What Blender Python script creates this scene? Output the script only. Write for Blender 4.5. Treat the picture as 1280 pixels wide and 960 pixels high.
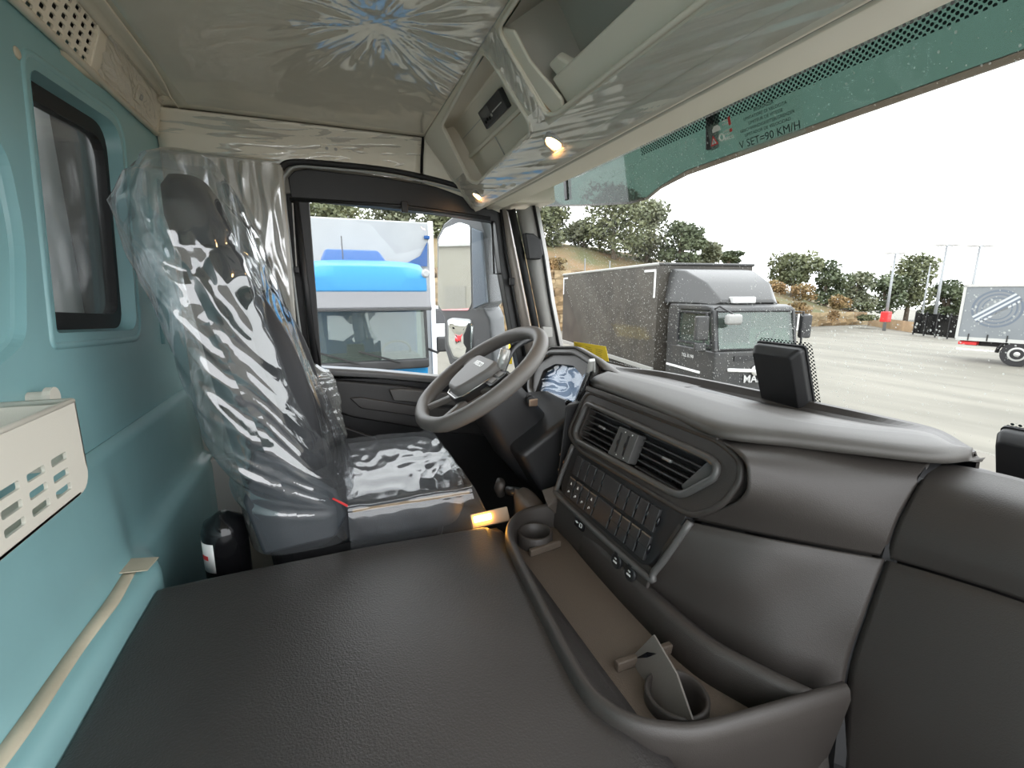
import bpy, bmesh, math, random
from mathutils import Vector, Matrix, noise

random.seed(7)
scene = bpy.context.scene
for _o in list(bpy.data.objects):
    bpy.data.objects.remove(_o, do_unlink=True)

# ------------------------------------------------------------------ camera, sky, exposure
FPX = 580.0
YAW = math.radians(21.4)
PIT = math.radians(11.2)
CAM = Vector((0.76, 0.0, 2.8))
_fh = Vector((-math.cos(YAW), math.sin(YAW), 0))
FWD = (_fh * math.cos(PIT) + Vector((0, 0, -math.sin(PIT)))).normalized()
RGT = Vector((_fh.y, -_fh.x, 0)).normalized()
UPV = RGT.cross(FWD).normalized()
cam_data = bpy.data.cameras.new('camera')
cam_data.sensor_width = 36.0
cam_data.lens = 36.0 * FPX / 1280.0
cam_data.clip_start = 0.01
cam_data.clip_end = 500
cam = bpy.data.objects.new('camera', cam_data)
scene.collection.objects.link(cam)
cam.matrix_world = Matrix((
    (RGT.x, UPV.x, -FWD.x, CAM.x),
    (RGT.y, UPV.y, -FWD.y, CAM.y),
    (RGT.z, UPV.z, -FWD.z, CAM.z),
    (0, 0, 0, 1)))
scene.camera = cam

SKY = 3.7
world = bpy.data.worlds.new('overcast_sky')
scene.world = world
world.use_nodes = True
_nt = world.node_tree
_bg = _nt.nodes['Background']
_bg.inputs['Strength'].default_value = SKY
_tc = _nt.nodes.new('ShaderNodeTexCoord')
_ns = _nt.nodes.new('ShaderNodeTexNoise')
_ns.inputs['Scale'].default_value = 1.6
_ns.inputs['Detail'].default_value = 4
_cr = _nt.nodes.new('ShaderNodeValToRGB')
_cr.color_ramp.elements[0].color = (0.90, 0.94, 1.0, 1)
_cr.color_ramp.elements[1].color = (1.0, 1.0, 1.0, 1)
_nt.links.new(_tc.outputs['Generated'], _ns.inputs['Vector'])
_nt.links.new(_ns.outputs['Fac'], _cr.inputs['Fac'])
_nt.links.new(_cr.outputs['Color'], _bg.inputs['Color'])

vs = scene.view_settings
vs.view_transform = 'Standard'
vs.look = 'None'
vs.exposure = 0.25
vs.gamma = 1.0
vs.use_curve_mapping = False
scene.cycles.max_bounces = 10
scene.cycles.diffuse_bounces = 5
scene.cycles.glossy_bounces = 5
scene.cycles.transparent_max_bounces = 24
scene.cycles.sample_clamp_indirect = 8.0

# ------------------------------------------------------------------ pixel -> place helpers
def ray(px, py):
    return FWD + RGT * ((px - 640.0) / FPX) + UPV * ((480.0 - py) / FPX)

def U(px, py, ax, v):
    d = ray(px, py)
    i = 'xyz'.index(ax)
    return CAM + d * ((v - CAM[i]) / d[i])

def UP(px, py, p0, n):
    d = ray(px, py)
    return CAM + d * ((Vector(p0) - CAM).dot(n) / d.dot(n))

class Frame:
    """a flat working plane: origin, two in-plane axes and the outward normal"""
    def __init__(s, o, eu, ev):
        s.o = Vector(o); s.u = Vector(eu).normalized(); s.v = Vector(ev).normalized()
        s.v = (s.v - s.u * s.v.dot(s.u)).normalized()
        s.n = s.u.cross(s.v).normalized()
    def p(s, a, b, c=0.0):
        return s.o + s.u * a + s.v * b + s.n * c
    def px(s, x, y):
        q = UP(x, y, s.o, s.n) - s.o
        return (q.dot(s.u), q.dot(s.v))

def V(*a):
    return Vector(a)

def lerp(a, b, t):
    return a + (b - a) * t

def smooth(a, b, x):
    t = max(0.0, min(1.0, (x - a) / (b - a)))
    return t * t * (3 - 2 * t)

# ------------------------------------------------------------------ materials
MATS = {}
def mat(name, col, rough=0.5, metal=0.0, spec=0.5, bump=0.0, bscale=200.0, vary=0.0, vscale=4.0,
        col2=None, coat=0.0, coat_rough=0.1, emit=None, estr=0.0, detail=4.0, stretch=None):
    if name in MATS:
        return MATS[name]
    m = bpy.data.materials.new(name)
    m.use_nodes = True
    nt = m.node_tree
    b = nt.nodes['Principled BSDF']
    b.inputs['Base Color'].default_value = (*col, 1)
    b.inputs['Roughness'].default_value = rough
    b.inputs['Metallic'].default_value = metal
    b.inputs['Specular IOR Level'].default_value = spec
    b.inputs['Coat Weight'].default_value = coat
    b.inputs['Coat Roughness'].default_value = coat_rough
    if emit:
        b.inputs['Emission Color'].default_value = (*emit, 1)
        b.inputs['Emission Strength'].default_value = estr
    tc = nt.nodes.new('ShaderNodeTexCoord')
    vec = tc.outputs['Object']
    if stretch:
        mp = nt.nodes.new('ShaderNodeMapping')
        mp.inputs['Scale'].default_value = stretch
        nt.links.new(vec, mp.inputs['Vector'])
        vec = mp.outputs['Vector']
    if vary > 0 or col2:
        n = nt.nodes.new('ShaderNodeTexNoise')
        n.inputs['Scale'].default_value = vscale
        n.inputs['Detail'].default_value = detail
        nt.links.new(vec, n.inputs['Vector'])
        r = nt.nodes.new('ShaderNodeValToRGB')
        c2 = col2 if col2 else tuple(max(0, c * (1 - vary)) for c in col)
        r.color_ramp.elements[0].position = 0.35
        r.color_ramp.elements[1].position = 0.65
        r.color_ramp.elements[0].color = (*c2, 1)
        r.color_ramp.elements[1].color = (*col, 1)
        nt.links.new(n.outputs['Fac'], r.inputs['Fac'])
        nt.links.new(r.outputs['Color'], b.inputs['Base Color'])
    if bump > 0:
        n = nt.nodes.new('ShaderNodeTexNoise')
        n.inputs['Scale'].default_value = bscale
        n.inputs['Detail'].default_value = 3
        nt.links.new(vec, n.inputs['Vector'])
        bp = nt.nodes.new('ShaderNodeBump')
        bp.inputs['Strength'].default_value = bump
        bp.inputs['Distance'].default_value = 0.002
        nt.links.new(n.outputs['Fac'], bp.inputs['Height'])
        nt.links.new(bp.outputs['Normal'], b.inputs['Normal'])
    MATS[name] = m
    return m

def clear_mat(name, tint=(1, 1, 1), gloss=0.06, rough=0.0, haze=0.0, haze_col=(1, 1, 1), graze=0.6):
    """thin clear sheet: transparent body, fresnel gloss, optional milky scatter"""
    if name in MATS:
        return MATS[name]
    m = bpy.data.materials.new(name)
    m.use_nodes = True
    nt = m.node_tree
    nt.nodes.clear()
    out = nt.nodes.new('ShaderNodeOutputMaterial')
    tr = nt.nodes.new('ShaderNodeBsdfTransparent')
    tr.inputs['Color'].default_value = (*tint, 1)
    gl = nt.nodes.new('ShaderNodeBsdfGlossy')
    gl.inputs['Roughness'].default_value = rough
    base = tr.outputs[0]
    if haze > 0:
        df = nt.nodes.new('ShaderNodeBsdfDiffuse')
        df.inputs['Color'].default_value = (*haze_col, 1)
        tl = nt.nodes.new('ShaderNodeBsdfTranslucent')
        tl.inputs['Color'].default_value = (*haze_col, 1)
        a = nt.nodes.new('ShaderNodeMixShader')
        a.inputs[0].default_value = 0.5
        nt.links.new(df.outputs[0], a.inputs[1]); nt.links.new(tl.outputs[0], a.inputs[2])
        mx = nt.nodes.new('ShaderNodeMixShader')
        mx.inputs[0].default_value = haze
        nt.links.new(tr.outputs[0], mx.inputs[1]); nt.links.new(a.outputs[0], mx.inputs[2])
        base = mx.outputs[0]
    lw = nt.nodes.new('ShaderNodeLayerWeight')
    lw.inputs['Blend'].default_value = 0.5
    pw = nt.nodes.new('ShaderNodeMath')
    pw.operation = 'POWER'
    pw.inputs[1].default_value = 5.0
    nt.links.new(lw.outputs['Facing'], pw.inputs[0])
    ad = nt.nodes.new('ShaderNodeMath')
    ad.operation = 'MULTIPLY_ADD'
    ad.inputs[1].default_value = graze
    ad.inputs[2].default_value = gloss
    ad.use_clamp = True
    nt.links.new(pw.outputs[0], ad.inputs[0])
    mx2 = nt.nodes.new('ShaderNodeMixShader')
    nt.links.new(ad.outputs[0], mx2.inputs[0])
    nt.links.new(base, mx2.inputs[1]); nt.links.new(gl.outputs[0], mx2.inputs[2])
    nt.links.new(mx2.outputs[0], out.inputs['Surface'])
    MATS[name] = m
    return m

def emit_mat(name, col, strength):
    if name in MATS:
        return MATS[name]
    m = bpy.data.materials.new(name)
    m.use_nodes = True
    nt = m.node_tree
    nt.nodes.clear()
    out = nt.nodes.new('ShaderNodeOutputMaterial')
    e = nt.nodes.new('ShaderNodeEmission')
    e.inputs['Color'].default_value = (*col, 1)
    e.inputs['Strength'].default_value = strength
    nt.links.new(e.outputs[0], out.inputs['Surface'])
    MATS[name] = m
    return m

M_teal = mat('teal_cab_paint', (0.25, 0.455, 0.475), 0.38, vary=0.10, vscale=5, coat=0.15, coat_rough=0.3)
M_sealer = mat('beige_seam_sealer', (0.62, 0.55, 0.42), 0.6, col2=(0.45, 0.40, 0.30), vscale=9, bump=0.3, bscale=90)
M_cream = mat('cream_moulded_plastic', (0.66, 0.63, 0.55), 0.5, bump=0.12, bscale=700)
M_blind = mat('cream_blind_fabric', (0.72, 0.68, 0.57), 0.6, bump=0.1, bscale=900)
M_lining = mat('warm_grey_headlining', (0.82, 0.755, 0.63), 0.75, bump=0.2, bscale=900)
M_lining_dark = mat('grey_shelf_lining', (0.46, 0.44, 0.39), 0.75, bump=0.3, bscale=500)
M_greytrim = mat('mid_grey_trim_plastic', (0.42, 0.41, 0.39), 0.5, bump=0.1, bscale=900)
M_ltrim = mat('light_grey_panel', (0.42, 0.42, 0.40), 0.5, bump=0.1, bscale=700)
M_dash = mat('charcoal_dash_plastic', (0.046, 0.040, 0.036), 0.46, bump=0.22, bscale=650)
M_dashtop = mat('charcoal_pad_plastic', (0.078, 0.072, 0.065), 0.50, bump=0.2, bscale=650)
M_black = mat('black_trim_plastic', (0.017, 0.017, 0.018), 0.45, bump=0.1, bscale=800)
M_gloss = mat('piano_black_screen', (0.010, 0.010, 0.012), 0.08)
M_rubber = mat('black_rubber_seal', (0.012, 0.012, 0.013), 0.6)
M_vinyl = mat('dark_vinyl_tunnel_mat', (0.043, 0.039, 0.037), 0.42, bump=0.6, bscale=300, vary=0.15, vscale=6)
M_mat = mat('ribbed_brown_grey_tray_mat', (0.105, 0.083, 0.064), 0.55, bump=0.5, bscale=500)
M_leather = mat('black_seat_cloth', (0.016, 0.017, 0.020), 0.65, bump=0.3, bscale=500)
M_seat2 = mat('dark_slate_seat_side', (0.030, 0.036, 0.042), 0.55, bump=0.2, bscale=400)
M_wheel = mat('grey_wheel_leather', (0.14, 0.13, 0.12), 0.48, bump=0.25, bscale=700)
M_hub = mat('grey_hub_plastic', (0.19, 0.185, 0.18), 0.5)
M_silver = mat('brushed_silver', (0.62, 0.62, 0.60), 0.3, metal=0.9)
M_chrome = mat('chrome', (0.8, 0.8, 0.8), 0.12, metal=1.0)
M_white = mat('white_print', (0.80, 0.80, 0.78), 0.6)
M_dimprint = mat('pale_grey_print', (0.55, 0.55, 0.53), 0.6)
M_darkprint = mat('dark_print', (0.012, 0.020, 0.018), 0.7)
M_red = mat('red_print', (0.62, 0.03, 0.03), 0.5)
M_yellow = mat('yellow_card', (0.85, 0.62, 0.02), 0.55)
M_carpet = mat('dark_footwell_carpet', (0.015, 0.014, 0.014), 0.9, bump=0.4, bscale=300)
M_boot = mat('brown_grey_leather_boot', (0.065, 0.052, 0.042), 0.6, bump=0.4, bscale=120)
M_glass = clear_mat('clear_window_glass', (0.98, 0.99, 0.985), gloss=0.012, rough=0.0, graze=0.3)
M_truckglass = clear_mat('green_truck_glass', (0.52, 0.62, 0.57), gloss=0.07, rough=0.02, haze=0.07, haze_col=(0.7, 0.8, 0.74))
M_visor = clear_mat('green_tinted_visor', (0.16, 0.22, 0.195), gloss=0.04, rough=0.05, haze=0.12, haze_col=(0.26, 0.32, 0.28))
M_visorlip = clear_mat('brown_grey_visor_lip', (0.22, 0.20, 0.17), gloss=0.05, rough=0.2, haze=0.25, haze_col=(0.22, 0.2, 0.17))
M_film = clear_mat('clear_plastic_film', (0.96, 0.98, 1.0), gloss=0.17, rough=0.07, haze=0.07, haze_col=(0.9, 0.95, 1.0), graze=0.8)
M_film2 = clear_mat('clear_lining_film', (0.98, 0.98, 0.98), gloss=0.26, rough=0.12, haze=0.06, haze_col=(1, 1, 0.97), graze=0.9)
M_bubble = clear_mat('bubble_wrap', (0.90, 0.92, 0.92), gloss=0.16, rough=0.12, haze=0.22, haze_col=(0.85, 0.85, 0.82))
M_drop = clear_mat('rain_water', (0.86, 0.88, 0.86), gloss=0.10, rough=0.05, haze=0.45, haze_col=(0.85, 0.86, 0.82))
M_mirror = mat('mirror_glass', (0.88, 0.90, 0.90), 0.02, metal=1.0)
M_lamp = emit_mat('warm_lamp_lens', (1.0, 0.52, 0.20), 80.0)
M_foot = emit_mat('amber_footwell_lens', (1.0, 0.45, 0.06), 40.0)

# ------------------------------------------------------------------ object helpers
COL = scene.collection
def tag(o, label=None, cat=None, group=None, kind=None):
    if label: o['label'] = label
    if cat: o['category'] = cat
    if group: o['group'] = group
    if kind: o['kind'] = kind
    return o

def empty(name, loc, label=None, cat=None, group=None, kind=None, rz=0.0):
    o = bpy.data.objects.new(name, None)
    o.empty_display_size = 0.05
    COL.objects.link(o)
    o.location = loc
    o.rotation_euler = (0, 0, rz)
    return tag(o, label, cat, group, kind)

def link(name, me, material, parent=None):
    """one mesh object; its data is given in world coordinates"""
    o = bpy.data.objects.new(name, me)
    COL.objects.link(o)
    if material and not me.materials:
        me.materials.append(material)
    if parent is not None:
        o.parent = parent
        r = Matrix.Rotation(parent.rotation_euler.z, 4, 'Z')
        if parent.parent is None:
            o.matrix_parent_inverse = (Matrix.Translation(parent.location) @ r).inverted()
        else:
            o.matrix_parent_inverse = Matrix.Identity(4)
    return o

class MB:
    def __init__(s):
        s.v = []; s.f = []
    def add(s, vs, fs):
        k = len(s.v)
        s.v += [Vector(p) for p in vs]
        s.f += [tuple(i + k for i in f) for f in fs]
        return s
    def box(s, c, size, rot=None):
        c = Vector(c); h = Vector(size) * 0.5
        pts = [Vector((x * h.x, y * h.y, z * h.z)) for x in (-1, 1) for y in (-1, 1) for z in (-1, 1)]
        if rot: pts = [rot @ p for p in pts]
        return s.add([c + p for p in pts], [(0, 1, 3, 2), (4, 6, 7, 5), (0, 4, 5, 1), (2, 3, 7, 6), (0, 2, 6, 4), (1, 5, 7, 3)])
    def fbox(s, fr, a0, a1, b0, b1, c0, c1):
        """box in a working plane, from c0 to c1 along its normal"""
        pts = [fr.p(a, b, c) for a in (a0, a1) for b in (b0, b1) for c in (c0, c1)]
        return s.add(pts, [(0, 1, 3, 2), (4, 6, 7, 5), (0, 4, 5, 1), (2, 3, 7, 6), (0, 2, 6, 4), (1, 5, 7, 3)])
    def prism(s, poly, vec):
        vec = Vector(vec); n = len(poly)
        pts = [Vector(p) for p in poly] + [Vector(p) + vec for p in poly]
        fs = [tuple(range(n - 1, -1, -1)), tuple(range(n, 2 * n))]
        fs += [(i, (i + 1) % n, n + (i + 1) % n, n + i) for i in range(n)]
        return s.add(pts, fs)
    def loft(s, rings, closed=True, cap=True):
        n = len(rings[0]); pts = [p for r in rings for p in r]; fs = []
        for k in range(len(rings) - 1):
            for i in range(n if closed else n - 1):
                j = (i + 1) % n
                fs.append((k * n + i, k * n + j, (k + 1) * n + j, (k + 1) * n + i))
        if cap and closed:
            fs.append(tuple(range(n - 1, -1, -1)))
            fs.append(tuple((len(rings) - 1) * n + i for i in range(n)))
        return s.add(pts, fs)
    def tube(s, path, r, n=10, closed=False, cap=True, flat=1.0, upv=None):
        path = [Vector(p) for p in path]; m = len(path); rings = []
        prev = None
        for i, p in enumerate(path):
            a = path[(i - 1) % m] if (closed or i > 0) else p
            b = path[(i + 1) % m] if (closed or i < m - 1) else p
            t = (b - a).normalized()
            ref = Vector(upv) if upv else (prev if prev else (Vector((0, 0, 1)) if abs(t.z) < 0.9 else Vector((1, 0, 0))))
            e1 = (ref - t * ref.dot(t)).normalized(); e2 = t.cross(e1)
            prev = e1
            rr = r[i] if isinstance(r, (list, tuple)) else r
            rings.append([p + (e1 * math.cos(2 * math.pi * k / n) * flat + e2 * math.sin(2 * math.pi * k / n)) * rr for k in range(n)])
        if closed:
            rings.append(rings[0])
            return s.loft(rings, True, False)
        return s.loft(rings, True, cap)
    def lathe(s, c, axis, prof, n=24, cap=True):
        """prof: (radius, height along axis)"""
        c = Vector(c); ax = Vector(axis).normalized()
        ref = Vector((0, 0, 1)) if abs(ax.z) < 0.9 else Vector((1, 0, 0))
        e1 = (ref - ax * ref.dot(ax)).normalized(); e2 = ax.cross(e1)
        rings = [[c + ax * h + (e1 * math.cos(2 * math.pi * k / n) + e2 * math.sin(2 * math.pi * k / n)) * r for k in range(n)] for r, h in prof]
        return s.loft(rings, True, cap)
    def grid(s, nu, nv, fn):
        pts = [fn(i / nu, j / nv) for j in range(nv + 1) for i in range(nu + 1)]
        fs = [(j * (nu + 1) + i, j * (nu + 1) + i + 1, (j + 1) * (nu + 1) + i + 1, (j + 1) * (nu + 1) + i) for j in range(nv) for i in range(nu)]
        return s.add(pts, fs)
    def mesh(s, name, sm=False):
        me = bpy.data.meshes.new(name)
        me.from_pydata([tuple(p) for p in s.v], [], s.f)
        bm = bmesh.new(); bm.from_mesh(me)
        bmesh.ops.recalc_face_normals(bm, faces=bm.faces)
        bm.to_mesh(me); bm.free()
        if sm:
            me.polygons.foreach_set('use_smooth', [True] * len(me.polygons))
        me.update()
        return me
    def build(s, name, material, parent=None, sm=False, bevel=0.0, seg=2, solid=0.0, off=-1.0):
        o = link(name, s.mesh(name, sm), material, parent)
        if solid:
            q = o.modifiers.new('thickness', 'SOLIDIFY'); q.thickness = solid; q.offset = off
        if bevel:
            q = o.modifiers.new('edge', 'BEVEL'); q.width = bevel; q.segments = seg; q.limit_method = 'ANGLE'; q.angle_limit = math.radians(35)
            if not sm:
                o.data.polygons.foreach_set('use_smooth', [True] * len(o.data.polygons))
                e = o.modifiers.new('smooth', 'WEIGHTED_NORMAL')
        return o

def plate(name, outer, holes, fr, thick, material, parent=None, bevel=0.0):
    """flat plate with real holes in a working plane, its front on the plane"""
    bm = bmesh.new(); edges = []
    for loop in [outer] + list(holes):
        vs_ = [bm.verts.new(fr.p(a, b)) for a, b in loop]
        for i in range(len(vs_)):
            edges.append(bm.edges.new((vs_[i], vs_[(i + 1) % len(vs_)])))
    bmesh.ops.triangle_fill(bm, use_beauty=True, use_dissolve=False, edges=edges)
    ext = bmesh.ops.extrude_face_region(bm, geom=list(bm.faces))
    for g in ext['geom']:
        if isinstance(g, bmesh.types.BMVert):
            g.co -= fr.n * thick
    bmesh.ops.recalc_face_normals(bm, faces=bm.faces)
    me = bpy.data.meshes.new(name); bm.to_mesh(me); bm.free()
    o = link(name, me, material, parent)
    if bevel:
        q = o.modifiers.new('edge', 'BEVEL'); q.width = bevel; q.segments = 2; q.limit_method = 'ANGLE'; q.angle_limit = math.radians(50)
    return o

def rrect(a0, a1, b0, b1, r, n=4):
    pts = []
    for cx, cy, st in ((a1 - r, b1 - r, 0), (a0 + r, b1 - r, 1), (a0 + r, b0 + r, 2), (a1 - r, b0 + r, 3)):
        for k in range(n + 1):
            t = (st + k / n) * math.pi / 2
            pts.append((cx + r * math.cos(t), cy + r * math.sin(t)))
    return pts

def rpoly(poly, r, n=4):
    """round the corners of a 2D polygon"""
    out = []; m = len(poly)
    for i in range(m):
        p = Vector((*poly[i], 0)); a = Vector((*poly[i - 1], 0)); b = Vector((*poly[(i + 1) % m], 0))
        rr = r[i] if isinstance(r, (list, tuple)) else r
        d = min(rr, (a - p).length * 0.45, (b - p).length * 0.45)
        s_ = p + (a - p).normalized() * d; e_ = p + (b - p).normalized() * d
        for k in range(n + 1):
            t = k / n
            q = s_ * (1 - t) ** 2 + p * 2 * t * (1 - t) + e_ * t * t
            out.append((q.x, q.y))
    return out

def crom(pts, t):
    """Catmull-Rom through points, t in 0..1"""
    n = len(pts) - 1
    x = min(max(t, 0), 1) * n; i = min(int(x), n - 1); f = x - i
    p1, p2 = pts[i], pts[i + 1]
    p0 = pts[i - 1] if i > 0 else p1 * 2 - p2
    p3 = pts[i + 2] if i + 2 <= n else p2 * 2 - p1
    return 0.5 * ((2 * p1) + (p2 - p0) * f + (2 * p0 - 5 * p1 + 4 * p2 - p3) * f * f + (3 * p1 - p0 - 3 * p2 + p3) * f ** 3)

def curve(pts, n, closed=False):
    pts = [Vector(p) for p in pts]
    if closed:
        m = len(pts)
        ex = pts[-2:] + pts + pts[:3]
        return [crom(ex, (2 + m * k / n) / (len(ex) - 1)) for k in range(n)]
    return [crom(pts, k / n) for k in range(n + 1)]

def patch(net, nu, nv):
    rows = [[Vector(p) for p in r] for r in net]
    mb = MB()
    def fn(u, v):
        return crom([crom(r, u) for r in rows], v)
    return mb.grid(nu, nv, fn)

def text(body, size, fr, a, b, c, material, name, parent=None, rot=0.0, depth=0.0004, align='CENTER', bold=0.0, shear=0.0):
    cu = bpy.data.curves.new(name, 'FONT')
    cu.body = body; cu.size = size; cu.align_x = align; cu.align_y = 'CENTER'
    cu.extrude = depth; cu.offset = bold; cu.shear = shear; cu.resolution_u = 3
    t = bpy.data.objects.new(name, cu)
    COL.objects.link(t)
    me = bpy.data.meshes.new_from_object(t)
    bpy.data.objects.remove(t, do_unlink=True)
    ro = Matrix.Rotation(rot, 4, 'Z')
    o3 = fr.p(a, b, c)
    mw = Matrix(((fr.u.x, fr.v.x, fr.n.x, o3.x), (fr.u.y, fr.v.y, fr.n.y, o3.y), (fr.u.z, fr.v.z, fr.n.z, o3.z), (0, 0, 0, 1)))
    me.transform(mw @ ro)
    return link(name, me, material, parent)

def disc_pts(c, e1, e2, r, n=20):
    return [c + e1 * (r * math.cos(2 * math.pi * k / n)) + e2 * (r * math.sin(2 * math.pi * k / n)) for k in range(n)]

def nz(x, y, z=0.0):
    return noise.noise(Vector((x, y, z)))

def ridge(x, y, z=0.0):
    return 1.0 - abs(noise.noise(Vector((x, y, z)))) * 2.0

# ================================================================== THE CAB SHELL
WY = -0.44                       # rear wall
FR_WALL = Frame((0, WY, 0), (-1, 0, 0), (0, 0, 1))
DX = -1.05                       # driver's door, inner face
FR_DOOR = Frame((DX, 0, 0), (0, 1, 0), (0, 0, 1))
FLOOR_Z = 1.72

# --- floor and front bulkhead
fl = MB().box((0.0, 0.28, FLOOR_Z - 0.03), (2.3, 1.52, 0.06)).build('floor', M_carpet, None)
tag(fl, 'dark carpeted footwell floor of the cab', 'floor', kind='structure')
bk = MB().box((0.0, 1.12, 2.08), (2.16, 0.04, 0.78)).build('wall_front', M_black)
tag(bk, 'black front bulkhead behind the dashboard', 'wall', kind='structure')

# --- rear wall: pressed teal sheet metal with a window hole and a recessed field
win_px = [(36, 82), (150, 158), (172, 412), (71, 416)]
win = [FR_WALL.px(*p) for p in win_px]
win_loop = rpoly(win, [0.03, 0.075, 0.05, 0.012], 6)
field = [FR_WALL.px(*p) for p in [(-60, 120), (8, 180), (32, 300), (33, 425), (10, 448), (-60, 500)]]
field_loop = rpoly(field, [0.02, 0.05, 0.05, 0.05, 0.03, 0.02], 5)
wr = empty('wall_rear', (0, WY, FLOOR_Z), 'teal painted pressed metal rear wall of the cab', 'wall', kind='structure')
WZ0 = 2.50
plate('pressed_panel', [(-1.06, WZ0), (1.10, WZ0), (1.10, 3.30), (-1.06, 3.30)], [win_loop, field_loop], FR_WALL, 0.004, M_teal, wr, bevel=0.0015)
# recessed field and window reveal
def reveal(loop, fr, depth, taper=0.0):
    mb = MB(); n = len(loop)
    cx = sum(p[0] for p in loop) / n; cy = sum(p[1] for p in loop) / n
    r0 = [fr.p(a, b, 0.0005) for a, b in loop]
    r1 = [fr.p(lerp(a, cx, taper * 0.5), lerp(b, cy, taper * 0.5), -depth * 0.7) for a, b in loop]
    r2 = [fr.p(lerp(a, cx, taper), lerp(b, cy, taper), -depth) for a, b in loop]
    return mb.loft([r0, r1, r2], True, False), r2
mb, r2 = reveal(field_loop, FR_WALL, 0.018, 0.05)
mb.add(r2, [tuple(range(len(r2)))])
mb.build('recessed_field', M_teal, wr, sm=False)
mb, r2 = reveal(win_loop, FR_WALL, 0.035, 0.03)
mb.build('window_reveal', M_teal, wr, sm=True)
# raised pressing round the window and along the corner
def loop_scale(loop, k, dx=0, dy=0):
    n = len(loop); cx = sum(p[0] for p in loop) / n; cy = sum(p[1] for p in loop) / n
    return [(cx + (a - cx) * k + dx, cy + (b - cy) * k + dy) for a, b in loop]
lo = loop_scale(win_loop, 1.10)
MB().tube([FR_WALL.p(a, b, -0.004) for a, b in lo], 0.008, 8, closed=True, flat=1.0).build('pressed_bead', M_teal, wr, sm=True)
for px0, px1 in (((183, 215), (203, 430)), ((197, 225), (215, 440))):
    a = FR_WALL.px(*px0); b = FR_WALL.px(*px1)
    MB().tube([FR_WALL.p(a[0], a[1], -0.003), FR_WALL.p(b[0], b[1], -0.003)], 0.010, 8).build('corner_rib', M_teal, wr, sm=True)
# lower wall: bulges forward to a flange that meets the tunnel mat
def low_sec(x):
    k = 1.0 - smooth(-0.36, -0.27, -x) if False else smooth(-0.40, -0.30, x)
    y1 = lerp(WY + 0.004, -0.412, k); y2 = lerp(WY + 0.02, -0.378, k)
    return [V(x, WY, WZ0 + 0.004), V(x, WY + 0.002, WZ0 - 0.03), V(x, lerp(WY, y1, .55), 2.40), V(x, y1 - 0.004 * k, 2.31),
            V(x, y1 + 0.003, 2.268), V(x, y1 + 0.012, 2.262), V(x, y2, 2.258), V(x, y2 + 0.012, 2.253), V(x, y2 + 0.017, 2.235), V(x, y2 + 0.017, FLOOR_Z)]
xs = [-1.12, -0.9, -0.7, -0.55, -0.45, -0.41, -0.39, -0.37, -0.35, -0.33, -0.31, -0.29, -0.25, -0.1, 0.1, 0.3, 0.6, 1.08]
MB().loft([low_sec(x) for x in xs], closed=False).build('lower_pressing', M_teal, wr, sm=True, solid=0.004)
def strip_sec(x):
    w = 0.004 * nz(x * 9, 3.1)
    return [V(x, -0.404 + w, 2.2655), V(x, -0.402 + w, 2.2690), V(x, -0.384 + w * 1.4, 2.2665), V(x, -0.382 + w * 1.4, 2.2620)]
MB().loft([strip_sec(-0.275 + 0.02 * k) for k in range(64)], closed=False).build('seam_sealer', M_sealer, wr, sm=True, solid=0.002)
a = U(172, 712, 'z', 2.275); b = U(190, 715, 'z', 2.275)
MB().loft([[a + V(-0.06, -0.03 , -0.004), a + V(-0.05, 0.02, -0.006)], [a + V(0.0, -0.03, 0), a + V(0.0, 0.015, -0.004)]], closed=False).build('sealer_patch', M_sealer, wr, solid=0.002)
h = U(123, 717, 'y', -0.418)
MB().lathe(h, (0, 1, 0.25), [(0.0045, -0.004), (0.0045, 0.002), (0.003, 0.003)], 12).build('hole_plug', M_black, wr)
# beige sealer patches above the window
a = FR_WALL.px(75, 62); b = FR_WALL.px(130, 108)
MB().tube([FR_WALL.p(a[0], a[1], 0.0), FR_WALL.p((a[0] + b[0]) / 2, (a[1] + b[1]) / 2 - .004, 0.0), FR_WALL.p(b[0], b[1], 0.0)], 0.008, 8, flat=1.0).build('sealer_bead', M_sealer, wr, sm=True)
a = FR_WALL.px(21, 66)
MB().lathe(FR_WALL.p(*a), (0, 1, 0), [(0.010, 0), (0.008, 0.002), (0.002, 0.003)], 12).build('sealer_dab', M_sealer, wr, sm=True)

# --- rear window
w1 = empty('window_1', FR_WALL.p(*win[2], -0.03), 'narrow black framed rear window in the teal wall', 'window', kind='structure')
inner = loop_scale(win_loop, 0.84, 0.012, 0.0)
FR_WB = Frame((0, WY - 0.028, 0), (-1, 0, 0), (0, 0, 1))
plate('rubber_frame', loop_scale(win_loop, 1.0), [inner], FR_WB, 0.02, M_rubber, w1, bevel=0.003)
n = len(inner)
MB().prism([FR_WB.p(a, b, -0.012) for a, b in loop_scale(inner, 1.04)], (0, -0.005, 0)).build('pane', clear_mat('smoky_rear_glass', (0.86, 0.88, 0.88), gloss=0.06, rough=0.05, haze=0.06), w1)
# the body standing behind the cab, seen through the rear window
rb = empty('rear_superstructure', (-0.6, -0.9, 1.0), 'grey and black superstructure post standing behind the rear window', 'truck body')
MB().box((-0.75, -0.70, 2.5), (0.80, 0.06, 2.6)).build('grey_panel', mat('pale_grey_panel', (0.60, 0.60, 0.58), 0.5), rb)
MB().box((-1.27, -0.65, 2.5), (0.56, 0.10, 2.6)).build('black_post', M_black, rb, bevel=0.02)
MB().box((0.40, -0.72, 2.4), (1.5, 0.06, 2.4)).build('dark_bulkhead', M_black, rb)

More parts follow.
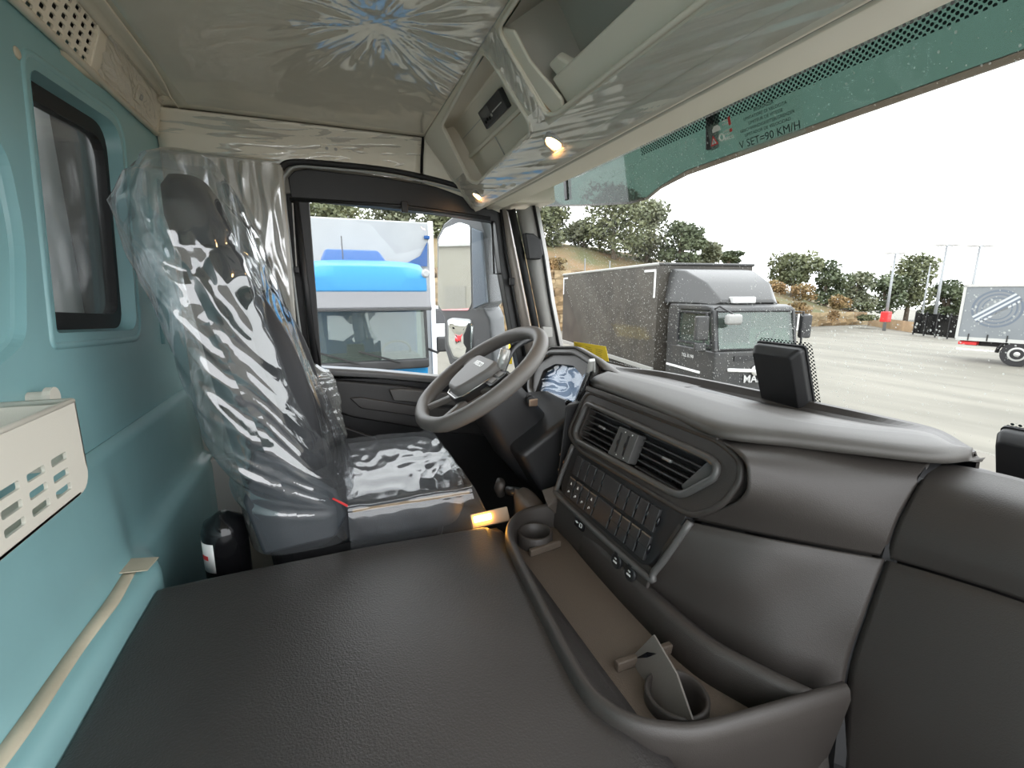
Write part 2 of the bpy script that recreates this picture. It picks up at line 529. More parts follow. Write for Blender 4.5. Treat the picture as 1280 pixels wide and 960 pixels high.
# --- left side wall: B-pillar and rear quarter, wrapped in film
M_wrap = mat('film_wrapped_grey_pillar', (0.44, 0.42, 0.37), 0.30, bump=1.0, bscale=38, coat=0.6, coat_rough=0.15, stretch=(1, 1, 0.45))
wl = empty('wall_left', (DX, -0.3, FLOOR_Z), 'grey pillar beside the driver seat wrapped in crinkled film', 'wall', kind='structure')
pil = [FR_DOOR.px(*p) for p in [(196, 185), (352, 200), (358, 300), (380, 470), (392, 560), (300, 575), (230, 600)]]
pil[5] = (pil[5][0], 1.75); pil[4] = (pil[4][0], 1.75); pil[6] = (pil[6][0], 1.75)
MB().prism([FR_DOOR.p(a, b, -0.02) for a, b in [(-0.46, 3.26), (-0.105, 3.235), (-0.10, 2.5), (-0.09, 1.72), (-0.46, 1.72)]], (0.03, 0, 0)).build('pillar_panel', M_wrap, wl, bevel=0.01)
a0 = FR_DOOR.px(300, 200)[0]
MB().box((DX + 0.014, a0 + 0.06, 2.85), (0.02, 0.13, 0.72)).build('belt_cover', M_wrap, wl, bevel=0.008)
# grey lower box behind the seat
MB().prism([U(243, 577, 'x', -0.98), U(300, 572, 'x', -0.98), U(300, 660, 'x', -0.98), U(268, 645, 'x', -0.98), U(247, 615, 'x', -0.98)], (-0.08, 0, 0)).build('lower_cover', M_greytrim, wl, bevel=0.006)
MB().box((DX - 0.02, 0.42, 1.69), (0.05, 1.1, 0.08)).build('door_sill', M_black, wl)

# --- ceiling
CZ = 3.33
ce = empty('ceiling', (0, 0, CZ), 'warm grey headlining partly covered with clear film', 'ceiling', kind='structure')
corner = [V(-0.967, -0.30, CZ), V(-0.955, -0.345, CZ), V(-0.90, -0.375, CZ), V(-0.82, -0.352, CZ), V(-0.67, -0.345, CZ)]
out = [(-0.985, 0.352), (-0.972, -0.30), (-0.95, -0.36), (-0.90, -0.372), (-0.80, -0.352), (-0.67, -0.345), (1.06, -0.345), (1.06, 0.352)]
FR_CEIL = Frame((0, 0, CZ), (0, 1, 0), (1, 0, 0))        # normal faces down
def ceil_z(x, y):
    dx = min(1.0, (x + 0.985) / 0.5); dy = min((y + 0.36) / 0.25, (0.352 - y) / 0.2, 1.0)
    return CZ + 0.025 * smooth(0, 1, max(0, dx)) * smooth(0, 1, max(0, dy))
MB().grid(60, 24, lambda u, v: V(lerp(-0.985, 1.06, u), lerp(-0.345 - 0.02 * smooth(0.2, 0.0, u) * 1.2, 0.352, v),
          ceil_z(lerp(-0.985, 1.06, u), lerp(-0.345, 0.352, v)))).build('roof_panel', M_lining, ce, sm=True, solid=0.01, off=1)
MB().box((0, 0.30, 3.47), (2.3, 1.62, 0.05)).build('roof_skin', M_teal, ce)
# rear lining sloping from wall top to ceiling, with the perforated grille
FR_RL = Frame((0, WY + 0.006, 3.262), (-1, 0, 0), (0, 0.027, 0.070))
seat_len = 0.088
holes = []
gpx = [FR_RL.px(105, 73), FR_RL.px(36, 8)]
du = (gpx[1][0] - gpx[0][0]) / 6.0
for i in range(14):
    for j in range(5):
        ua = gpx[0][0] + du * i; vv = gpx[0][1] + 0.0172 * j
        holes.append(rpoly([(ua - 0.0105, vv - 0.0050), (ua + 0.0085, vv - 0.0050), (ua + 0.0105, vv + 0.0050), (ua - 0.0085, vv + 0.0050)], 0.003, 3))
plate('rear_lining', [(-1.06, -0.004), (1.04, -0.004), (1.0, seat_len), (-1.06, seat_len)], holes, FR_RL, 0.004, M_lining, ce)
MB().fbox(FR_RL, -1.0, gpx[0][0] + 0.05, 0.0, seat_len, -0.022, -0.014).build('speaker_backing', M_black, ce)
q9 = FR_RL.p(0, seat_len)
MB().loft([[V(x, q9.y, q9.z), V(x, q9.y + 0.010, q9.z + 0.006), V(x, q9.y + 0.03, q9.z + 0.002), V(x, -0.342 - dx_, CZ - 0.001)] for x, dx_ in ((1.06, 0), (-0.67, 0), (-0.80, 0.008), (-0.90, 0.02), (-1.0, 0.02))], closed=False).build('lining_cove', M_lining, ce, sm=True, solid=0.004)
# grille border bead
uu = gpx[0][0] + 0.028
MB().tube([FR_RL.p(-1.0, 0.001, 0.001), FR_RL.p(uu - 0.01, 0.001, 0.001), FR_RL.p(uu, 0.008, 0.001), FR_RL.p(uu - 0.006, 0.075, 0.001), FR_RL.p(uu - 0.02, 0.086, 0.001)], 0.0028, 6).build('grille_border', M_lining, ce, sm=True)
q = FR_RL.px(173, 118)
cl_ = MB().fbox(FR_RL, q[0] - 0.022, q[0] + 0.022, q[1] - 0.022, q[1] + 0.022, 0, 0.006).build('clip_plate', M_lining, ce, bevel=0.003)
MB().fbox(FR_RL, q[0] - 0.008, q[0] + 0.004, q[1] - 0.012, q[1] + 0.002, 0.006, 0.011).build('coat_clip', M_greytrim, cl_, bevel=0.002)
# wall-top bead
MB().tube([V(1.05, WY + 0.008, 3.258), V(-1.0, WY + 0.008, 3.258)], 0.008, 8).build('lining_bead', M_lining, ce, sm=True)
# side lining between the ceiling and the door opening
sl_net = [[V(-0.985, -0.43, CZ - 0.002), V(-0.985, -0.1, CZ - 0.001), V(-0.985, 0.1, CZ - 0.001), V(-0.985, 0.345, CZ - 0.001)],
          [V(-1.018, -0.436, 3.285), V(-1.022, -0.1, 3.28), V(-1.022, 0.1, 3.276), V(-1.022, 0.345, 3.272)],
          [V(-1.04, -0.438, 3.225), V(-1.045, -0.1, 3.220), V(-1.045, 0.1, 3.212), V(-1.045, 0.345, 3.198)]]
M_wraplin = mat('film_wrapped_headlining', (0.78, 0.72, 0.60), 0.33, bump=0.9, bscale=30, coat=0.45, coat_rough=0.2, stretch=(1, 0.35, 1))
patch(sl_net, 30, 12).build('side_lining', M_wraplin, ce, sm=True, solid=0.006)
FR_SL = Frame((-1.022, 0, 3.276), (0, 1, 0), (0.037, 0, 0.053))
for px in ((414, 185), (503, 197)):
    q = FR_SL.px(*px)
    hk = MB().fbox(FR_SL, q[0] - 0.034, q[0] + 0.034, q[1] - 0.013, q[1] + 0.013, -0.002, 0.006).build('hook_plate', M_lining, ce, bevel=0.004)
    for s_ in (-0.014, 0.014):
        MB().lathe(FR_SL.p(q[0] + s_, q[1], 0.006), FR_SL.n, [(0.0055, 0), (0.005, 0.002)], 10).build('screw_plug', M_greytrim, hk)
MB().loft([[V(-0.985, 0.347, CZ - 0.002), V(-1.022, 0.347, 3.272), V(-1.047, 0.347, 3.196)], [V(-0.985, 0.355, CZ + 0.01), V(-1.03, 0.355, 3.27), V(-1.055, 0.355, 3.19)]], closed=False).build('lining_gap', M_black, ce)

sf_net = [[V(-0.990, 0.357, CZ), V(-0.995, 0.46, CZ), V(-1.0, 0.66, CZ - 0.01)],
          [V(-1.024, 0.357, 3.270), V(-1.026, 0.46, 3.25), V(-1.03, 0.66, 3.22)],
          [V(-1.045, 0.357, 3.192), V(-1.045, 0.46, 3.168), V(-1.045, 0.66, 3.105)]]
patch(sf_net, 20, 12).build('front_side_lining', M_wraplin, ce, sm=True, solid=0.006)
MB().prism([V(-1.07, 0.60, 3.115), V(-1.07, 0.84, 3.135), V(-1.07, 0.82, 3.30), V(-1.07, 0.60, 3.30)], (0.15, 0, 0)).build('corner_filler', M_wraplin, ce, bevel=0.01)
MB().box((-0.975, -0.40, 3.350), (0.06, 0.10, 0.03)).build('corner_plug', M_lining, ce)
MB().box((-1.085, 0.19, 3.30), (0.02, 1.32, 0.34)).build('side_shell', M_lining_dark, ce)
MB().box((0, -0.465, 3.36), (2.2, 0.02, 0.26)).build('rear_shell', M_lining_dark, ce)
# --- driver's door
dr = empty('door_1', (DX, 0.35, FLOOR_Z), 'black driver door with framed window and moulded lower panel', 'door', kind='structure')
outer_px = [(360, 222), (367, 214), (382, 211), (480, 222), (560, 236), (600, 248), (627, 264), (633, 310), (644, 370), (657, 446), (660, 478), (404, 474), (388, 400), (372, 300)]
glass_px = [(386, 249), (505, 262), (560, 268), (619, 277), (626, 337), (641, 420), (651, 470), (600, 472), (545, 471), (402, 461)]
outerp = [FR_DOOR.px(*p) for p in outer_px]; glassp = [FR_DOOR.px(*p) for p in glass_px]
plate('window_frame', outerp, [rpoly(glassp, 0.008, 3)], FR_DOOR, 0.045, M_black, dr, bevel=0.004)
plate('outer_frame', loop_scale(outerp, 1.16), [rpoly(glassp, 0.008, 3)], Frame((DX - 0.048, 0, 0), (0, 1, 0), (0, 0, 1)), 0.006, M_black, dr)
gl_ = [FR_DOOR.p(a, b, -0.03) for a, b in loop_scale(glassp, 1.03)]
MB().prism(gl_, (-0.005, 0, 0)).build('window_glass', M_glass, dr)
# inner channel of the frame beside the pillar
q0 = FR_DOOR.px(369, 252); q1 = FR_DOOR.px(394, 458)
MB().tube([FR_DOOR.p(*q0, 0.004), FR_DOOR.p(*q1, 0.004)], 0.012, 8).build('frame_channel', M_black, dr, sm=True)
q0 = FR_DOOR.px(362, 249); q1 = FR_DOOR.px(612, 273)
MB().tube([FR_DOOR.p(*q0, 0.003), FR_DOOR.p(*FR_DOOR.px(505, 258), 0.003), FR_DOOR.p(*q1, 0.003)], 0.007, 8).build('header_rib', M_black, dr, sm=True)
q = FR_DOOR.px(505, 256)
MB().fbox(FR_DOOR, q[0] - 0.012, q[0] + 0.012, q[1] - 0.028, q[1] + 0.010, -0.002, 0.016).build('blind_catch', M_black, dr, bevel=0.003)
q0 = FR_DOOR.px(366, 255); q1 = FR_DOOR.px(371, 335)
MB().tube([FR_DOOR.p(*q0, 0.018), FR_DOOR.p(*q1, 0.018)], 0.0025, 6).build('blind_cord', M_greytrim, dr)
MB().fbox(FR_DOOR, q1[0] - 0.008, q1[0] + 0.008, q1[1] - 0.018, q1[1] + 0.004, 0.012, 0.024).build('cord_end', M_black, dr, bevel=0.003)
q1 = FR_DOOR.px(385, 438)
MB().lathe(FR_DOOR.p(*q1, 0.008), (1, 0, 0), [(0.010, 0), (0.010, 0.006), (0.006, 0.009)], 12).build('frame_plug', M_black, dr, sm=True)
# quarter-light bar
q = [FR_DOOR.px(*p) for p in ((616, 270), (619, 342), (632, 342))]
MB().tube([FR_DOOR.p(*p, -0.012) for p in q], 0.0045, 8).build('quarter_bar', M_black, dr, sm=True)
# door panel below the belt line
belt = [FR_DOOR.px(*p) for p in ((400, 459), (470, 463), (545, 470), (600, 474), (672, 480))]
low = [(0.84, 1.72), (-0.08, 1.72)]
MB().prism([FR_DOOR.p(a, b, 0.0) for a, b in [(-0.09, belt[0][1])] + belt[1:] + low], (-0.05, 0, 0)).build('door_panel', M_black, dr, bevel=0.006)
bl = [FR_DOOR.p(a, b, 0.004) for a, b in belt]
MB().loft([[p + V(-0.03, 0, 0.004), p + V(0.028, 0, 0.004), p + V(0.036, 0, -0.006), p + V(0.034, 0, -0.022), p + V(-0.01, 0, -0.035)] for p in bl], closed=True).build('belt_rail', mat('satin_grey_rail', (0.13, 0.13, 0.13), 0.32), dr, bevel=0.003)
uppr = [FR_DOOR.px(*p) for p in ((406, 472), (500, 480), (560, 490), (640, 500), (640, 545), (560, 540), (440, 520), (410, 510))]
MB().prism([FR_DOOR.p(a, b, 0.0) for a, b in uppr], (0.03, 0, 0)).build('upper_trim', mat('door_trim_black', (0.030, 0.029, 0.029), 0.42, bump=0.2, bscale=500), dr, bevel=0.01)
ins = [FR_DOOR.px(*p) for p in ((436, 495), (450, 494), (520, 505), (600, 512), (640, 516), (640, 530), (560, 524), (450, 508))]
MB().prism([FR_DOOR.p(a, b, 0.026) for a, b in ins], (0.012, 0, 0)).build('armrest_insert', mat('door_insert_grey', (0.045, 0.042, 0.040), 0.38), dr, bevel=0.005)
hp = [FR_DOOR.px(*p) for p in ((484, 484), (500, 483), (560, 489), (620, 496), (620, 507), (560, 504), (490, 498))]
MB().prism([FR_DOOR.p(a, b, 0.02) for a, b in hp], (0.03, 0, 0)).build('pull_handle', mat('door_handle_grey', (0.10, 0.098, 0.095), 0.4), dr, bevel=0.006)
MB().prism([FR_DOOR.p(a, b, 0.012) for a, b in [FR_DOOR.px(*p) for p in ((405, 540), (430, 530), (470, 545), (490, 640), (420, 650))]], (0.02, 0, 0)).build('door_pocket', M_black, dr, bevel=0.008)

# --- door seal around the opening
t1 = empty('trim_1', (DX, 0.2, 3.15), 'black rubber seal with grey bead round the driver door opening', 'seal', kind='structure')
seal_px = [(395, 560), (379, 470), (366, 380), (356, 290), (350, 225), (353, 210), (366, 204), (400, 205), (480, 213), (540, 225), (590, 240), (622, 256)]
pts = [FR_DOOR.p(*FR_DOOR.px(*p), 0.012) for p in seal_px]
MB().tube(curve(pts, 50), 0.011, 8).build('rubber_seal', M_rubber, t1, sm=True)
bead_px = [(400, 560), (384, 470), (371, 380), (361, 290), (355, 232), (359, 218), (370, 210), (400, 211), (480, 219), (540, 231), (590, 245), (622, 261)]
pts = [FR_DOOR.p(*FR_DOOR.px(*p), 0.016) for p in bead_px]
MB().tube(curve(pts, 50), 0.0042, 8).build('grey_bead', mat('pale_grey_bead', (0.36, 0.38, 0.38), 0.45), t1, sm=True)

# --- A-pillar with its trim
WS_O = V(0, 1.05, 2.540); WS_V = V(0, -0.250, 0.638)
FR_WS = Frame(WS_O, (1, 0, 0), WS_V)                      # windscreen plane, normal faces inside
t2 = empty('trim_2', (-1.02, 0.85, 2.5), 'grey front pillar trim between driver door and windscreen', 'pillar trim', kind='structure')
def ps(x0, y0, xd): return U(x0, y0, 'x', xd)
colp = [[(627, 262), (632, 262), (645, 262), (666, 256)], [(634, 320), (644, 320), (657, 320), (678, 318)], [(645, 380), (656, 380), (669, 380), (687, 378)], [(657, 445), (669, 447), (682, 445), (699, 440)]]
xd = [-1.045, -1.03, -1.015, -1.005]
strip = MB().loft([[U(*r[0], 'x', xd[0]), U(*r[1], 'x', xd[1]), U(*r[1], 'x', xd[1]) + V(-0.05, 0.03, 0)] for r in colp], closed=False)
strip.build('pillar_body', mat('painted_pillar_beige', (0.40, 0.36, 0.32), 0.35), t2, sm=True, solid=0.004)
MB().tube([U(r[0][0] - 1, r[0][1], 'x', -1.04) for r in colp], 0.006, 8).build('pillar_seal', M_rubber, t2, sm=True)
MB().tube([U((r[1][0] + r[2][0]) / 2 + 1, r[1][1], 'x', -1.012) for r in colp], 0.016, 8).build('trim_seal', M_rubber, t2, sm=True)
tr_ = MB().loft([[U(*r[2], 'x', xd[2]), U((r[2][0] + r[3][0]) / 2, r[2][1], 'x', -0.985), U(*r[3], 'x', -0.985), U(*r[3], 'x', -0.985) + V(-0.03, 0.04, 0)] for r in colp], closed=False)
tr_.build('pillar_cover', M_greytrim, t2, sm=True, solid=0.006)
MB().tube([U(r[3][0] + 1, r[3][1], 'x', -0.98) for r in colp], 0.006, 8).build('glass_edge', M_rubber, t2, sm=True)
gp = [U(*p, 'x', -0.98) for p in ((652, 292), (663, 293), (672, 300), (675, 318), (672, 325), (657, 325))]
MB().prism(gp, (0.035, 0, 0)).build('grab_mount', M_black, t2, bevel=0.006)
gp = [U(*p, 'x', -0.978) for p in ((676, 408), (688, 409), (688, 421), (678, 422))]
MB().prism(gp, (0.02, 0, 0)).build('pillar_cap', M_greytrim, t2, bevel=0.003)
q = U(640, 352, 'x', -1.02)
MB().box(q, (0.02, 0.02, 0.03)).build('seal_clip', M_rubber, t2, bevel=0.004)

# --- windscreen
w2 = empty('window_2', (0, 0.98, 2.53), 'large rain spotted windscreen with dotted black border', 'windscreen', kind='structure')
MB().fbox(FR_WS, -1.02, 1.04, -0.02, 0.72, -0.006, 0.0).build('glass', M_glass, w2)
def dots_mat(name, scale, rad, col):
    m = bpy.data.materials.new(name); m.use_nodes = True
    nt = m.node_tree; nt.nodes.clear()
    out_ = nt.nodes.new('ShaderNodeOutputMaterial')
    tc = nt.nodes.new('ShaderNodeTexCoord')
    mp = nt.nodes.new('ShaderNodeMapping'); mp.inputs['Rotation'].default_value = (0, 0, math.radians(45)); mp.inputs['Scale'].default_value = (scale,) * 3
    sx = nt.nodes.new('ShaderNodeVectorMath'); sx.operation = 'FRACTION'
    sb = nt.nodes.new('ShaderNodeVectorMath'); sb.operation = 'SUBTRACT'; sb.inputs[1].default_value = (0.5, 0.5, 0)
    ml = nt.nodes.new('ShaderNodeVectorMath'); ml.operation = 'MULTIPLY'; ml.inputs[1].default_value = (1, 1, 0)
    ln = nt.nodes.new('ShaderNodeVectorMath'); ln.operation = 'LENGTH'
    lt = nt.nodes.new('ShaderNodeMath'); lt.operation = 'LESS_THAN'; lt.inputs[1].default_value = rad
    tr = nt.nodes.new('ShaderNodeBsdfTransparent'); df = nt.nodes.new('ShaderNodeBsdfDiffuse'); df.inputs['Color'].default_value = (*col, 1)
    mx = nt.nodes.new('ShaderNodeMixShader')
    L = nt.links.new
    L(tc.outputs['UV'], mp.inputs['Vector']); L(mp.outputs[0], sx.inputs[0]); L(sx.outputs[0], sb.inputs[0]); L(sb.outputs[0], ml.inputs[0]); L(ml.outputs[0], ln.inputs[0])
    L(ln.outputs['Value'], lt.inputs[0]); L(lt.outputs[0], mx.inputs[0]); L(tr.outputs[0], mx.inputs[1]); L(df.outputs[0], mx.inputs[2]); L(mx.outputs[0], out_.inputs['Surface'])
    return m
M_dots = dots_mat('printed_dot_border', 150.0, 0.36, (0.02, 0.03, 0.03))
def uv_sheet(name, loop, fr, c, material, parent):
    me = bpy.data.meshes.new(name)
    me.from_pydata([tuple(fr.p(a, b, c)) for a, b in loop], [], [tuple(range(len(loop)))])
    uvl = me.uv_layers.new(name='UVMap')
    for li, l in enumerate(me.loops):
        uvl.data[li].uv = loop[l.vertex_index]
    return link(name, me, material, parent)
wt = FR_WS.px(1040, 74)[1]
uv_sheet('dot_band', [(-0.35, wt - 0.020), (1.0, wt - 0.028), (1.0, wt + 0.03), (-0.35, wt + 0.02)], FR_WS, 0.002, M_dots, w2)
MB().fbox(FR_WS, -1.02, 1.04, wt + 0.012, 0.73, 0.0015, 0.004).build('black_band', M_rubber, w2)

# --- header closing the roof above the windscreen
hd = MB().prism([V(-1.06, 0.60, 3.20), V(-1.06, 0.80, 3.215), V(-1.06, 0.80, 3.45), V(-1.06, 0.60, 3.45)], (2.12, 0, 0)).build('trim_3', M_lining_dark)
tag(hd, 'hidden header panel above the windscreen', 'header', kind='structure')

# ================================================================== ENGINE TUNNEL MAT
def tunnel_z(x, y):
    ex = smooth(0.0, 0.05, x + 0.305); ey = smooth(0.0, 0.03, y + 0.378); ey2 = smooth(0.0, 0.05, 0.372 - y)
    return 2.19 + 0.034 * ex * ey * (0.35 + 0.65 * ey2) + 0.0025 * nz(x * 5, y * 5) + 0.006 * math.sin(math.pi * min(1, max(0, (y + 0.38) / 0.75)))
tn = empty('tunnel_cover', (0.3, 0, FLOOR_Z), 'dark grey vinyl engine tunnel cover filling the floor beside the driver seat', 'floor cover')
def tun(u, v):
    x = lerp(-0.305, 1.02, u ** 1.3); y = lerp(-0.378, 0.374, v)
    return V(x, y, tunnel_z(x, y))
MB().grid(90, 60, tun).build('vinyl_top', M_vinyl, tn, sm=True, solid=0.012)
MB().box((0.355, -0.0, 1.95), (1.30, 0.735, 0.46)).build('tunnel_body', M_carpet, tn)

# ================================================================== DASHBOARD
FR_S = Frame((0, 0.57, 2.393), (1, 0, 0), (0, 0.316, 0.949))     # centre stack plane
ds = empty('dashboard', (0, 0.8, FLOOR_Z), 'charcoal moulded dashboard with air vents and rows of blank switches', 'dashboard')
# top pad: straight over the centre stack, swept forward on the passenger side
z_rim = 2.535
E_ = [U(px, py, 'z', 2.560) for px, py in ((736, 480), (790, 500), (850, 524), (900, 543), (985, 553), (1070, 563), (1165, 573), (1206, 571), (1215, 568))]
S_ = [U(px, py, 'z', z) for px, py, z in ((760, 464, 2.585), (800, 473, 2.585), (850, 485, 2.585), (905, 500, 2.585), (980, 520, 2.583), (1060, 532, 2.578), (1150, 541, 2.572), (1188, 555, 2.566), (1212, 566.5, 2.560))]
F_ = [U(px, py, 'y', y) for px, py, y in ((770, 463, .88), (820, 474, .945), (870, 486, .975), (930, 498, .995), (1020, 517, 1.01), (1090, 530, 1.01), (1158, 540, .985), (1194, 557, .93), (1213, 566.5, .885))]
T_ = [U(px, py, 'y', y) for px, py, y in ((770, 459, .895), (820, 464, .96), (870, 473, .99), (930, 485, 1.01), (1020, 504, 1.025), (1090, 519, 1.03), (1162, 536, 1.015), (1200, 556, .94), (1214, 566, .89))]
NPAD = 56
def pad_sec(t):
    e, s_ = crom(E_, t), crom(S_, t)
    up = V(0, 0, 1)
    d = s_ - e
    return [e + V(0, 0.04, -0.010), e + V(0, 0.004, -0.008), e, e + d * 0.04 + up * 0.008, e + d * 0.22 + up * 0.0105, e + d * 0.5 + up * 0.008, e + d * 0.8 + up * 0.003, s_, s_ + V(0, 0.006, -0.006)]
MB().loft([pad_sec(k / NPAD) for k in range(NPAD + 1)], closed=False).build('top_pad', M_dashtop, ds, sm=True, solid=0.006)
def shelf_sec(t):
    s_, f_, t_ = crom(S_, t), crom(F_, t), crom(T_, t)
    return [s_ + V(0, -0.004, -0.004), s_ + V(0, 0.006, -0.0065), lerp(s_, f_, 0.5) + V(0, 0, -0.002), f_, lerp(f_, t_, 0.3) + V(0, 0.004, 0), t_, t_ + V(0, 0.012, 0.001), t_ + V(0, 0.03, -0.02), t_ + V(0, 0.035, -0.10)]
sec_ = [shelf_sec(k / NPAD) for k in range(NPAD + 1)]
MB().loft([q_[:4] for q_ in sec_], closed=False).build('shelf_tray', M_dashtop, ds, sm=True, solid=0.005)
MB().loft([q_[3:] for q_ in sec_], closed=False).build('shelf_rim', M_dash, ds, sm=False, solid=0.004)
# pad continued to the driver side behind the cluster
MB().loft([[V(x, 0.80, z_rim - 0.03), V(x, 0.80, z_rim + 0.012), V(x, 0.965, z_rim + 0.004), V(x, 0.975, z_rim - 0.04)] for x in (-1.03, -0.9, -0.7, -0.5, -0.24)], closed=False).build('driver_shelf', M_dash, ds, solid=0.006)
# structural carrier (dark body under the skin)
MB().prism([V(-1.03, 0.74, 2.46), V(-1.03, 0.98, 2.50), V(-1.03, 0.99, 1.80), V(-1.03, 0.85, 1.80), V(-1.03, 0.80, 2.2)], (0.72, 0, 0)).build('driver_carrier', M_black, ds, bevel=0.01)
MB().prism([V(-0.31, 0.63, 2.54), V(-0.31, 0.95, 2.54), V(-0.31, 0.95, 1.95), V(-0.31, 0.60, 1.95), V(-0.31, 0.60, 2.2)], (0.46, 0, 0)).build('centre_carrier', M_black, ds)

# centre stack face: one moulding with a vent opening
vent_px = [(739, 507), (884, 573), (893, 582), (889, 596), (852, 616), (838, 612), (727, 552), (724, 542)]
vent = [FR_S.px(*p) for p in vent_px]
face_px = [(733, 488), (900, 551), (927, 575), (928, 600), (905, 632), (866, 648), (722, 562), (708, 540)]
face = [FR_S.px(*p) for p in face_px]
plate('vent_surround', rpoly(face, [0.006, 0.03, 0.03, 0.03, 0.03, 0.02, 0.02, 0.02], 4), [rpoly(vent, 0.012, 4)], FR_S, 0.03, M_dash, ds, bevel=0.004)
# raised bezel round the vents
vloop = rpoly(loop_scale(vent, 1.06), 0.016, 5)
MB().tube([FR_S.p(a, b, 0.004) for a, b in vloop], 0.0075, 8, closed=True).build('vent_bezel', mat('satin_vent_bezel', (0.085, 0.083, 0.080), 0.36), ds, sm=True)
vl2 = rpoly(loop_scale(face, 0.985), 0.03, 5)
MB().tube([FR_S.p(a, b, -0.002) for a, b in vl2], 0.006, 8, closed=True).build('surround_lip', M_dash, ds, sm=True)
# pad-to-stack shadow ledge
a = FR_S.px(736, 488); b = FR_S.px(898, 553)
MB().fbox(FR_S, a[0] - 0.01, b[0], a[1] - 0.004, a[1] + 0.010, -0.02, 0.006).build('upper_ledge', M_dash, ds, bevel=0.003)
# vents: housing, slats, vanes, tabs, thumbwheels
bk_ = MB().prism([FR_S.p(a, b, -0.055) for a, b in vent], FR_S.n * 0.004).build('vent_back', M_black, ds)
uvL = (FR_S.px(727, 545)[0], FR_S.px(776, 570)[0]); uvR = (FR_S.px(799, 580)[0], FR_S.px(886, 590)[0])
vlo = FR_S.px(780, 578)[1]; vhi = FR_S.px(780, 528)[1]
vv0 = min(vent[6][1], vent[5][1]) + 0.006; vv1 = max(vent[0][1], vent[1][1]) - 0.004
def slat(u0, u1, v0, parent):
    return MB().fbox(FR_S, u0, u1, v0 - 0.0016, v0 + 0.0016, -0.030, -0.004)
u_mid0 = FR_S.px(775, 560)[0]; u_mid1 = FR_S.px(797, 572)[0]
umin = vent[7][0]; umax = vent[2][0]
for (u0, u1, nm) in ((umin + 0.004, u_mid0 + 0.006, 'L'), (u_mid1 - 0.004, umax - 0.010, 'R')):
    ve = MB().fbox(FR_S, u0, u1, vv0 - 0.004, vv0, -0.05, -0.004).build('air_vent', M_black, ds)
    for k in range(6):
        v0 = lerp(vv0 + 0.006, vv1 - 0.006, k / 5)
        ua, ub = u0, u1
        if nm == 'R':
            ub = u1 - max(0, (2.2 - k)) * 0.011
        slat(ua, ub, v0, ve).build('slat', mat('slat_plastic', (0.045, 0.044, 0.043), 0.42), ve)
    nv = 8 if nm == 'L' else 14
    for k in range(nv):
        ux = lerp(u0 + 0.008, u1 - 0.02, k / (nv - 1))
        MB().fbox(FR_S, ux - 0.0008, ux + 0.0008, vv0, vv1, -0.052, -0.034).build('vane', M_black, ve)
    ut = lerp(u0, u1, 0.45)
    vtab = lerp(vv0 + 0.006, vv1 - 0.006, 0.6)
    MB().fbox(FR_S, ut - 0.012, ut + 0.012, vtab - 0.003, vtab + 0.003, -0.006, 0.001).build('tab', mat('tab_silver', (0.35, 0.35, 0.34), 0.3, metal=0.6), ve, bevel=0.001)
# angled cheek at the passenger end of the vent
chk = [FR_S.px(*p) for p in ((884, 575), (893, 583), (889, 596), (853, 616), (850, 606))]
MB().prism([FR_S.p(a, b, -0.012) for a, b in chk], FR_S.n * 0.010).build('vent_cheek', mat('satin_vent_bezel', (0.085, 0.083, 0.080), 0.36), ds, bevel=0.003)
# centre divider with two thumbwheels
dvp = [FR_S.px(*p) for p in ((776, 533), (800, 544), (786, 580), (761, 567))]
dv_ = MB().prism([FR_S.p(a, b, -0.02) for a, b in dvp], FR_S.n * 0.024).build('vent_divider', mat('divider_grey', (0.10, 0.098, 0.095), 0.42), ds, bevel=0.002)
for t in (0.32, 0.68):
    a = Vector((*dvp[3], 0)).lerp(Vector((*dvp[2], 0)), t); b = Vector((*dvp[0], 0)).lerp(Vector((*dvp[1], 0)), t)
    p0 = a.lerp(b, 0.16); p1 = a.lerp(b, 0.84)
    MB().fbox(FR_S, min(p0.x, p1.x) - 0.003, min(p0.x, p1.x) + 0.003, p0.y, p1.y, 0.003, 0.0046).build('wheel_slot', M_black, dv_)
    MB().lathe(FR_S.p((p0.x + p1.x) / 2 - 0.005, (p0.y + p1.y) / 2, -0.006) , FR_S.u, [(0.013, -0.002), (0.0135, 0), (0.0135, 0.003), (0.013, 0.005)], 20).build('thumbwheel', M_black, dv_)
    for tt, rr in ((0.1, 0.0016), (0.9, 0.0018)):
        q = a.lerp(b, tt)
        MB().lathe(FR_S.p(q.x + 0.006, q.y, 0.004), FR_S.n, [(rr, 0), (rr, 0.0006)], 8).build('mark', M_white, dv_)

# switch panel
sp_px = [(718, 556), (858, 642), (852, 655), (812, 706), (800, 706), (702, 618), (700, 606)]
sp_ = [FR_S.px(*p) for p in sp_px]
MB().prism([FR_S.p(a, b, -0.03) for a, b in rpoly(sp_, 0.01, 3)], FR_S.n * 0.028).build('switch_panel', M_black, ds, bevel=0.002)
rimp = [FR_S.px(*p) for p in ((716, 556), (697, 606), (700, 622), (800, 714), (818, 713), (862, 652))]
MB().tube(curve([FR_S.p(a, b, -0.002) for a, b in rimp], 30), 0.007, 8).build('panel_rim', mat('satin_rim', (0.085, 0.083, 0.080), 0.4), ds, sm=True)
tl = FR_S.px(723.3, 568); tr2 = FR_S.px(829.6, 637); bl_ = FR_S.px(706.7, 619); br = FR_S.px(805.6, 703.5)
u0 = (tl[0] + bl_[0]) / 2; u1 = (tr2[0] + br[0]) / 2
vt_ = (tl[1] + tr2[1]) / 2; vb_ = (bl_[1] + br[1]) / 2
hrow = (vt_ - vb_) / 2
unit = (u1 - u0) / 10.0
edges = [0, 1, 2, 3, 4, 6, 7, 8, 9, 10]
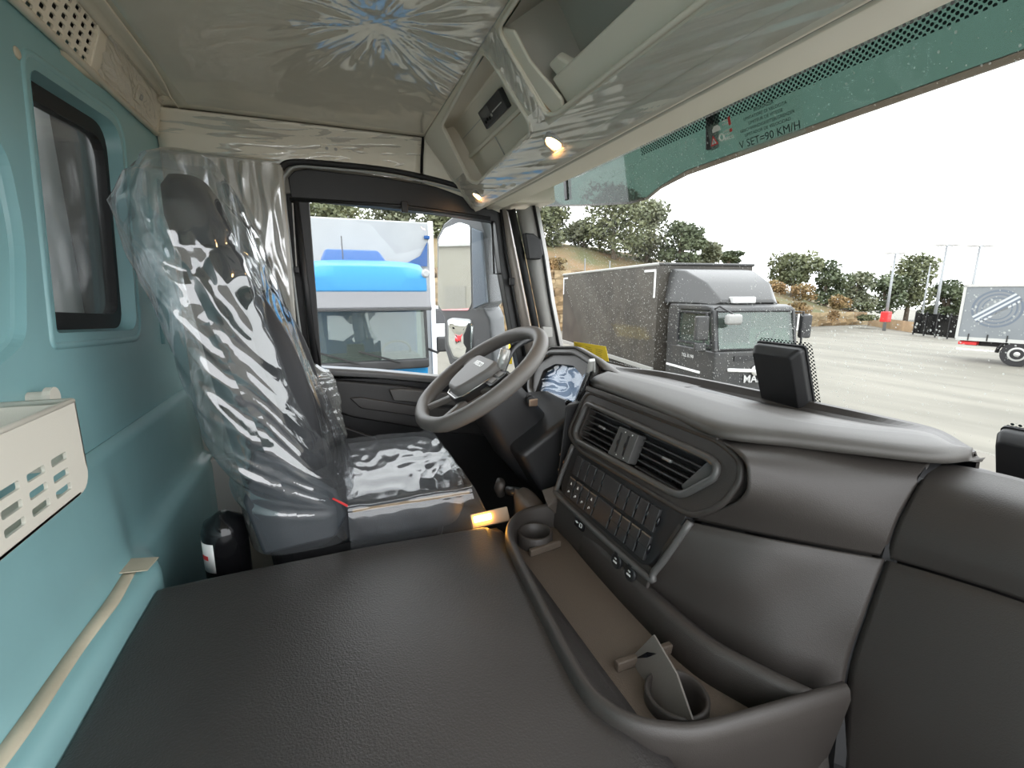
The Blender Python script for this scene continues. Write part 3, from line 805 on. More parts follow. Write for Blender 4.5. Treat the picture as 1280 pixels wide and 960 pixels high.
M_key = mat('switch_key_black', (0.032, 0.032, 0.033), 0.36)
M_keyw = mat('switch_cap_brown', (0.16, 0.125, 0.095), 0.5)
for row in range(2):
    va = vt_ - row * hrow - 0.003; vb2 = va - hrow + 0.006
    if row == 0: vb2 += 0.002
    for k in range(9):
        ua = u0 + edges[k] * unit + 0.0015; ub = u0 + edges[k + 1] * unit - 0.0035
        wide = (k == 4)
        key = MB().fbox(FR_S, ua, ub, vb2, va, -0.004, 0.004).build('switch', M_key, ds, bevel=0.0018)
        MB().lathe(FR_S.p(ub + 0.002, (va + vb2) / 2 - 0.011, 0.001), FR_S.v, [(0.0010, 0), (0.0032, 0.005), (0.0036, 0.011), (0.0032, 0.017), (0.0010, 0.022)], 8).build('key_clip', M_gloss, key, sm=True)
        if row == 1 and not wide:
            MB().fbox(FR_S, ua, ub, (va + vb2) / 2 - 0.0006, (va + vb2) / 2 + 0.0006, 0.0038, 0.0043).build('split_line', M_rubber, key)
            MB().fbox(FR_S, ua + 0.001, ub - 0.001, va - 0.0035, va - 0.0005, 0.003, 0.0048).build('key_cap', M_keyw, key)
            if k < 4:
                marks = [((0, 0.010), 'tri'), ((0, -0.012), 'arc')] if k != 1 else [((0, 0.010), 'bell'), ((0, -0.012), 'arc')]
                if k == 2: marks = marks[1:]
                for (du_, dv2), kind in marks:
                    c0 = ((ua + ub) / 2, (va + vb2) / 2 + dv2)
                    mb = MB()
                    if kind == 'tri':
                        mb.prism([FR_S.p(c0[0] - 0.003, c0[1] - 0.003, 0.0041), FR_S.p(c0[0] + 0.003, c0[1] - 0.003, 0.0041), FR_S.p(c0[0], c0[1] + 0.004, 0.0041)], FR_S.n * 0.0005)
                    elif kind == 'bell':
                        mb.prism([FR_S.p(c0[0] - 0.003, c0[1] - 0.003, 0.0041), FR_S.p(c0[0] + 0.003, c0[1] - 0.003, 0.0041), FR_S.p(c0[0] + 0.0015, c0[1] + 0.004, 0.0041), FR_S.p(c0[0] - 0.0015, c0[1] + 0.004, 0.0041)], FR_S.n * 0.0005)
                    else:
                        mb.tube([FR_S.p(c0[0] + 0.0028 * math.cos(t), c0[1] + 0.0032 * math.sin(t), 0.0045) for t in [0.5 * j for j in range(9)]], 0.0008, 4)
                    mb.build('symbol', M_white, key)

# lower fascia of the stack with sockets
FR_L = Frame(FR_S.p(0, vb_ - 0.014), (1, 0, 0), (0, 0.16, 0.987))
lo_px = [(698, 618), (815, 722), (832, 722), (832, 760), (700, 690)]
MB().prism([FR_L.p(-0.30, 0.012, -0.012), FR_L.p(0.115, 0.012, -0.012), FR_L.p(0.115, -0.09, -0.012), FR_L.p(-0.30, -0.09, -0.012)], FR_L.n * 0.008).build('lower_fascia', M_dash, ds, bevel=0.004)
q = FR_L.px(724, 655)
us = MB().prism([FR_L.p(a, b, -0.004) for a, b in rrect(q[0] - 0.024, q[0] + 0.020, q[1] - 0.012, q[1] + 0.012, 0.005)], FR_L.n * 0.003).build('usb_socket', M_gloss, ds)
MB().tube([FR_L.p(q[0] - 0.017, q[1], 0.0), FR_L.p(q[0] - 0.006, q[1], 0.0)], 0.0012, 6).build('usb_mark', M_white, us)
MB().lathe(FR_L.p(q[0] - 0.012, q[1], 0.0), FR_L.n, [(0.003, 0), (0.003, 0.0006)], 8).build('usb_dot', M_white, us)
MB().tube([FR_L.p(a, b, 0.0) for a, b in rrect(q[0] + 0.002, q[0] + 0.012, q[1] - 0.005, q[1] + 0.004, 0.002)], 0.0009, 5, closed=True).build('plug_mark', M_white, us)
for px in ((771, 701), (788, 717)):
    q = FR_L.px(*px)
    so = MB().lathe(FR_L.p(*q, -0.004), FR_L.n, [(0.0165, 0), (0.0165, 0.006), (0.014, 0.008)], 24).build('power_socket', M_black, ds, sm=False, bevel=0.001)
    MB().fbox(FR_L, q[0] - 0.006, q[0] + 0.006, q[1] + 0.013, q[1] + 0.021, -0.002, 0.006).build('socket_hinge', M_black, so, bevel=0.001)
    MB().fbox(FR_L, q[0] - 0.006, q[0] + 0.006, q[1] - 0.004, q[1] - 0.0005, 0.004, 0.0048).build('socket_mark', M_white, so)
    text('12V', 0.005, FR_L, q[0], q[1] + 0.005, 0.0044, M_white, 'voltage_mark', so)

# passenger side skins
def net(rows): return [[U(px, py, 'y', y) for px, py, y in r] for r in rows]
P1 = net([[(896, 548, .625), (985, 556, .695), (1075, 568, .775), (1163, 579, .845)],
          [(925, 566, .605), (1000, 577, .675), (1075, 590, .742), (1148, 604, .805)],
          [(935, 592, .600), (1000, 607, .660), (1065, 622, .718), (1127, 640, .772)],
          [(925, 626, .597), (990, 641, .655), (1055, 656, .708), (1114, 670, .757)],
          [(866, 650, .588), (950, 668, .645), (1030, 683, .703), (1106, 696, .757)]])
patch(P1, 40, 30).build('upper_skin', M_dash, ds, sm=True, solid=0.006)
P1b = net([[(852, 650, .575), (950, 671, .636), (1030, 686, .695), (1106, 699, .750)],
           [(842, 664, .560), (940, 690, .622), (1020, 708, .682), (1100, 716, .738)],
           [(822, 694, .548), (915, 730, .600), (990, 755, .655), (1080, 770, .712)],
           [(802, 716, .545), (880, 785, .585), (965, 825, .625), (1056, 850, .690)],
           [(780, 790, .545), (865, 900, .570), (955, 970, .600), (1046, 1020, .650)]])
patch(P1b, 36, 30).build('lower_skin', M_dash, ds, sm=True, solid=0.006)
P2 = net([[(1166, 578, .862), (1218, 585, .870), (1290, 602, .868), (1400, 640, .85), (1520, 690, .84)],
          [(1150, 602, .806), (1212, 616, .806), (1290, 638, .800), (1400, 680, .79), (1520, 735, .79)],
          [(1129, 640, .771), (1205, 660, .771), (1290, 685, .768), (1400, 730, .765), (1520, 790, .765)],
          [(1116, 670, .757), (1196, 692, .757), (1288, 720, .757), (1400, 765, .757), (1520, 830, .757)],
          [(1108, 697, .757), (1190, 721, .757), (1286, 753, .757), (1400, 800, .757), (1520, 868, .757)]])
patch(P2, 40, 30).build('passenger_cover', M_dash, ds, sm=True, solid=0.006)
P2b = net([[(1108, 700, .749), (1190, 724, .749), (1286, 756, .749), (1400, 803, .749), (1520, 871, .749)],
           [(1102, 717, .736), (1185, 740, .736), (1286, 774, .736), (1400, 820, .736), (1520, 890, .736)],
           [(1083, 770, .712), (1175, 800, .712), (1286, 840, .712), (1400, 895, .712), (1520, 960, .712)],
           [(1060, 850, .690), (1160, 885, .690), (1286, 930, .690), (1400, 990, .690), (1520, 1060, .690)],
           [(1050, 1020, .650), (1155, 1050, .650), (1286, 1060, .650), (1400, 1120, .650), (1520, 1200, .650)]])
patch(P2b, 36, 30).build('glovebox_door', M_dash, ds, sm=True, solid=0.006)
MB().box(U(1052, 965, 'y', 0.70), (0.16, 0.02, 0.30)).build('seam_backing', M_black, ds)
# dark seam backing behind the skin joints
sm_ = [U(px, py, 'y', y + 0.012) for px, py, y in ((1165, 579, .855), (1150, 603, .806), (1128, 640, .772), (1115, 670, .757), (1107, 698, .752), (1101, 717, .737), (1082, 770, .712), (1058, 850, .690), (1048, 950, .655), (1046, 1020, .65))]
MB().tube(sm_, 0.014, 6).build('seam_shadow', M_rubber, ds)
MB().loft([[V(x, y, 2.44), V(x, 0.99, 2.44), V(x, 0.99, 1.9), V(x, y, 1.9)] for x, y in ((0.14, 0.72), (0.30, 0.86), (1.04, 0.90))]).build('passenger_carrier', M_black, ds)

# instrument cluster hood and screen
CLN = V(0, -0.90, 0.436)
FR_C = Frame((-0.55, 0.735, 2.58), (1, 0, 0), (0, 0.436, 0.90))
def cpx(l): return [FR_C.px(*p) for p in l]
hood_o = cpx([(668, 452), (690, 438), (722, 438), (745, 452), (752, 462), (741, 478), (716, 532), (704, 528), (672, 505), (661, 490), (662, 470)])
hood_i = cpx([(679, 463), (694, 455), (716, 457), (727, 469), (728, 482), (716, 514), (708, 517), (674, 499), (669, 490)])
cl = plate('cluster_hood', rpoly(hood_o, 0.012, 3), [rpoly(hood_i, 0.01, 3)], FR_C, 0.05, M_dash, ds, bevel=0.004)
MB().tube([FR_C.p(a, b, 0.004) for a, b in rpoly(loop_scale(hood_o, 0.93), 0.02, 4)], 0.011, 8, closed=True).build('hood_rim', mat('satin_hood', (0.10, 0.098, 0.095), 0.42), cl, sm=True)
brow = cpx([(660, 462), (672, 446), (692, 434), (722, 434), (746, 448), (758, 462)])
MB().loft([[FR_C.p(a, b, 0.01), FR_C.p(a, b + 0.006, -0.02), FR_C.p(a, b - 0.004, -0.10), FR_C.p(a, b - 0.03, -0.16)] for a, b in brow], closed=False).build('hood_brow', M_dashtop, cl, sm=True, solid=0.006)
MB().prism([FR_C.p(a, b, -0.022) for a, b in loop_scale(hood_i, 1.03)], FR_C.n * 0.004).build('cluster_screen', mat('blue_grey_screen', (0.07, 0.13, 0.22), 0.3), cl)
def clfilm(u, v):
    a0, b0 = min(p[0] for p in hood_i), min(p[1] for p in hood_i)
    a1, b1 = max(p[0] for p in hood_i), max(p[1] for p in hood_i)
    a = lerp(a0, a1, u); b = lerp(b0, b1, v)
    return FR_C.p(a, b, -0.014 + 0.010 * max(0, ridge(u * 2.2 + v * 1.6, v * 3.0 - u * 1.4, 3.3)) ** 2 + 0.003 * ridge(u * 5, v * 5, 1.0))
MB().grid(60, 50, clfilm).build('screen_film', clear_mat('blue_screen_film', (0.82, 0.90, 1.0), gloss=0.10, rough=0.08, haze=0.07, haze_col=(0.6, 0.8, 1.0)), cl, sm=True)
# touchscreen seen edge-on beside the cluster
FR_T = Frame(U(737, 470, 'y', 0.64), (0.60, -0.62, 0.0), (0, 0.316, 0.949))
ts = empty('touch_screen', FR_T.o, 'slim black touch screen standing edge-on between instrument cluster and air vents', 'screen')
pA = U(742, 452, 'y', 0.655); pB = U(728, 486, 'y', 0.640); pC = U(708, 528, 'y', 0.610)
dirv = (pA - pC)
thk = V(0.02, 0.035, 0.0)
sd = V(-0.022, 0.16, 0.0)
vw = V(-0.85, 0.50, 0.0)
tb = [U(*p, 'y', 0.625) for p in ((732, 468), (741, 463), (721, 530), (716, 533), (709, 528))]
MB().prism(tb, vw * 0.10).build('screen_body', M_gloss, ts, bevel=0.003)
cp_ = [U(*p, 'y', 0.628) for p in ((733, 466), (736, 452), (744, 451), (744, 466), (741, 469))]
MB().prism(cp_, vw * 0.05).build('screen_cap', M_silver, ts, bevel=0.002)
q = U(713, 505, 'y', 0.63)
MB().lathe(q, (-1, -0.4, 0.2), [(0.009, 0), (0.009, 0.012), (0.006, 0.014)], 14).build('side_knob', M_gloss, ts, sm=False)
# side housing left of the stack with rotary light switch
MB().loft([[V(x, y, z) for x, y, z in sec] for sec in (
    [(-0.345, 0.60, 2.50), (-0.315, 0.575, 2.50), (-0.315, 0.55, 2.25), (-0.35, 0.60, 2.25)],
    [(-0.345, 0.72, 2.52), (-0.30, 0.72, 2.52), (-0.30, 0.70, 2.2), (-0.35, 0.70, 2.2)])], closed=True).build('stack_cheek', M_black, ds, bevel=0.006)
q = U(698, 546, 'y', 0.60)
rk = MB().lathe(q + V(0, 0.03, 0), (0.0, -0.95, 0.30), [(0.040, -0.02), (0.040, 0.015), (0.034, 0.024), (0.020, 0.027)], 26).build('rotary_switch', M_dash, ds, sm=False, bevel=0.003)
MB().box(q + V(0, 0.005, 0.008), (0.012, 0.012, 0.030)).build('rotary_grip', M_gloss, rk, bevel=0.003)
for px in ((702, 569), (706, 579), (700, 588)):
    q = U(*px, 'y', 0.575)
    MB().lathe(q + V(0, 0.01, 0), (0, -1, 0.2), [(0.006, 0), (0.006, 0.012), (0.003, 0.015)], 10).build('cheek_button', mat('copper_button', (0.45, 0.25, 0.15), 0.35), ds, sm=False)

# ================================================================== CONSOLE TRAY
TZ = 2.245
ct = empty('console_tray', (0.05, 0.45, FLOOR_Z), 'deep charcoal console tray with cup holders running under the switch panel', 'tray')
tp = [U(px, py, 'z', TZ) for px, py in ((692, 626), (655, 634), (637, 646), (631, 664), (640, 690), (672, 757), (720, 848), (755, 885), (795, 906), (840, 915), (885, 914), (960, 894), (1040, 870), (1066, 862))]
backp = [U(px, py, 'z', TZ) for px, py in ((1010, 866), (940, 832), (870, 792), (800, 730), (745, 676), (706, 634))]
outer_c = curve(tp, 90)
inner_c = []
for i, p in enumerate(outer_c):
    a = outer_c[max(0, i - 1)]; b = outer_c[min(len(outer_c) - 1, i + 1)]
    t = (b - a).normalized(); nrm = V(-t.y, t.x, 0)
    inner_c.append((p, nrm))
secs = []
for p, nrm in inner_c:
    d = V(0, 0.45, 0) + V(0.08, 0, 0)
    if nrm.dot(V(0.05, 0.47, 0) - V(p.x, p.y, 0)) < 0: nrm = -nrm
    secs.append([p + V(0, 0, -0.42) + nrm * 0.030, p + V(0, 0, -0.16) + nrm * 0.022, p + V(0, 0, -0.06) + nrm * 0.006, p + V(0, 0, -0.018), p + nrm * 0.003 + V(0, 0, -0.004), p + nrm * 0.009 + V(0, 0, 0.001),
                 p + nrm * 0.016, p + nrm * 0.020 + V(0, 0, -0.006), p + nrm * 0.024 + V(0, 0, -0.05), p + nrm * 0.026 + V(0, 0, -0.066)])
MB().loft(secs, closed=False).build('tray_wall', M_dash, ct, sm=True)
bc = curve(backp, 40)
MB().loft([[p + V(0.0, 0.03, -0.012), p + V(0, 0.012, 0.0), p + V(0, 0.0, -0.002), p + V(0, -0.006, -0.012), p + V(0.0, -0.016, -0.068)] for p in bc], closed=False).build('tray_back', M_dash, ct, sm=True, solid=0.004)
fl_out = [(p.x + n_.x * 0.02 * (1 if n_.dot(V(0.05, 0.47, 0) - V(p.x, p.y, 0)) > 0 else -1), p.y + n_.y * 0.02 * (1 if n_.dot(V(0.05, 0.47, 0) - V(p.x, p.y, 0)) > 0 else -1)) for p, n_ in inner_c[::3]]
fl_out += [(p.x, p.y + 0.02) for p in bc[::3]]
FR_TR = Frame((0, 0, TZ - 0.062), (1, 0, 0), (0, 1, 0))
cupA = U(669, 664, 'z', TZ - 0.030); cupB = U(846, 866, 'z', TZ - 0.045)
plate('tray_floor', fl_out, [[(cupA.x + 0.036 * math.cos(t * math.pi / 10), cupA.y + 0.036 * math.sin(t * math.pi / 10)) for t in range(20)],
                             [(cupB.x + 0.040 * math.cos(t * math.pi / 10), cupB.y + 0.040 * math.sin(t * math.pi / 10)) for t in range(20)]], FR_TR, 0.004, M_mat, ct)
for c, r, hr in ((cupA, 0.038, 0.034), (cupB, 0.042, 0.020)):
    b0 = V(c.x, c.y, TZ - 0.062)
    ch = MB().lathe(b0, (0, 0, 1), [(r + 0.006, 0.0), (r + 0.006, hr - 0.004), (r + 0.003, hr), (r - 0.001, hr - 0.002), (r - 0.003, 0.0), (r - 0.006, -0.055), (0.001, -0.056)], 32, cap=False).build('cup_holder', M_dash, ct, sm=True)
# raised divider bars of the tray floor
for (p0, p1) in (((662, 690), (700, 677)), ((770, 831), (850, 803))):
    a = U(*p0, 'z', TZ - 0.05); b = U(*p1, 'z', TZ - 0.05)
    d = (b - a).normalized(); w = V(-d.y, d.x, 0) * 0.006
    MB().prism([a - w + V(0, 0, -0.012), b - w + V(0, 0, -0.012), b + w + V(0, 0, -0.012), a + w + V(0, 0, -0.012)], (0, 0, 0.018)).build('divider_bar', M_mat, ct, bevel=0.003)
# fine ribs of the mat
for c0 in ():
    pass
# loose flap standing in the near cup holder
pk = [U(791, 822, 'y', cupB.y - 0.012), U(819, 793, 'y', cupB.y + 0.005), U(845, 838, 'y', cupB.y + 0.005), U(862, 893, 'y', cupB.y - 0.005), U(836, 893, 'y', cupB.y - 0.02), U(808, 868, 'y', cupB.y - 0.02)]
cf = empty('plastic_flap', V(cupB.x, cupB.y, TZ - 0.11), 'loose grey plastic flap with a small slot standing in the cup holder', 'flap')
e1 = (pk[2] - pk[1]).normalized(); 
fo = pk[0]; fu = (pk[4] - pk[0]).normalized()
fw = (pk[1] - pk[0]); fw = (fw - fu * fw.dot(fu))
FR_F = Frame(pk[0], fu, fw)
lp = [(0, 0), FR_F.px(819, 793), FR_F.px(848, 842), FR_F.px(868, 900), FR_F.px(828, 900)]
MB().prism([FR_F.p(a, b) for a, b in lp], FR_F.n * 0.004).build('flap_body', mat('flap_grey', (0.14, 0.125, 0.11), 0.5, bump=0.15, bscale=400), cf, bevel=0.001)
sl = [FR_F.px(*p) for p in ((797, 823), (812, 815), (824, 817), (812, 822))]
for c_ in (0.0045, -0.0008):
    MB().prism([FR_F.p(a, b, c_) for a, b in sl], FR_F.n * 0.0004).build('flap_slot', M_gloss, cf)

# ================================================================== STEERING
WC = V(-0.53, 0.400, 2.556)
wt_ = math.radians(35.0)
FR_W = Frame(WC, (1, 0, 0), (0, math.cos(wt_), math.sin(wt_)))      # normal towards the driver
sw = empty('steering_wheel', WC, 'grey leather three spoke steering wheel with flat hub', 'steering wheel')
R = 0.214
ring = []
for k in range(64):
    t = 2 * math.pi * k / 64
    rr = R * (1 - 0.05 * smooth(0.75, 1.0, -math.sin(t)))
    ring.append((rr * math.cos(t), rr * math.sin(t)))
MB().tube([FR_W.p(a, b) for a, b in ring], [0.0205 + 0.002 * abs(math.cos(2 * math.pi * k / 64)) for k in range(64)], 14, closed=True, upv=FR_W.n).build('rim', M_wheel, sw, sm=True)
def spoke(path, w, th, c):
    mb = MB(); rings = []
    path = [Vector(p) for p in path]
    for i, p in enumerate(path):
        a = path[max(0, i - 1)]; b = path[min(len(path) - 1, i + 1)]
        t = (b - a).normalized(); s_ = Vector((-t.y, t.x))
        ww = w[i]
        rings.append([FR_W.p(*(p + s_ * ww), c[i] + th * 0.6), FR_W.p(*p, c[i] + th), FR_W.p(*(p - s_ * ww), c[i] + th * 0.6), FR_W.p(*(p - s_ * ww), c[i] - th), FR_W.p(*(p + s_ * ww), c[i] - th)])
    return mb.loft(rings)
for s_ in (-1, 1):
    spoke([(s_ * 0.05, 0.005), (s_ * 0.12, 0.02), (s_ * 0.175, 0.035), (s_ * 0.215, 0.04)], [0.050, 0.036, 0.030, 0.040], 0.010, [-0.015, -0.012, -0.004, 0.0]).build('spoke', M_wheel, sw, bevel=0.004)
    spoke([(s_ * 0.035, -0.05), (s_ * 0.06, -0.11), (s_ * 0.085, -0.165), (s_ * 0.10, -0.195)], [0.020, 0.013, 0.012, 0.022], 0.009, [-0.018, -0.014, -0.006, 0.0]).build('lower_spoke', M_wheel, sw, bevel=0.004)
    bt = MB().prism([FR_W.p(a, b, 0.0) for a, b in rrect(*sorted((s_ * 0.095, s_ * 0.150)), -0.012, 0.048, 0.008)], FR_W.n * 0.008).build('button_pad', M_black, sw, bevel=0.002)
    for j in range(2):
        MB().fbox(FR_W, *sorted((s_ * 0.103, s_ * 0.142)), -0.004 + j * 0.026, 0.016 + j * 0.026, 0.007, 0.0105).build('button', M_hub, bt, bevel=0.002)
hubp = [(-0.085, 0.055), (0.085, 0.055), (0.092, 0.02), (0.06, -0.065), (0.04, -0.085), (-0.04, -0.085), (-0.06, -0.065), (-0.092, 0.02)]
MB().loft([[FR_W.p(a * 1.08, b * 1.08, -0.03) for a, b in rpoly(hubp, 0.02)], [FR_W.p(a * 1.04, b * 1.04, 0.008) for a, b in rpoly(hubp, 0.02)], [FR_W.p(a, b, 0.024) for a, b in rpoly(hubp, 0.02)], [FR_W.p(a * 0.9, b * 0.9, 0.031) for a, b in rpoly(hubp, 0.02)]]).build('hub', M_hub, sw, bevel=0.003)
MB().loft([[FR_W.p(a * 1.12, b * 1.12 - 0.006, -0.02) for a, b in rpoly(hubp, 0.02)], [FR_W.p(a * 1.12, b * 1.12 - 0.006, 0.004) for a, b in rpoly(hubp, 0.02)]]).build('hub_backing', M_black, sw, bevel=0.003)
MB().tube([FR_W.p(a * 1.10, b * 1.10 - 0.004, 0.006) for a, b in [(-0.09, 0.02), (-0.06, -0.065), (-0.04, -0.085), (0.04, -0.085), (0.06, -0.065), (0.09, 0.02)]], 0.0022, 6).build('hub_trim', M_silver, sw, sm=True)
text('IVECO', 0.024, FR_W, 0.0, 0.022, 0.0316, M_silver, 'hub_lettering', sw)

# steering column with stalks and key
sc_ = empty('steering_column', V(-0.53, 0.62, 2.2), 'black steering column shroud with stalk and ignition key', 'steering column')
n0 = -FR_W.n
def colring(d, w, h, dz=0.0):
    c = WC + n0 * d + V(0, 0, dz)
    return [c + FR_W.u * a + FR_W.v * b for a, b in rrect(-w, w, -h, h, min(w, h) * 0.5, 4)]
MB().loft([colring(0.045, 0.055, 0.055), colring(0.06, 0.075, 0.075), colring(0.14, 0.085, 0.085), colring(0.24, 0.080, 0.095), colring(0.42, 0.07, 0.08)]).build('shroud', M_black, sc_, bevel=0.004)
MB().loft([colring(0.02, 0.04, 0.04), colring(0.05, 0.045, 0.045)]).build('collar', M_black, sc_)
# knee shroud below the column
MB().prism([V(-0.70, 0.46, 2.36), V(-0.70, 0.62, 2.46), V(-0.70, 0.80, 2.46), V(-0.70, 0.86, 2.0), V(-0.70, 0.70, 1.95)], (0.34, 0, 0)).build('knee_shroud', M_black, sc_, bevel=0.02)
k0 = U(666, 502, 'x', -0.435)
kh = MB().lathe(k0 + V(-0.02, 0.0, 0), (1, -0.2, 0.1), [(0.016, -0.03), (0.016, 0.012), (0.012, 0.016)], 16).build('ignition_barrel', M_black, sc_, sm=False)
MB().box(k0 + V(0.012, -0.004, 0.0), (0.006, 0.028, 0.022)).build('key', mat('key_bronze', (0.42, 0.30, 0.22), 0.3, metal=0.7), sc_, bevel=0.004)
s0 = U(632, 470, 'x', -0.60); 
stp = [U(628, 455, 'x', -0.68), U(634, 440, 'x', -0.72), U(648, 428, 'x', -0.76), U(668, 422, 'x', -0.80)]
MB().tube(curve([WC + n0 * 0.08, U(634, 449, 'x', -0.60), U(646, 432, 'x', -0.64), U(668, 421, 'x', -0.68), U(676, 419, 'x', -0.70)], 16), 0.011, 10).build('stalk', M_black, sc_, sm=True)
# wrapped right-hand stalk shows above the hub
w0 = U(624, 468, 'x', -0.46); w1_ = U(632, 437, 'x', -0.44)
MB().tube([w0 + V(-.02, .05, -.03), w0, lerp(w0, w1_, 0.5), w1_], [0.012, 0.015, 0.016, 0.014], 12).build('wrapped_stalk', mat('foil_wrap', (0.55, 0.55, 0.53), 0.22, metal=0.3, bump=1.0, bscale=110), sc_, sm=True)

# ================================================================== HANDBRAKE, PEDALS, FOOTWELL LAMP
hb = empty('handbrake_lever', U(655, 632, 'z', 2.2), 'black hooked brake lever with brown leather boot beside the tray', 'lever')
yb_ = 0.47
bb = [U(644, 632, 'y', yb_), U(660, 612, 'y', yb_), U(680, 622, 'y', yb_), U(683, 637, 'y', yb_ + 0.02)]
rings = []
bc_ = U(664, 636, 'y', 0.48)
for k, (r, h, dx) in enumerate(((0.052, -0.03, 0), (0.050, 0.0, 0), (0.042, 0.018, -0.006), (0.034, 0.034, -0.014), (0.022, 0.048, -0.022), (0.014, 0.055, -0.028))):
    rings.append([bc_ + V(dx * 0.6 + r * math.cos(t) * (1 + 0.07 * math.sin(3 * t + k)), dx + r * 0.95 * math.sin(t), h + 0.004 * math.sin(2 * t + k)) for t in [2 * math.pi * j / 18 for j in range(18)]])
MB().loft(rings).build('leather_boot', M_boot, hb, sm=True)
b1 = bc_ + V(-0.014, -0.026, 0.046)
b2 = U(634, 613, 'y', 0.43); b3 = U(627, 603, 'y', 0.42); 
MB().tube([b1, lerp(b1, b2, 0.5), b2], [0.013, 0.013, 0.012], 10).build('lever_arm', M_black, hb, sm=True)
MB().tube([U(626, 619, 'y', 0.425), U(624, 611, 'y', 0.42), U(626, 602, 'y', 0.42)], [0.011, 0.015, 0.012], 12, flat=1.3).build('lever_knob', M_dash, hb, sm=True)
MB().prism([U(676, 612, 'y', 0.50), U(696, 606, 'y', 0.54), U(700, 622, 'y', 0.54), U(684, 634, 'y', 0.50)], (0, 0.03, -0.03)).build('boot_base', M_boot, hb, bevel=0.004)

pd = empty('pedal', V(-0.45, 0.70, 1.8), 'curved amber lit accelerator pedal arm under the steering column', 'pedal')
MB().tube(curve([U(655, 590, 'y', 0.72), U(659, 600, 'y', 0.70), U(659, 612, 'y', 0.69), U(654, 622, 'y', 0.68)], 10), [0.020] * 11, 10, flat=0.4).build('pedal_arm', mat('pale_metal_pedal', (0.5, 0.45, 0.38), 0.3, metal=0.5), pd, sm=True)
MB().tube([U(610, 538, 'y', 0.66), U(635, 568, 'y', 0.68), U(653, 590, 'y', 0.70)], 0.006, 8).build('pedal_rod', mat('pale_metal_pedal', (0.5, 0.45, 0.38), 0.3, metal=0.5), pd, sm=True)

fw_ = empty('footwell_lamp', U(605, 650, 'z', 2.17), 'glowing amber footwell lamp between seat cushion and console tray', 'lamp')
p0 = U(592, 650, 'x', -0.315); p1 = U(614, 645, 'x', -0.315)
FR_FL = Frame((p0 + p1) * 0.5, (p1 - p0).normalized(), V(-0.55, 0, 0.83))
hl = (p1 - p0).length / 2
MB().fbox(FR_FL, -hl - 0.006, hl + 0.05, -0.022, 0.016, -0.016, -0.002).build('lamp_body', mat('amber_lit_plastic', (0.45, 0.34, 0.24), 0.5), fw_, bevel=0.003)
MB().fbox(FR_FL, -hl, hl, -0.008, 0.008, -0.001, 0.006).build('lens', M_foot, fw_, bevel=0.003)

# ================================================================== OVERHEAD CONSOLE AND BLIND
FR_O = Frame((0, 0.545, 3.112), (1, 0, 0), (0, -0.193, 0.218))
OL = math.hypot(0.193, 0.218)
oc = empty('overhead_console', (0, 0.45, 3.2), 'cream overhead console with open storage shelves above the windscreen', 'overhead console')
def opx(l): return [FR_O.px(*p) for p in l]
cub1 = opx([(553, 157), (603, 66), (612, 72), (661, 152), (663, 166), (597, 228), (586, 222)])
xr2 = 1.0
l2 = FR_O.px(622, 36); b2_ = FR_O.px(691, 146); r2_ = FR_O.px(845, 14)
cub2 = [l2, (xr2, l2[1]), (xr2, (b2_[1] + r2_[1]) / 2), (b2_[0] + 0.02, b2_[1]), (b2_[0] - 0.01, b2_[1] + 0.008)]
lamp1 = FR_O.px(694, 179); lamp2 = FR_O.px(598, 245)
def circ(c, r, n=20): return [(c[0] + r * math.cos(2 * math.pi * k / n), c[1] + r * math.sin(2 * math.pi * k / n)) for k in range(n)]
M_over = mat('cream_grey_console', (0.74, 0.685, 0.58), 0.6, bump=0.15, bscale=700)
plate('console_face', [(-1.02, 0.0), (1.05, 0.0), (1.05, OL), (-1.0, OL)], [rpoly(cub1, 0.012, 4), rpoly(cub2, [0.03, 0.01, 0.01, 0.03, 0.02], 4)], FR_O, 0.008, M_over, oc, bevel=0.004)
# rounded bottom lip
MB().loft([[FR_O.p(x, 0.02, 0.001), FR_O.p(x, 0.004, 0.002), V(x, 0.549, 3.104), V(x, 0.560, 3.108), V(x, 0.58, 3.14)] for x in (-1.02, -0.5, 0, 0.5, 1.05)], closed=False).build('bottom_lip', M_over, oc, sm=True, solid=0.004)
# left end cap of the console
MB().prism([V(-1.012, 0.36, 3.325), V(-1.03, 0.545, 3.112), V(-1.03, 0.62, 3.13), V(-1.03, 0.62, 3.42), V(-1.012, 0.36, 3.42)], (-0.04, 0, 0)).build('end_cap', M_wraplin, oc, bevel=0.006)
# pocket 1: ceiling, back wall, ends
def pocket(x0, x1, yc, zc, yb, zb, nm, lining, top_y=0.366, top_z=3.318, bot=(0.530, 3.130)):
    mb = MB()
    prof = [V(0, top_y, top_z), V(0, lerp(top_y, yc, 0.9), lerp(top_z, zc, 0.9) + 0.004), V(0, yc, zc), V(0, lerp(yc, yb, 0.1) + 0.004, lerp(zc, zb, 0.1)), V(0, yb, zb), V(0, bot[0] + 0.006, bot[1] + 0.002)]
    mb.loft([[p + V(x0, 0, 0) for p in prof], [p + V(x1, 0, 0) for p in prof]], closed=False)
    for x in (x0, x1):
        mb.add([p + V(x, 0, 0) for p in prof], [tuple(range(len(prof)))])
    return mb.build(nm, lining, oc, sm=False)
x0 = min(p[0] for p in cub1) - 0.004; x1 = max(p[0] for p in cub1) + 0.01
pocket(x0 - 0.02, x1, 0.44, 3.345, 0.565, 3.150, 'shelf_pocket', M_over)
x0b = l2[0] - 0.005
pocket(x0b + 0.015, 1.02, 0.48, 3.40, 0.62, 3.19, 'large_pocket', M_lining_dark)
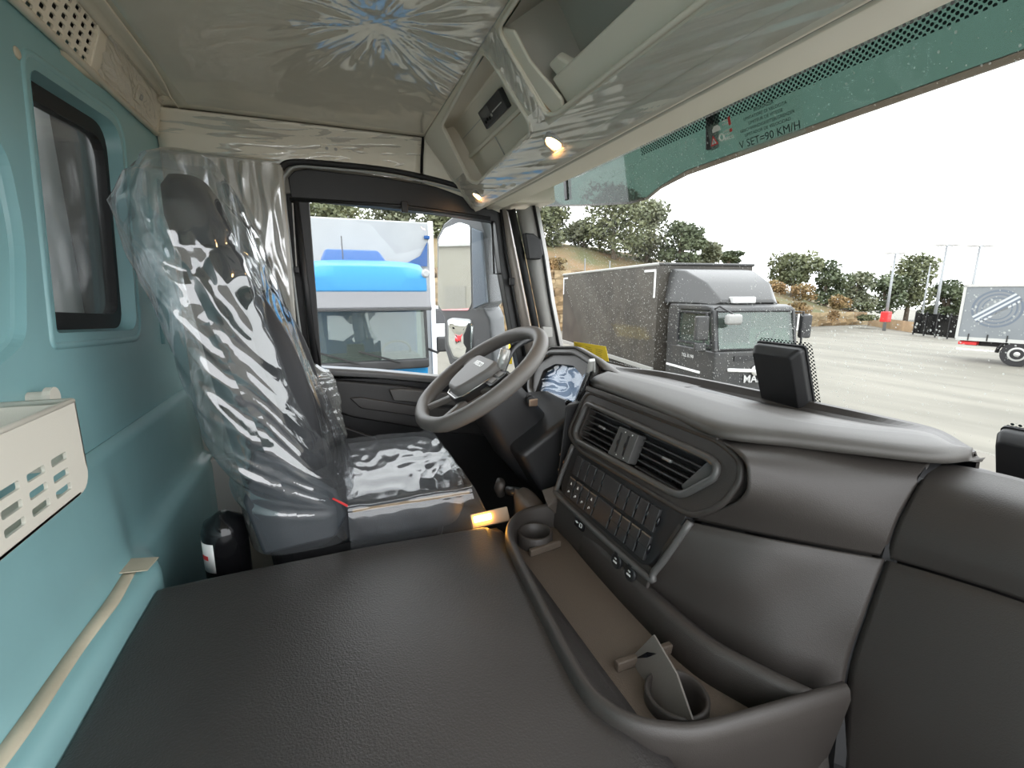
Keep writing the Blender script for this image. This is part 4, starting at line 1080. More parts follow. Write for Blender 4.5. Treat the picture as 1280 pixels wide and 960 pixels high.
# divider wall of the large pocket with a rounded lip (left cheek)
ck = opx([(622, 36), (640, 40), (660, 78), (700, 126), (703, 140), (691, 146), (676, 128), (640, 70)])
MB().prism([FR_O.p(a, b, -0.012) for a, b in ck], FR_O.n * 0.009).build('pocket_cheek', M_over, oc, bevel=0.004)
ck = opx([(674, 91), (684, 80), (704, 92), (714, 84), (730, 90), (704, 128)])
MB().prism([FR_O.p(a, b, -0.045) for a, b in ck], FR_O.n * 0.02).build('pocket_tab', M_over, oc, bevel=0.005)
# front wall of the large pocket
ra = FR_O.px(704, 140); rb_ = FR_O.px(714, 86)
MB().fbox(FR_O, ra[0], 1.02, ra[1], ra[1] + 0.062, -0.030, -0.018).build('pocket_front', M_over, oc, bevel=0.004)
# hatch outline and screw on the large pocket ceiling
FR_PC = Frame((0, 0.423, 3.359), (1, 0, 0), (0, -0.114, -0.082))
q = FR_PC.px(712, 15)
MB().tube([FR_PC.p(a, b, 0.001) for a, b in rrect(q[0] - 0.06, q[0] + 0.10, q[1] - 0.040, q[1] + 0.030, 0.008)], 0.0022, 6, closed=True).build('hatch_line', M_lining, oc)
q = FR_PC.px(664, 18)
MB().lathe(FR_PC.p(*q), FR_PC.n, [(0.007, -0.002), (0.007, 0.003), (0.003, 0.004)], 12).build('screw', M_greytrim, oc)
# back wall of pocket 1: panels, ledge and the digital recorder
FR_PB = Frame((0, 0.47, 3.345), (1, 0, 0), (0, -0.135, 0.195))
FR_PB = Frame((0, 0.565, 3.150), (1, 0, 0), (0, -0.125, 0.195))
def bpx(l): return [FR_PB.px(*p) for p in l]
tq = bpx([(603, 138), (626, 107), (638, 131), (611, 163)])
ta0 = (tq[0][0] + tq[3][0]) / 2; ta1 = (tq[1][0] + tq[2][0]) / 2; tb1 = (tq[0][1] + tq[1][1]) / 2; tb0 = (tq[2][1] + tq[3][1]) / 2
tc_ = MB().fbox(FR_PB, ta0, ta1, tb0, tb1, -0.004, 0.012).build('recorder', mat('recorder_black', (0.030, 0.030, 0.034), 0.4), oc, bevel=0.003)
wd_ = ta1 - ta0; hh_ = tb1 - tb0
MB().fbox(FR_PB, ta0 + wd_ * 0.08, ta0 + wd_ * 0.42, tb0 + hh_ * 0.52, tb1 - hh_ * 0.12, 0.0115, 0.0125).build('recorder_display', mat('lcd_grey', (0.13, 0.13, 0.13), 0.2), tc_)
MB().fbox(FR_PB, ta0 + wd_ * 0.5, ta1 - wd_ * 0.08, tb0 + hh_ * 0.40, tb0 + hh_ * 0.46, 0.0115, 0.013).build('paper_slot', M_dimprint, tc_)
for k in range(4):
    MB().lathe(FR_PB.p(ta0 + wd_ * (0.14 + 0.10 * k), tb0 + hh_ * (0.30 + 0.05 * (k % 2)), 0.012), FR_PB.n, [(0.0045, 0), (0.004, 0.002)], 10).build('recorder_button', M_dimprint if k == 3 else M_gloss, tc_)
lg = bpx([(587, 198), (646, 132)])
MB().fbox(FR_PB, x0, x1, min(lg[0][1], lg[1][1]) - 0.004, min(lg[0][1], lg[1][1]) + 0.007, -0.002, 0.014).build('pocket_ledge', M_over, oc, bevel=0.002)
for pa in ((620, 172),):
    q = FR_PB.px(*pa)
    MB().fbox(FR_PB, q[0] - 0.001, q[0] + 0.001, 0.0, min(lg[0][1], lg[1][1]) - 0.004, 0.0, 0.0025).build('panel_line', M_greytrim, oc)
q = FR_PB.px(581, 168)
MB().fbox(FR_PB, x0, ta0 - 0.004, q[1] - 0.006, q[1] - 0.0045, 0.0, 0.002).build('panel_line', M_greytrim, oc)
# pocket bead rims
MB().tube([FR_O.p(a, b, 0.001) for a, b in rpoly(loop_scale(cub1, 1.02), 0.02, 5)], 0.006, 8, closed=True).build('pocket_rim', M_over, oc, sm=True)
MB().tube([FR_O.p(a, b, 0.001) for a, b in rpoly([l2, (xr2, l2[1]), (xr2, b2_[1]), (b2_[0] + 0.02, b2_[1]), (b2_[0] - 0.02, b2_[1] + 0.012)], 0.025, 5)], 0.005, 8, closed=True).build('pocket_rim', M_over, oc, sm=True)
# courtesy lamps
ln = (V(0, -0.30, -0.95).normalized() + FR_O.n * 0.9).normalized()
for c, r in ((lamp1, 0.029), (lamp2, 0.024)):
    c3 = FR_O.p(*c, -0.001)
    hs = MB().lathe(c3, ln, [(r * 1.05, -0.012), (r, 0.004), (r * 0.86, 0.007), (r * 0.80, 0.003)], 28, cap=False).build('lamp_ring', M_greytrim, oc, sm=True)
    MB().lathe(c3, ln, [(r * 0.82, -0.003), (r * 0.80, 0.003), (r * 0.5, 0.005), (0.001, 0.0055)], 24).build('lamp_lens', M_lamp, hs, sm=True)

# crinkled film over the console face (below the pockets) and on the ceiling
def film_o(u, v):
    x = lerp(-0.98, 0.95, u)
    vmax = 0.12
    b = lerp(-0.004, vmax, v)
    t = x * 3.0 + b * 14.0
    cr = ridge(t * 3.2, b * 3.0 - x * 1.2, 5.0) * 0.5 + ridge(t * 7.0, b * 5 - x, 9.0) * 0.3 + ridge(x * 2.0 + b * 20, x * 11, 2.0) * 0.2
    fade = 1 - smooth(0.65, 1.0, v)
    return FR_O.p(x, b, 0.0025 + 0.0085 * max(0, cr) * (0.35 + 0.65 * fade))
fo_ = MB().grid(360, 44, film_o)
# leave the lamps and shelf openings free
def keep(me_mb, fr, tests):
    out_f = []
    for f in me_mb.f:
        c = sum((me_mb.v[i] for i in f), Vector()) / len(f)
        q = c - fr.o
        a, b = q.dot(fr.u), q.dot(fr.v)
        if not any(t(a, b) for t in tests):
            out_f.append(f)
    me_mb.f = out_f
    return me_mb
def inpoly(poly):
    def t(a, b):
        ins_ = False; n_ = len(poly)
        for i in range(n_):
            x1_, y1_ = poly[i]; x2_, y2_ = poly[(i + 1) % n_]
            if (y1_ > b) != (y2_ > b) and a < (x2_ - x1_) * (b - y1_) / (y2_ - y1_) + x1_:
                ins_ = not ins_
        return ins_
    return t
def incirc(c, r): return lambda a, b: (a - c[0]) ** 2 + (b - c[1]) ** 2 < r * r
keep(fo_, FR_O, [incirc(lamp1, 0.03), incirc(lamp2, 0.026), inpoly(loop_scale(cub1, 1.05)), inpoly([(l2[0] - .01, 1), (1.2, 1), (1.2, b2_[1] - 0.012), (b2_[0] - 0.02, b2_[1] - 0.008)])])
o = fo_.build('console_film', M_film2, None, sm=True)
tag(o, 'crinkled clear film stretched along the overhead console below its shelves', 'plastic film')
def film_d(u, v):
    a = lerp(FR_O.px(608, 62)[0], FR_O.px(676, 150)[0], v) + lerp(-0.005, 0.085, u)
    b = lerp(OL, FR_O.px(668, 158)[1], v)
    return FR_O.p(a, b, 0.003 + 0.006 * max(0, ridge(u * 1.5, v * 11 + u * 4, 3.0)))
fd_ = keep(MB().grid(26, 90, film_d), FR_O, [inpoly(loop_scale(cub1, 1.03)), inpoly(cub2)])
o = fd_.build('divider_film', M_film2, None, sm=True)
tag(o, 'strip of crinkled film between the two overhead shelf openings', 'plastic film')

fcx, fcy = U(472, 22, 'z', CZ + 0.02).x, U(472, 22, 'z', CZ + 0.02).y
def film_c(u, v):
    x = lerp(-0.93, 0.55, u); y = lerp(-0.33, 0.342, v)
    dx, dy = x - fcx, y - fcy
    rr = math.hypot(dx, dy); an = math.atan2(dy, dx)
    rad = ridge(an * 3.2, rr * 2.2, 1.0) * 0.45 + ridge(an * 7.5 + rr * 2, rr * 4, 4.0) * 0.35 + ridge(x * 14, y * 9, 7.0) * 0.25
    strong = math.exp(-(rr / 0.30) ** 2) + 0.10 + 0.5 * math.exp(-((y - 0.34) / 0.10) ** 2) * smooth(-0.85, -0.5, x)
    sag = 0.010 * math.exp(-(rr / 0.25) ** 2)
    return V(x, y, ceil_z(x, y) - 0.004 - 0.016 * max(0, rad) * min(1.0, strong) * smooth(0.0, 0.15, rr + 0.02) - sag)
M_film3 = clear_mat('clear_ceiling_film', (0.98, 0.98, 0.98), gloss=0.20, rough=0.12, haze=0.10, haze_col=(1, 1, 0.96), graze=0.9)
o = MB().grid(260, 150, film_c).build('ceiling_film', M_film3, None, sm=True)
tag(o, 'radially creased clear film hanging under the headlining', 'plastic film')
# film on the side and rear lining
def film_s(u, v):
    p = crom([crom([Vector(q) for q in r], u) for r in sl_net], v)
    cr = ridge(u * 3 - v * 1.0, v * 5 + u * 3.0, 2.0) * 0.5 + ridge(u * 6, v * 12 + u * 8, 6.0) * 0.5
    return p + V(0.8, 0, -0.6) * (0.002 + 0.006 * max(0, cr))
o = MB().grid(150, 40, film_s).build('side_film', M_film2, None, sm=True)
tag(o, 'crinkled clear film along the side lining above the driver door', 'plastic film')
def film_r(u, v):
    a = lerp(gpx[0][0] + 0.035, 0.95, u); b = lerp(0.0, seat_len, v)
    cr = ridge(u * 4 + v, v * 3 - u, 8.0) * 0.5 + ridge(u * 9, v * 7 + u * 5, 3.0) * 0.5
    return FR_RL.p(a, b, 0.008 + 0.008 * max(0, cr))
o = MB().grid(80, 36, film_r).build('rear_film', M_film2, None, sm=True)
tag(o, 'crinkled clear film over the rear lining corner beside the perforated grille', 'plastic film')

def film_p(u, v):
    y = lerp(-0.43, -0.118, u); z = lerp(2.25, 3.21, v)
    cr = 0.5 * ridge(y * 16 + 0.8 * nz(z * 4, y * 3), z * 3.0, 4.0) + 0.5 * ridge(y * 30, z * 7 + y * 6, 9.0)
    return V(DX + 0.030 + 0.007 * max(0, cr), y, z)
o = MB().grid(70, 120, film_p).build('pillar_film', M_film2, None, sm=True)
tag(o, 'crinkled clear film on the pillar between driver seat and door', 'plastic film')

# roller blind cassette
bd = empty('sun_blind', (0, 0.7, 3.13), 'long cream roller blind cassette across the top of the windscreen', 'blind')
def blind_sec(x, k=1.0):
    return [V(x, 0.565, 3.112), V(x, 0.570, 3.103), V(x, lerp(0.59, 0.65, k), lerp(3.092, 3.122, k)), V(x, lerp(0.60, 0.745, k), lerp(3.092, 3.153, k)), V(x, lerp(0.605, 0.785, k), lerp(3.10, 3.176, k)), V(x, lerp(0.60, 0.76, k), lerp(3.12, 3.20, k)), V(x, 0.57, 3.135)]
MB().loft([blind_sec(-0.86, 0.0), blind_sec(-0.85, 0.12), blind_sec(-0.80, 0.45), blind_sec(-0.74, 0.85), blind_sec(-0.66, 1.0), blind_sec(0.0), blind_sec(1.02)]).build('cassette', M_blind, bd, bevel=0.003)
MB().loft([[V(x, 0.775, 3.176), V(x, 0.792, 3.170), V(x, 0.800, 3.176), V(x, 0.785, 3.19)] for x in (-0.70, 0, 1.02)]).build('edge_film', M_film2, bd)
MB().tube([V(-0.84, 0.563, 3.110), V(1.02, 0.563, 3.110)], 0.005, 8).build('gap_shadow', M_rubber, bd)
for px in ((716, 199), (742, 182), (1018, 8)):
    q = U(*px, 'y', 0.585)
    MB().box(q, (0.040, 0.018, 0.012)).build('blind_clip', M_over, bd, bevel=0.004)

# ================================================================== WALL POCKET
wp = empty('wall_pocket', (0.1, -0.40, 2.5), 'cream plastic storage pocket with rows of slots on the teal rear wall', 'storage pocket')
PY_ = -0.345
FR_P = Frame((0, PY_, 0), (-1, 0, 0), (0, 0, 1))
tr_c = FR_P.px(104, 500); br_c = FR_P.px(106, 605)
top_l = FR_P.px(0, 540)
ue = FR_P.px(105, 560)[0]
ztop = (FR_P.px(60, 517)[1] + FR_P.px(95, 497)[1]) / 2; zbot = FR_P.px(20, 685)[1]
slots = []
for r_i, pr in enumerate((((74, 574), (41, 593), (0, 614)), ((77, 594), (42, 617), (2, 638)), ((80, 613), (47, 637), (8, 661)))):
    q = FR_P.px(*pr[0])
    for k in range(6):
        uc = q[0] - 0.053 * k
        slots.append(rrect(uc - 0.019, uc + 0.019, q[1] - 0.0052, q[1] + 0.0052, 0.003, 3))
plate('front_plate', rpoly([(-0.40, zbot), (ue, zbot), (ue, ztop), (-0.40, ztop)], [0.005, 0.035, 0.006, 0.005], 6), slots, FR_P, 0.004, M_cream, wp, bevel=0.0012)
MB().prism([FR_P.p(a, b) for a, b in ((ue - 0.003, zbot + 0.03), (ue, zbot + 0.034), (ue, ztop), (ue - 0.003, ztop))], (0, WY - PY_, 0)).build('side_plate', M_cream, wp)
MB().prism([FR_P.p(a, b) for a, b in ((-0.40, zbot), (ue - 0.03, zbot), (ue - 0.03, zbot + 0.004), (-0.40, zbot + 0.004))], (0, WY - PY_, 0)).build('bottom_plate', M_cream, wp)
MB().tube([FR_P.p(-0.40, ztop, -0.002), FR_P.p(ue - 0.004, ztop, -0.002), FR_P.p(ue - 0.002, ztop, -0.09)], 0.004, 8).build('top_rim', M_cream, wp, sm=True)
q = U(57, 497, 'y', WY + 0.02)
MB().lathe(q, (0, 1, 0), [(0.010, -0.02), (0.010, 0.0), (0.016, 0.002), (0.016, 0.012)], 16).build('fixing_knob', M_cream, wp, sm=False)

# ================================================================== DRIVER SEAT
st = empty('driver_seat', (-0.55, 0.1, FLOOR_Z), 'black cloth driver seat under clear plastic covers', 'seat')
def seat_ring(z, yr, yf, hw, cx=-0.55, n=28, pw=3.2, dz_front=0.0):
    cy = (yr + yf) / 2; hy = (yf - yr) / 2
    out_ = []
    for k in range(n):
        t = 2 * math.pi * k / n
        c, s_ = math.cos(t), math.sin(t)
        px_ = math.copysign(abs(c) ** (2 / pw), c); py_ = math.copysign(abs(s_) ** (2 / pw), s_)
        out_.append(V(cx + px_ * hw, cy + py_ * hy, z + dz_front * py_))
    return out_
BR = [(2.22, -0.195, 0.00, 0.235), (2.30, -0.205, -0.01, 0.24), (2.42, -0.225, -0.045, 0.24), (2.56, -0.245, -0.085, 0.235), (2.70, -0.262, -0.125, 0.225), (2.82, -0.28, -0.165, 0.205), (2.88, -0.285, -0.19, 0.17), (2.90, -0.28, -0.20, 0.12)]
MB().loft([seat_ring(*s_) for s_ in BR]).build('backrest', M_leather, st, sm=True)
MB().loft([seat_ring(*s_, pw=2.6) for s_ in [(2.86, -0.290, -0.215, 0.09), (2.89, -0.30, -0.20, 0.125), (2.96, -0.315, -0.205, 0.135), (3.02, -0.315, -0.225, 0.12), (3.045, -0.305, -0.24, 0.08)]]).build('headrest', M_leather, st, sm=True)
# bolsters on the front of the backrest
for s_ in (-1, 1):
    MB().tube(curve([V(-0.55 + s_ * 0.19, -0.055, 2.40), V(-0.55 + s_ * 0.185, -0.085, 2.55), V(-0.55 + s_ * 0.175, -0.12, 2.68), V(-0.55 + s_ * 0.15, -0.165, 2.80)], 14), [0.030 + 0.015 * math.sin(math.pi * k / 14) for k in range(15)], 10).build('bolster', M_leather, st, sm=True)
MB().loft([seat_ring(2.215, -0.03, 0.30, 0.24, pw=5), seat_ring(2.25, -0.04, 0.312, 0.25, pw=5), seat_ring(2.298, -0.04, 0.312, 0.25, pw=5), seat_ring(2.316, -0.035, 0.30, 0.24, pw=5), seat_ring(2.318, 0.0, 0.26, 0.18, pw=4)]).build('cushion', M_leather, st, sm=True, bevel=0.004)
MB().tube([V(-0.302, 0.30, 2.303), V(-0.302, 0.02, 2.303)], 0.004, 6).build('piping', mat('tan_piping', (0.30, 0.20, 0.10), 0.6), st)
MB().loft([seat_ring(2.0, -0.16, 0.22, 0.21, pw=5), seat_ring(2.21, -0.18, 0.27, 0.22, pw=5)]).build('pan', M_black, st)
MB().loft([seat_ring(1.72, -0.14, 0.20, 0.2, pw=6), seat_ring(2.0, -0.12, 0.18, 0.16, pw=6)]).build('pedestal', M_black, st)
# recliner side shell at the inboard hinge
sh = [U(*p, 'x', -0.315) for p in ((305, 625), (318, 560), (360, 575), (420, 610), (434, 640), (420, 668), (330, 690))]
MB().prism(sh, (0.02, 0, 0)).build('recliner_cover', M_seat2, st, bevel=0.01)
q = U(423, 627, 'x', -0.298)
MB().prism([U(415, 623, 'x', -0.294), U(417, 622, 'x', -0.294), U(435, 631, 'x', -0.294), U(434, 633, 'x', -0.294)], (0.004, 0, 0)).build('red_tab', M_red, st)
# folded armrest on the door side in bubble wrap
ar = MB().tube([V(-0.83, -0.03, 2.36), V(-0.835, -0.04, 2.46), V(-0.835, -0.055, 2.53)], [0.035, 0.038, 0.03], 12).build('armrest', M_leather, st, sm=True)
def bub(u, v):
    t = 2 * math.pi * u; h_ = v
    c = crom([V(-0.83, -0.02, 2.33), V(-0.835, -0.035, 2.42), V(-0.835, -0.045, 2.51), V(-0.83, -0.07, 2.575)], h_)
    r = (0.052 + 0.004 * abs(math.sin(u * 40)) * abs(math.sin(v * 34)) + 0.008 * nz(u * 5, v * 5)) * (1 - 0.55 * smooth(0.85, 1.0, v))
    return c + V(math.cos(t), math.sin(t), 0) * r
MB().grid(80, 60, bub).build('bubble_wrap', M_bubble, ar, sm=True)

# --- clear bag over the backrest
def interp(tab, z):
    for i in range(len(tab) - 1):
        if tab[i][0] <= z <= tab[i + 1][0]:
            f = (z - tab[i][0]) / (tab[i + 1][0] - tab[i][0])
            return [lerp(tab[i][k], tab[i + 1][k], f) for k in range(1, 4)]
    return list(tab[-1][1:])
FT = [(2.235, -0.215, 0.045, 0.262), (2.32, -0.225, 0.04, 0.268), (2.45, -0.258, -0.01, 0.268), (2.60, -0.285, -0.062, 0.268), (2.75, -0.322, -0.105, 0.270), (2.88, -0.358, -0.145, 0.270), (2.97, -0.372, -0.172, 0.250), (3.03, -0.360, -0.19, 0.205), (3.075, -0.33, -0.215, 0.13), (3.095, -0.30, -0.24, 0.06)]
def film_b(u, v):
    z = lerp(2.235, 3.095, v)
    yr, yf, hw = interp(FT, z)
    t = 2 * math.pi * u
    c, s_ = math.cos(t), math.sin(t)
    pw = 3.4
    px_ = math.copysign(abs(c) ** (2 / pw), c); py_ = math.copysign(abs(s_) ** (2 / pw), s_)
    x = -0.55 + px_ * hw; y = (yr + yf) / 2 + py_ * (yf - yr) / 2
    # long folds fan out of the hinge by the cushion; crumpled facets near the top
    fy, fz = y - 0.06 + (x + 0.30) * 0.30, z - 2.30
    an = math.atan2(fz, -fy); rr = math.hypot(fy, fz)
    w1 = 0.12 * nz(y * 4, z * 4, x * 3)
    fan = 0.60 * ridge(an * 3.6 + w1 * 3, rr * 1.1, 1.7) + 0.35 * ridge(an * 8.0 + w1 * 6, rr * 2.0, 5.1) + 0.18 * ridge(an * 15 + w1 * 8, rr * 4.0 + x * 4, 7.7)
    vo = noise.voronoi(Vector((x * 6.0 + 0.5 * w1, y * 6.0, z * 5.0)))[0]
    fac = min(0.5, vo[1] - vo[0])
    top = smooth(0.45, 0.80, v)
    low = smooth(0.02, 0.22, v)
    d = (0.026 * (fan - 0.45)) * min(1.0, rr * 2.6) * low * (1 - 0.45 * top) + 0.030 * (fac - 0.2) * top + 0.004 * ridge(x * 18, z * 16, y * 16) * (0.3 + 0.7 * top)
    nrm = V(px_, py_ * 0.8, 0).normalized()
    return V(x, y, z + 0.010 * nz(x * 9, v * 5, 3.0)) + nrm * d
bg_ = MB().grid(300, 260, film_b)
o = bg_.build('seat_back_cover', M_film, None, sm=True)
tag(o, 'crumpled clear plastic bag pulled over the driver seat backrest', 'plastic cover')
# --- clear sheet over the cushion
def film_k(u, v):
    # v: from inboard hem over the top to the outboard hem; u: front to back
    hw = 0.262
    pts = [V(-0.55 + hw + 0.004, 0, 2.215), V(-0.55 + hw + 0.006, 0, 2.26), V(-0.55 + hw, 0, 2.305), V(-0.55 + hw - 0.03, 0, 2.326), V(-0.55, 0, 2.330), V(-0.55 - hw + 0.03, 0, 2.326), V(-0.55 - hw, 0, 2.30), V(-0.55 - hw - 0.004, 0, 2.22)]
    p = crom(pts, v)
    y = lerp(0.335, 0.01, u)
    zf = 1 - smooth(0.0, 0.10, u)
    cr = 0.5 * ridge(p.x * 7 + y * 4, y * 9 + p.z * 9, 2.2) + 0.35 * ridge(p.x * 15, y * 17 + p.z * 12, 4.0) + 0.25 * ridge(y * 26 + p.x * 8, p.x * 5, 6.0)
    side = 1.0 if p.z > 2.315 else 0.0
    n_ = V(0, 0, 1) if p.z > 2.312 else V(math.copysign(1, p.x + 0.55), 0, 0)
    return V(p.x, y + 0.012 * cr * zf, min(p.z, lerp(p.z, 2.245, zf))) + n_ * (0.006 * max(0, cr))
M_film4 = clear_mat('thin_cushion_film', (0.96, 0.98, 1.0), gloss=0.085, rough=0.10, haze=0.06, haze_col=(0.9, 0.95, 1.0), graze=0.7)
o = MB().grid(110, 170, film_k).build('seat_cushion_cover', M_film4, None, sm=True)
tag(o, 'thin wrinkled clear plastic sheet over the driver seat cushion', 'plastic cover')
# paper leaflet at the front of the cushion
pl_ = [U(546, 575, 'x', -0.60), U(560, 577, 'x', -0.60), U(556, 588, 'x', -0.58), U(548, 583, 'x', -0.58)]
o = MB().prism(pl_, (0.001, 0.0, 0.001)).build('leaflet', M_white, None)
tag(o, 'small white paper corner sticking up in front of the seat cushion', 'paper')

# --- black bottle (fire extinguisher) behind the seat
e0 = U(283, 690, 'x', -0.40)
ex = empty('fire_extinguisher', V(e0.x, e0.y, 2.06), 'black glossy cylinder with a small white label behind the seat', 'extinguisher')
ec = V(e0.x - 0.01, e0.y, 0)
MB().lathe(V(ec.x, ec.y, 2.04), (0, 0, 1), [(0.044, 0), (0.047, 0.01), (0.047, 0.22), (0.040, 0.243), (0.020, 0.256), (0.012, 0.262)], 28).build('cylinder', mat('gloss_black_cylinder', (0.008, 0.008, 0.009), 0.12), ex, sm=True)
lb = []
for k in range(7):
    t = math.radians(-75 + k * 9)
    lb.append([V(ec.x + 0.0476 * math.cos(t), ec.y + 0.0476 * math.sin(t), z) for z in (2.175, 2.245)])
lbl_ = MB().loft(lb, closed=False).build('label', M_white, ex, sm=True, solid=0.0006)
rl = []
for k in range(4):
    t = math.radians(-66 + k * 9)
    rl.append([V(ec.x + 0.0484 * math.cos(t), ec.y + 0.0484 * math.sin(t), z) for z in (2.205, 2.216)])
MB().loft(rl, closed=False).build('label_print', M_red, lbl_)
MB().tube([V(ec.x, ec.y - 0.02, 2.055), V(ec.x + 0.02, ec.y + 0.04, 2.05), V(ec.x + 0.05, ec.y + 0.10, 2.10)], 0.008, 8).build('hose', clear_mat('clear_hose', (0.8, 0.8, 0.8), 0.15, 0.1, haze=0.2), ex)
MB().box((ec.x, ec.y, 1.90), (0.10, 0.10, 0.28)).build('bracket', M_black, ex)

# ================================================================== THINGS ON THE WINDSCREEN
def sensor(pxs, label, b_h):
    mx_ = (pxs[0][0] + pxs[1][0]) / 2; my_ = (pxs[0][1] + pxs[1][1]) / 2
    a0 = FR_WS.px(pxs[0][0], my_)[0]; a1 = FR_WS.px(pxs[1][0], my_)[0]; b0 = FR_WS.px(mx_, pxs[0][1])[1]; b1 = FR_WS.px(mx_, pxs[1][1])[1]
    t = empty('sensor_housing', FR_WS.p((a0 + a1) / 2, b0, 0.02), label, 'sensor', 'black sensor housings on the windscreen')
    ca = (a0 + a1) / 2; cb = (b0 + b1) / 2; w = (a1 - a0) / 2; h = (b1 - b0) / 2
    base = rpoly([(ca - w, cb - h), (ca + w, cb - h), (ca + w, cb + h), (ca - w, cb + h)], 0.010, 4)
    mid = rpoly([(ca - w, cb - h), (ca + w, cb - h), (ca + w, cb + h), (ca - w, cb + h)], 0.010, 4)
    top = rpoly([(ca - w * 0.86, cb - h * 0.92), (ca + w * 0.78, cb - h * 0.92), (ca + w * 0.78, cb + h * 0.84), (ca - w * 0.86, cb + h * 0.84)], 0.012, 4)
    MB().loft([[FR_WS.p(a, b, 0.005) for a, b in base], [FR_WS.p(a, b, 0.012) for a, b in mid], [FR_WS.p(a, b, 0.022) for a, b in mid], [FR_WS.p(a, b, 0.040) for a, b in top]]).build('housing', M_black, t, bevel=0.003)
    mo = loop_scale(base, 1.04)
    MB().loft([[FR_WS.p(a, b, 0.003) for a, b in mo], [FR_WS.p(a, b, 0.008) for a, b in mo]]).build('mount_flange', M_rubber, t)
    pr = rpoly(loop_scale([(ca - w, cb - h), (ca + w, cb - h), (ca + w, cb + h), (ca - w, cb + h)], 1.13), 0.014, 4)
    pr = [(a + 0.006, b) for a, b in pr]
    uv_sheet('printed_dots', pr, FR_WS, 0.0015, M_dots, t)
    return t
sensor(((957, 500), (1014, 430)), 'black sensor box on the windscreen in front of the grey truck', 0.1)
sensor(((1256, 612), (1350, 540)), 'black sensor box low on the windscreen at the passenger end of the dashboard', 0.1)

# yellow card standing behind the cluster
yc = empty('yellow_card', U(740, 448, 'y', 0.93), 'yellow instruction card propped behind the instrument cluster', 'card')
FR_Y = Frame(U(740, 441, 'y', 0.935), (1, 0.04, -0.02), (0, -0.15, 1))
c4 = [FR_Y.px(*p) for p in ((717, 427), (757, 433), (761, 452), (719, 448))]
MB().prism([FR_Y.p(a, b) for a, b in c4], (0, 0.0012, 0)).build('card_sheet', M_yellow, yc)
ca0 = c4[0][0]; ca1 = c4[1][0]; cz0 = (c4[0][1] + c4[1][1]) / 2; cz1 = (c4[2][1] + c4[3][1]) / 2
for r_ in range(6):
    for c_ in range(3):
        u0_ = lerp(ca0, ca1, 0.08 + 0.31 * c_); v0_ = lerp(cz0, cz1, 0.22 + 0.11 * r_)
        MB().fbox(FR_Y, u0_, u0_ + (ca1 - ca0) * (0.16 + 0.08 * random.random()), v0_ - 0.0008, v0_ + 0.0008, 0.0006, 0.0010).build('print_line', mat('card_print', (0.35, 0.24, 0.02), 0.7), yc)

# speed limiter sticker
ss = empty('speed_sticker', FR_WS.p(*FR_WS.px(960, 160)), 'clear sticker with dark lettering about the set speed on the windscreen', 'sticker')
s0_ = FR_WS.px(914, 190); s1_ = FR_WS.px(1004, 140)
M_stk = clear_mat('clear_sticker', (0.88, 0.92, 0.90), gloss=0.03, rough=0.2, haze=0.06, haze_col=(0.6, 0.75, 0.7))
xa = FR_WS.px(918, 160)[0]; xb = FR_WS.px(1003, 130)[0]
vb0 = FR_WS.px(960, 181)[1]; vb1 = FR_WS.px(960, 124)[1]
MB().fbox(FR_WS, xa, xb, vb0, vb1, 0.001, 0.0018).build('sticker_sheet', M_stk, ss)
lines = ['BEGRENZER', 'LIMITATORE DI VELOCITA', 'LIMITEUR DE VITESSE', 'GESCHWINDIGKEITSBEGRENZER', 'LIMITADOR DE VELOCIDAD']
hh = (vb1 - vb0)
for k, t in enumerate(lines):
    text(t, hh * 0.105, FR_WS, (xa + xb) / 2, vb1 - hh * (0.10 + 0.125 * k), 0.0022, M_darkprint, 'sticker_line', ss, depth=0.0001)
text('V SET=90 KM/H', hh * 0.26, FR_WS, (xa + xb) / 2, vb1 - hh * 0.80, 0.0022, M_darkprint, 'sticker_speed', ss, depth=0.0001)
# warning sticker
wk = empty('warning_sticker', FR_WS.p(*FR_WS.px(900, 165)), 'small warning sticker with red triangle on the windscreen behind the blind', 'sticker')
wa = FR_WS.px(886, 168)[0]; wb_ = FR_WS.px(915, 155)[0]; wc0 = FR_WS.px(900, 183)[1]; wc1 = FR_WS.px(900, 150)[1]
MB().fbox(FR_WS, wa, wb_, wc0, wc1, 0.001, 0.0016).build('sticker_sheet', M_stk, wk)
def W(a, b): return (lerp(wa, wb_, a), lerp(wc0, wc1, b))
tri = [W(0.02, 0.12), W(0.36, 0.12), W(0.19, 0.52)]
MB().prism([FR_WS.p(*p, 0.0018) for p in tri], FR_WS.n * 0.0004).build('red_triangle', M_red, wk)
cx_ = sum(p[0] for p in tri) / 3; cy_ = sum(p[1] for p in tri) / 3
MB().prism([FR_WS.p(cx_ + (p[0] - cx_) * 0.58, cy_ + (p[1] - cy_) * 0.58, 0.0022) for p in tri], FR_WS.n * 0.0004).build('white_triangle', M_white, wk)
MB().prism([FR_WS.p(cx_ - .0008, cy_ - .004, 0.0026), FR_WS.p(cx_ + .0008, cy_ - .004, 0.0026), FR_WS.p(cx_ + .0008, cy_ + .004, 0.0026), FR_WS.p(cx_ - .0008, cy_ + .004, 0.0026)], FR_WS.n * 0.0003).build('exclamation_bar', M_darkprint, wk)
rc = W(0.53, 0.33)
MB().tube([FR_WS.p(rc[0] + 0.0065 * math.cos(t), rc[1] + 0.0065 * math.sin(t), 0.002) for t in [2 * math.pi * k / 18 for k in range(18)]], 0.0016, 5, closed=True).build('white_ring', M_white, wk)
cq = [W(0.20, 0.62), W(0.55, 0.62), W(0.55, 0.74), W(0.46, 0.86), W(0.30, 0.86), W(0.20, 0.74)]
MB().prism([FR_WS.p(*p, 0.0018) for p in cq], FR_WS.n * 0.0004).build('white_car_symbol', M_white, wk)
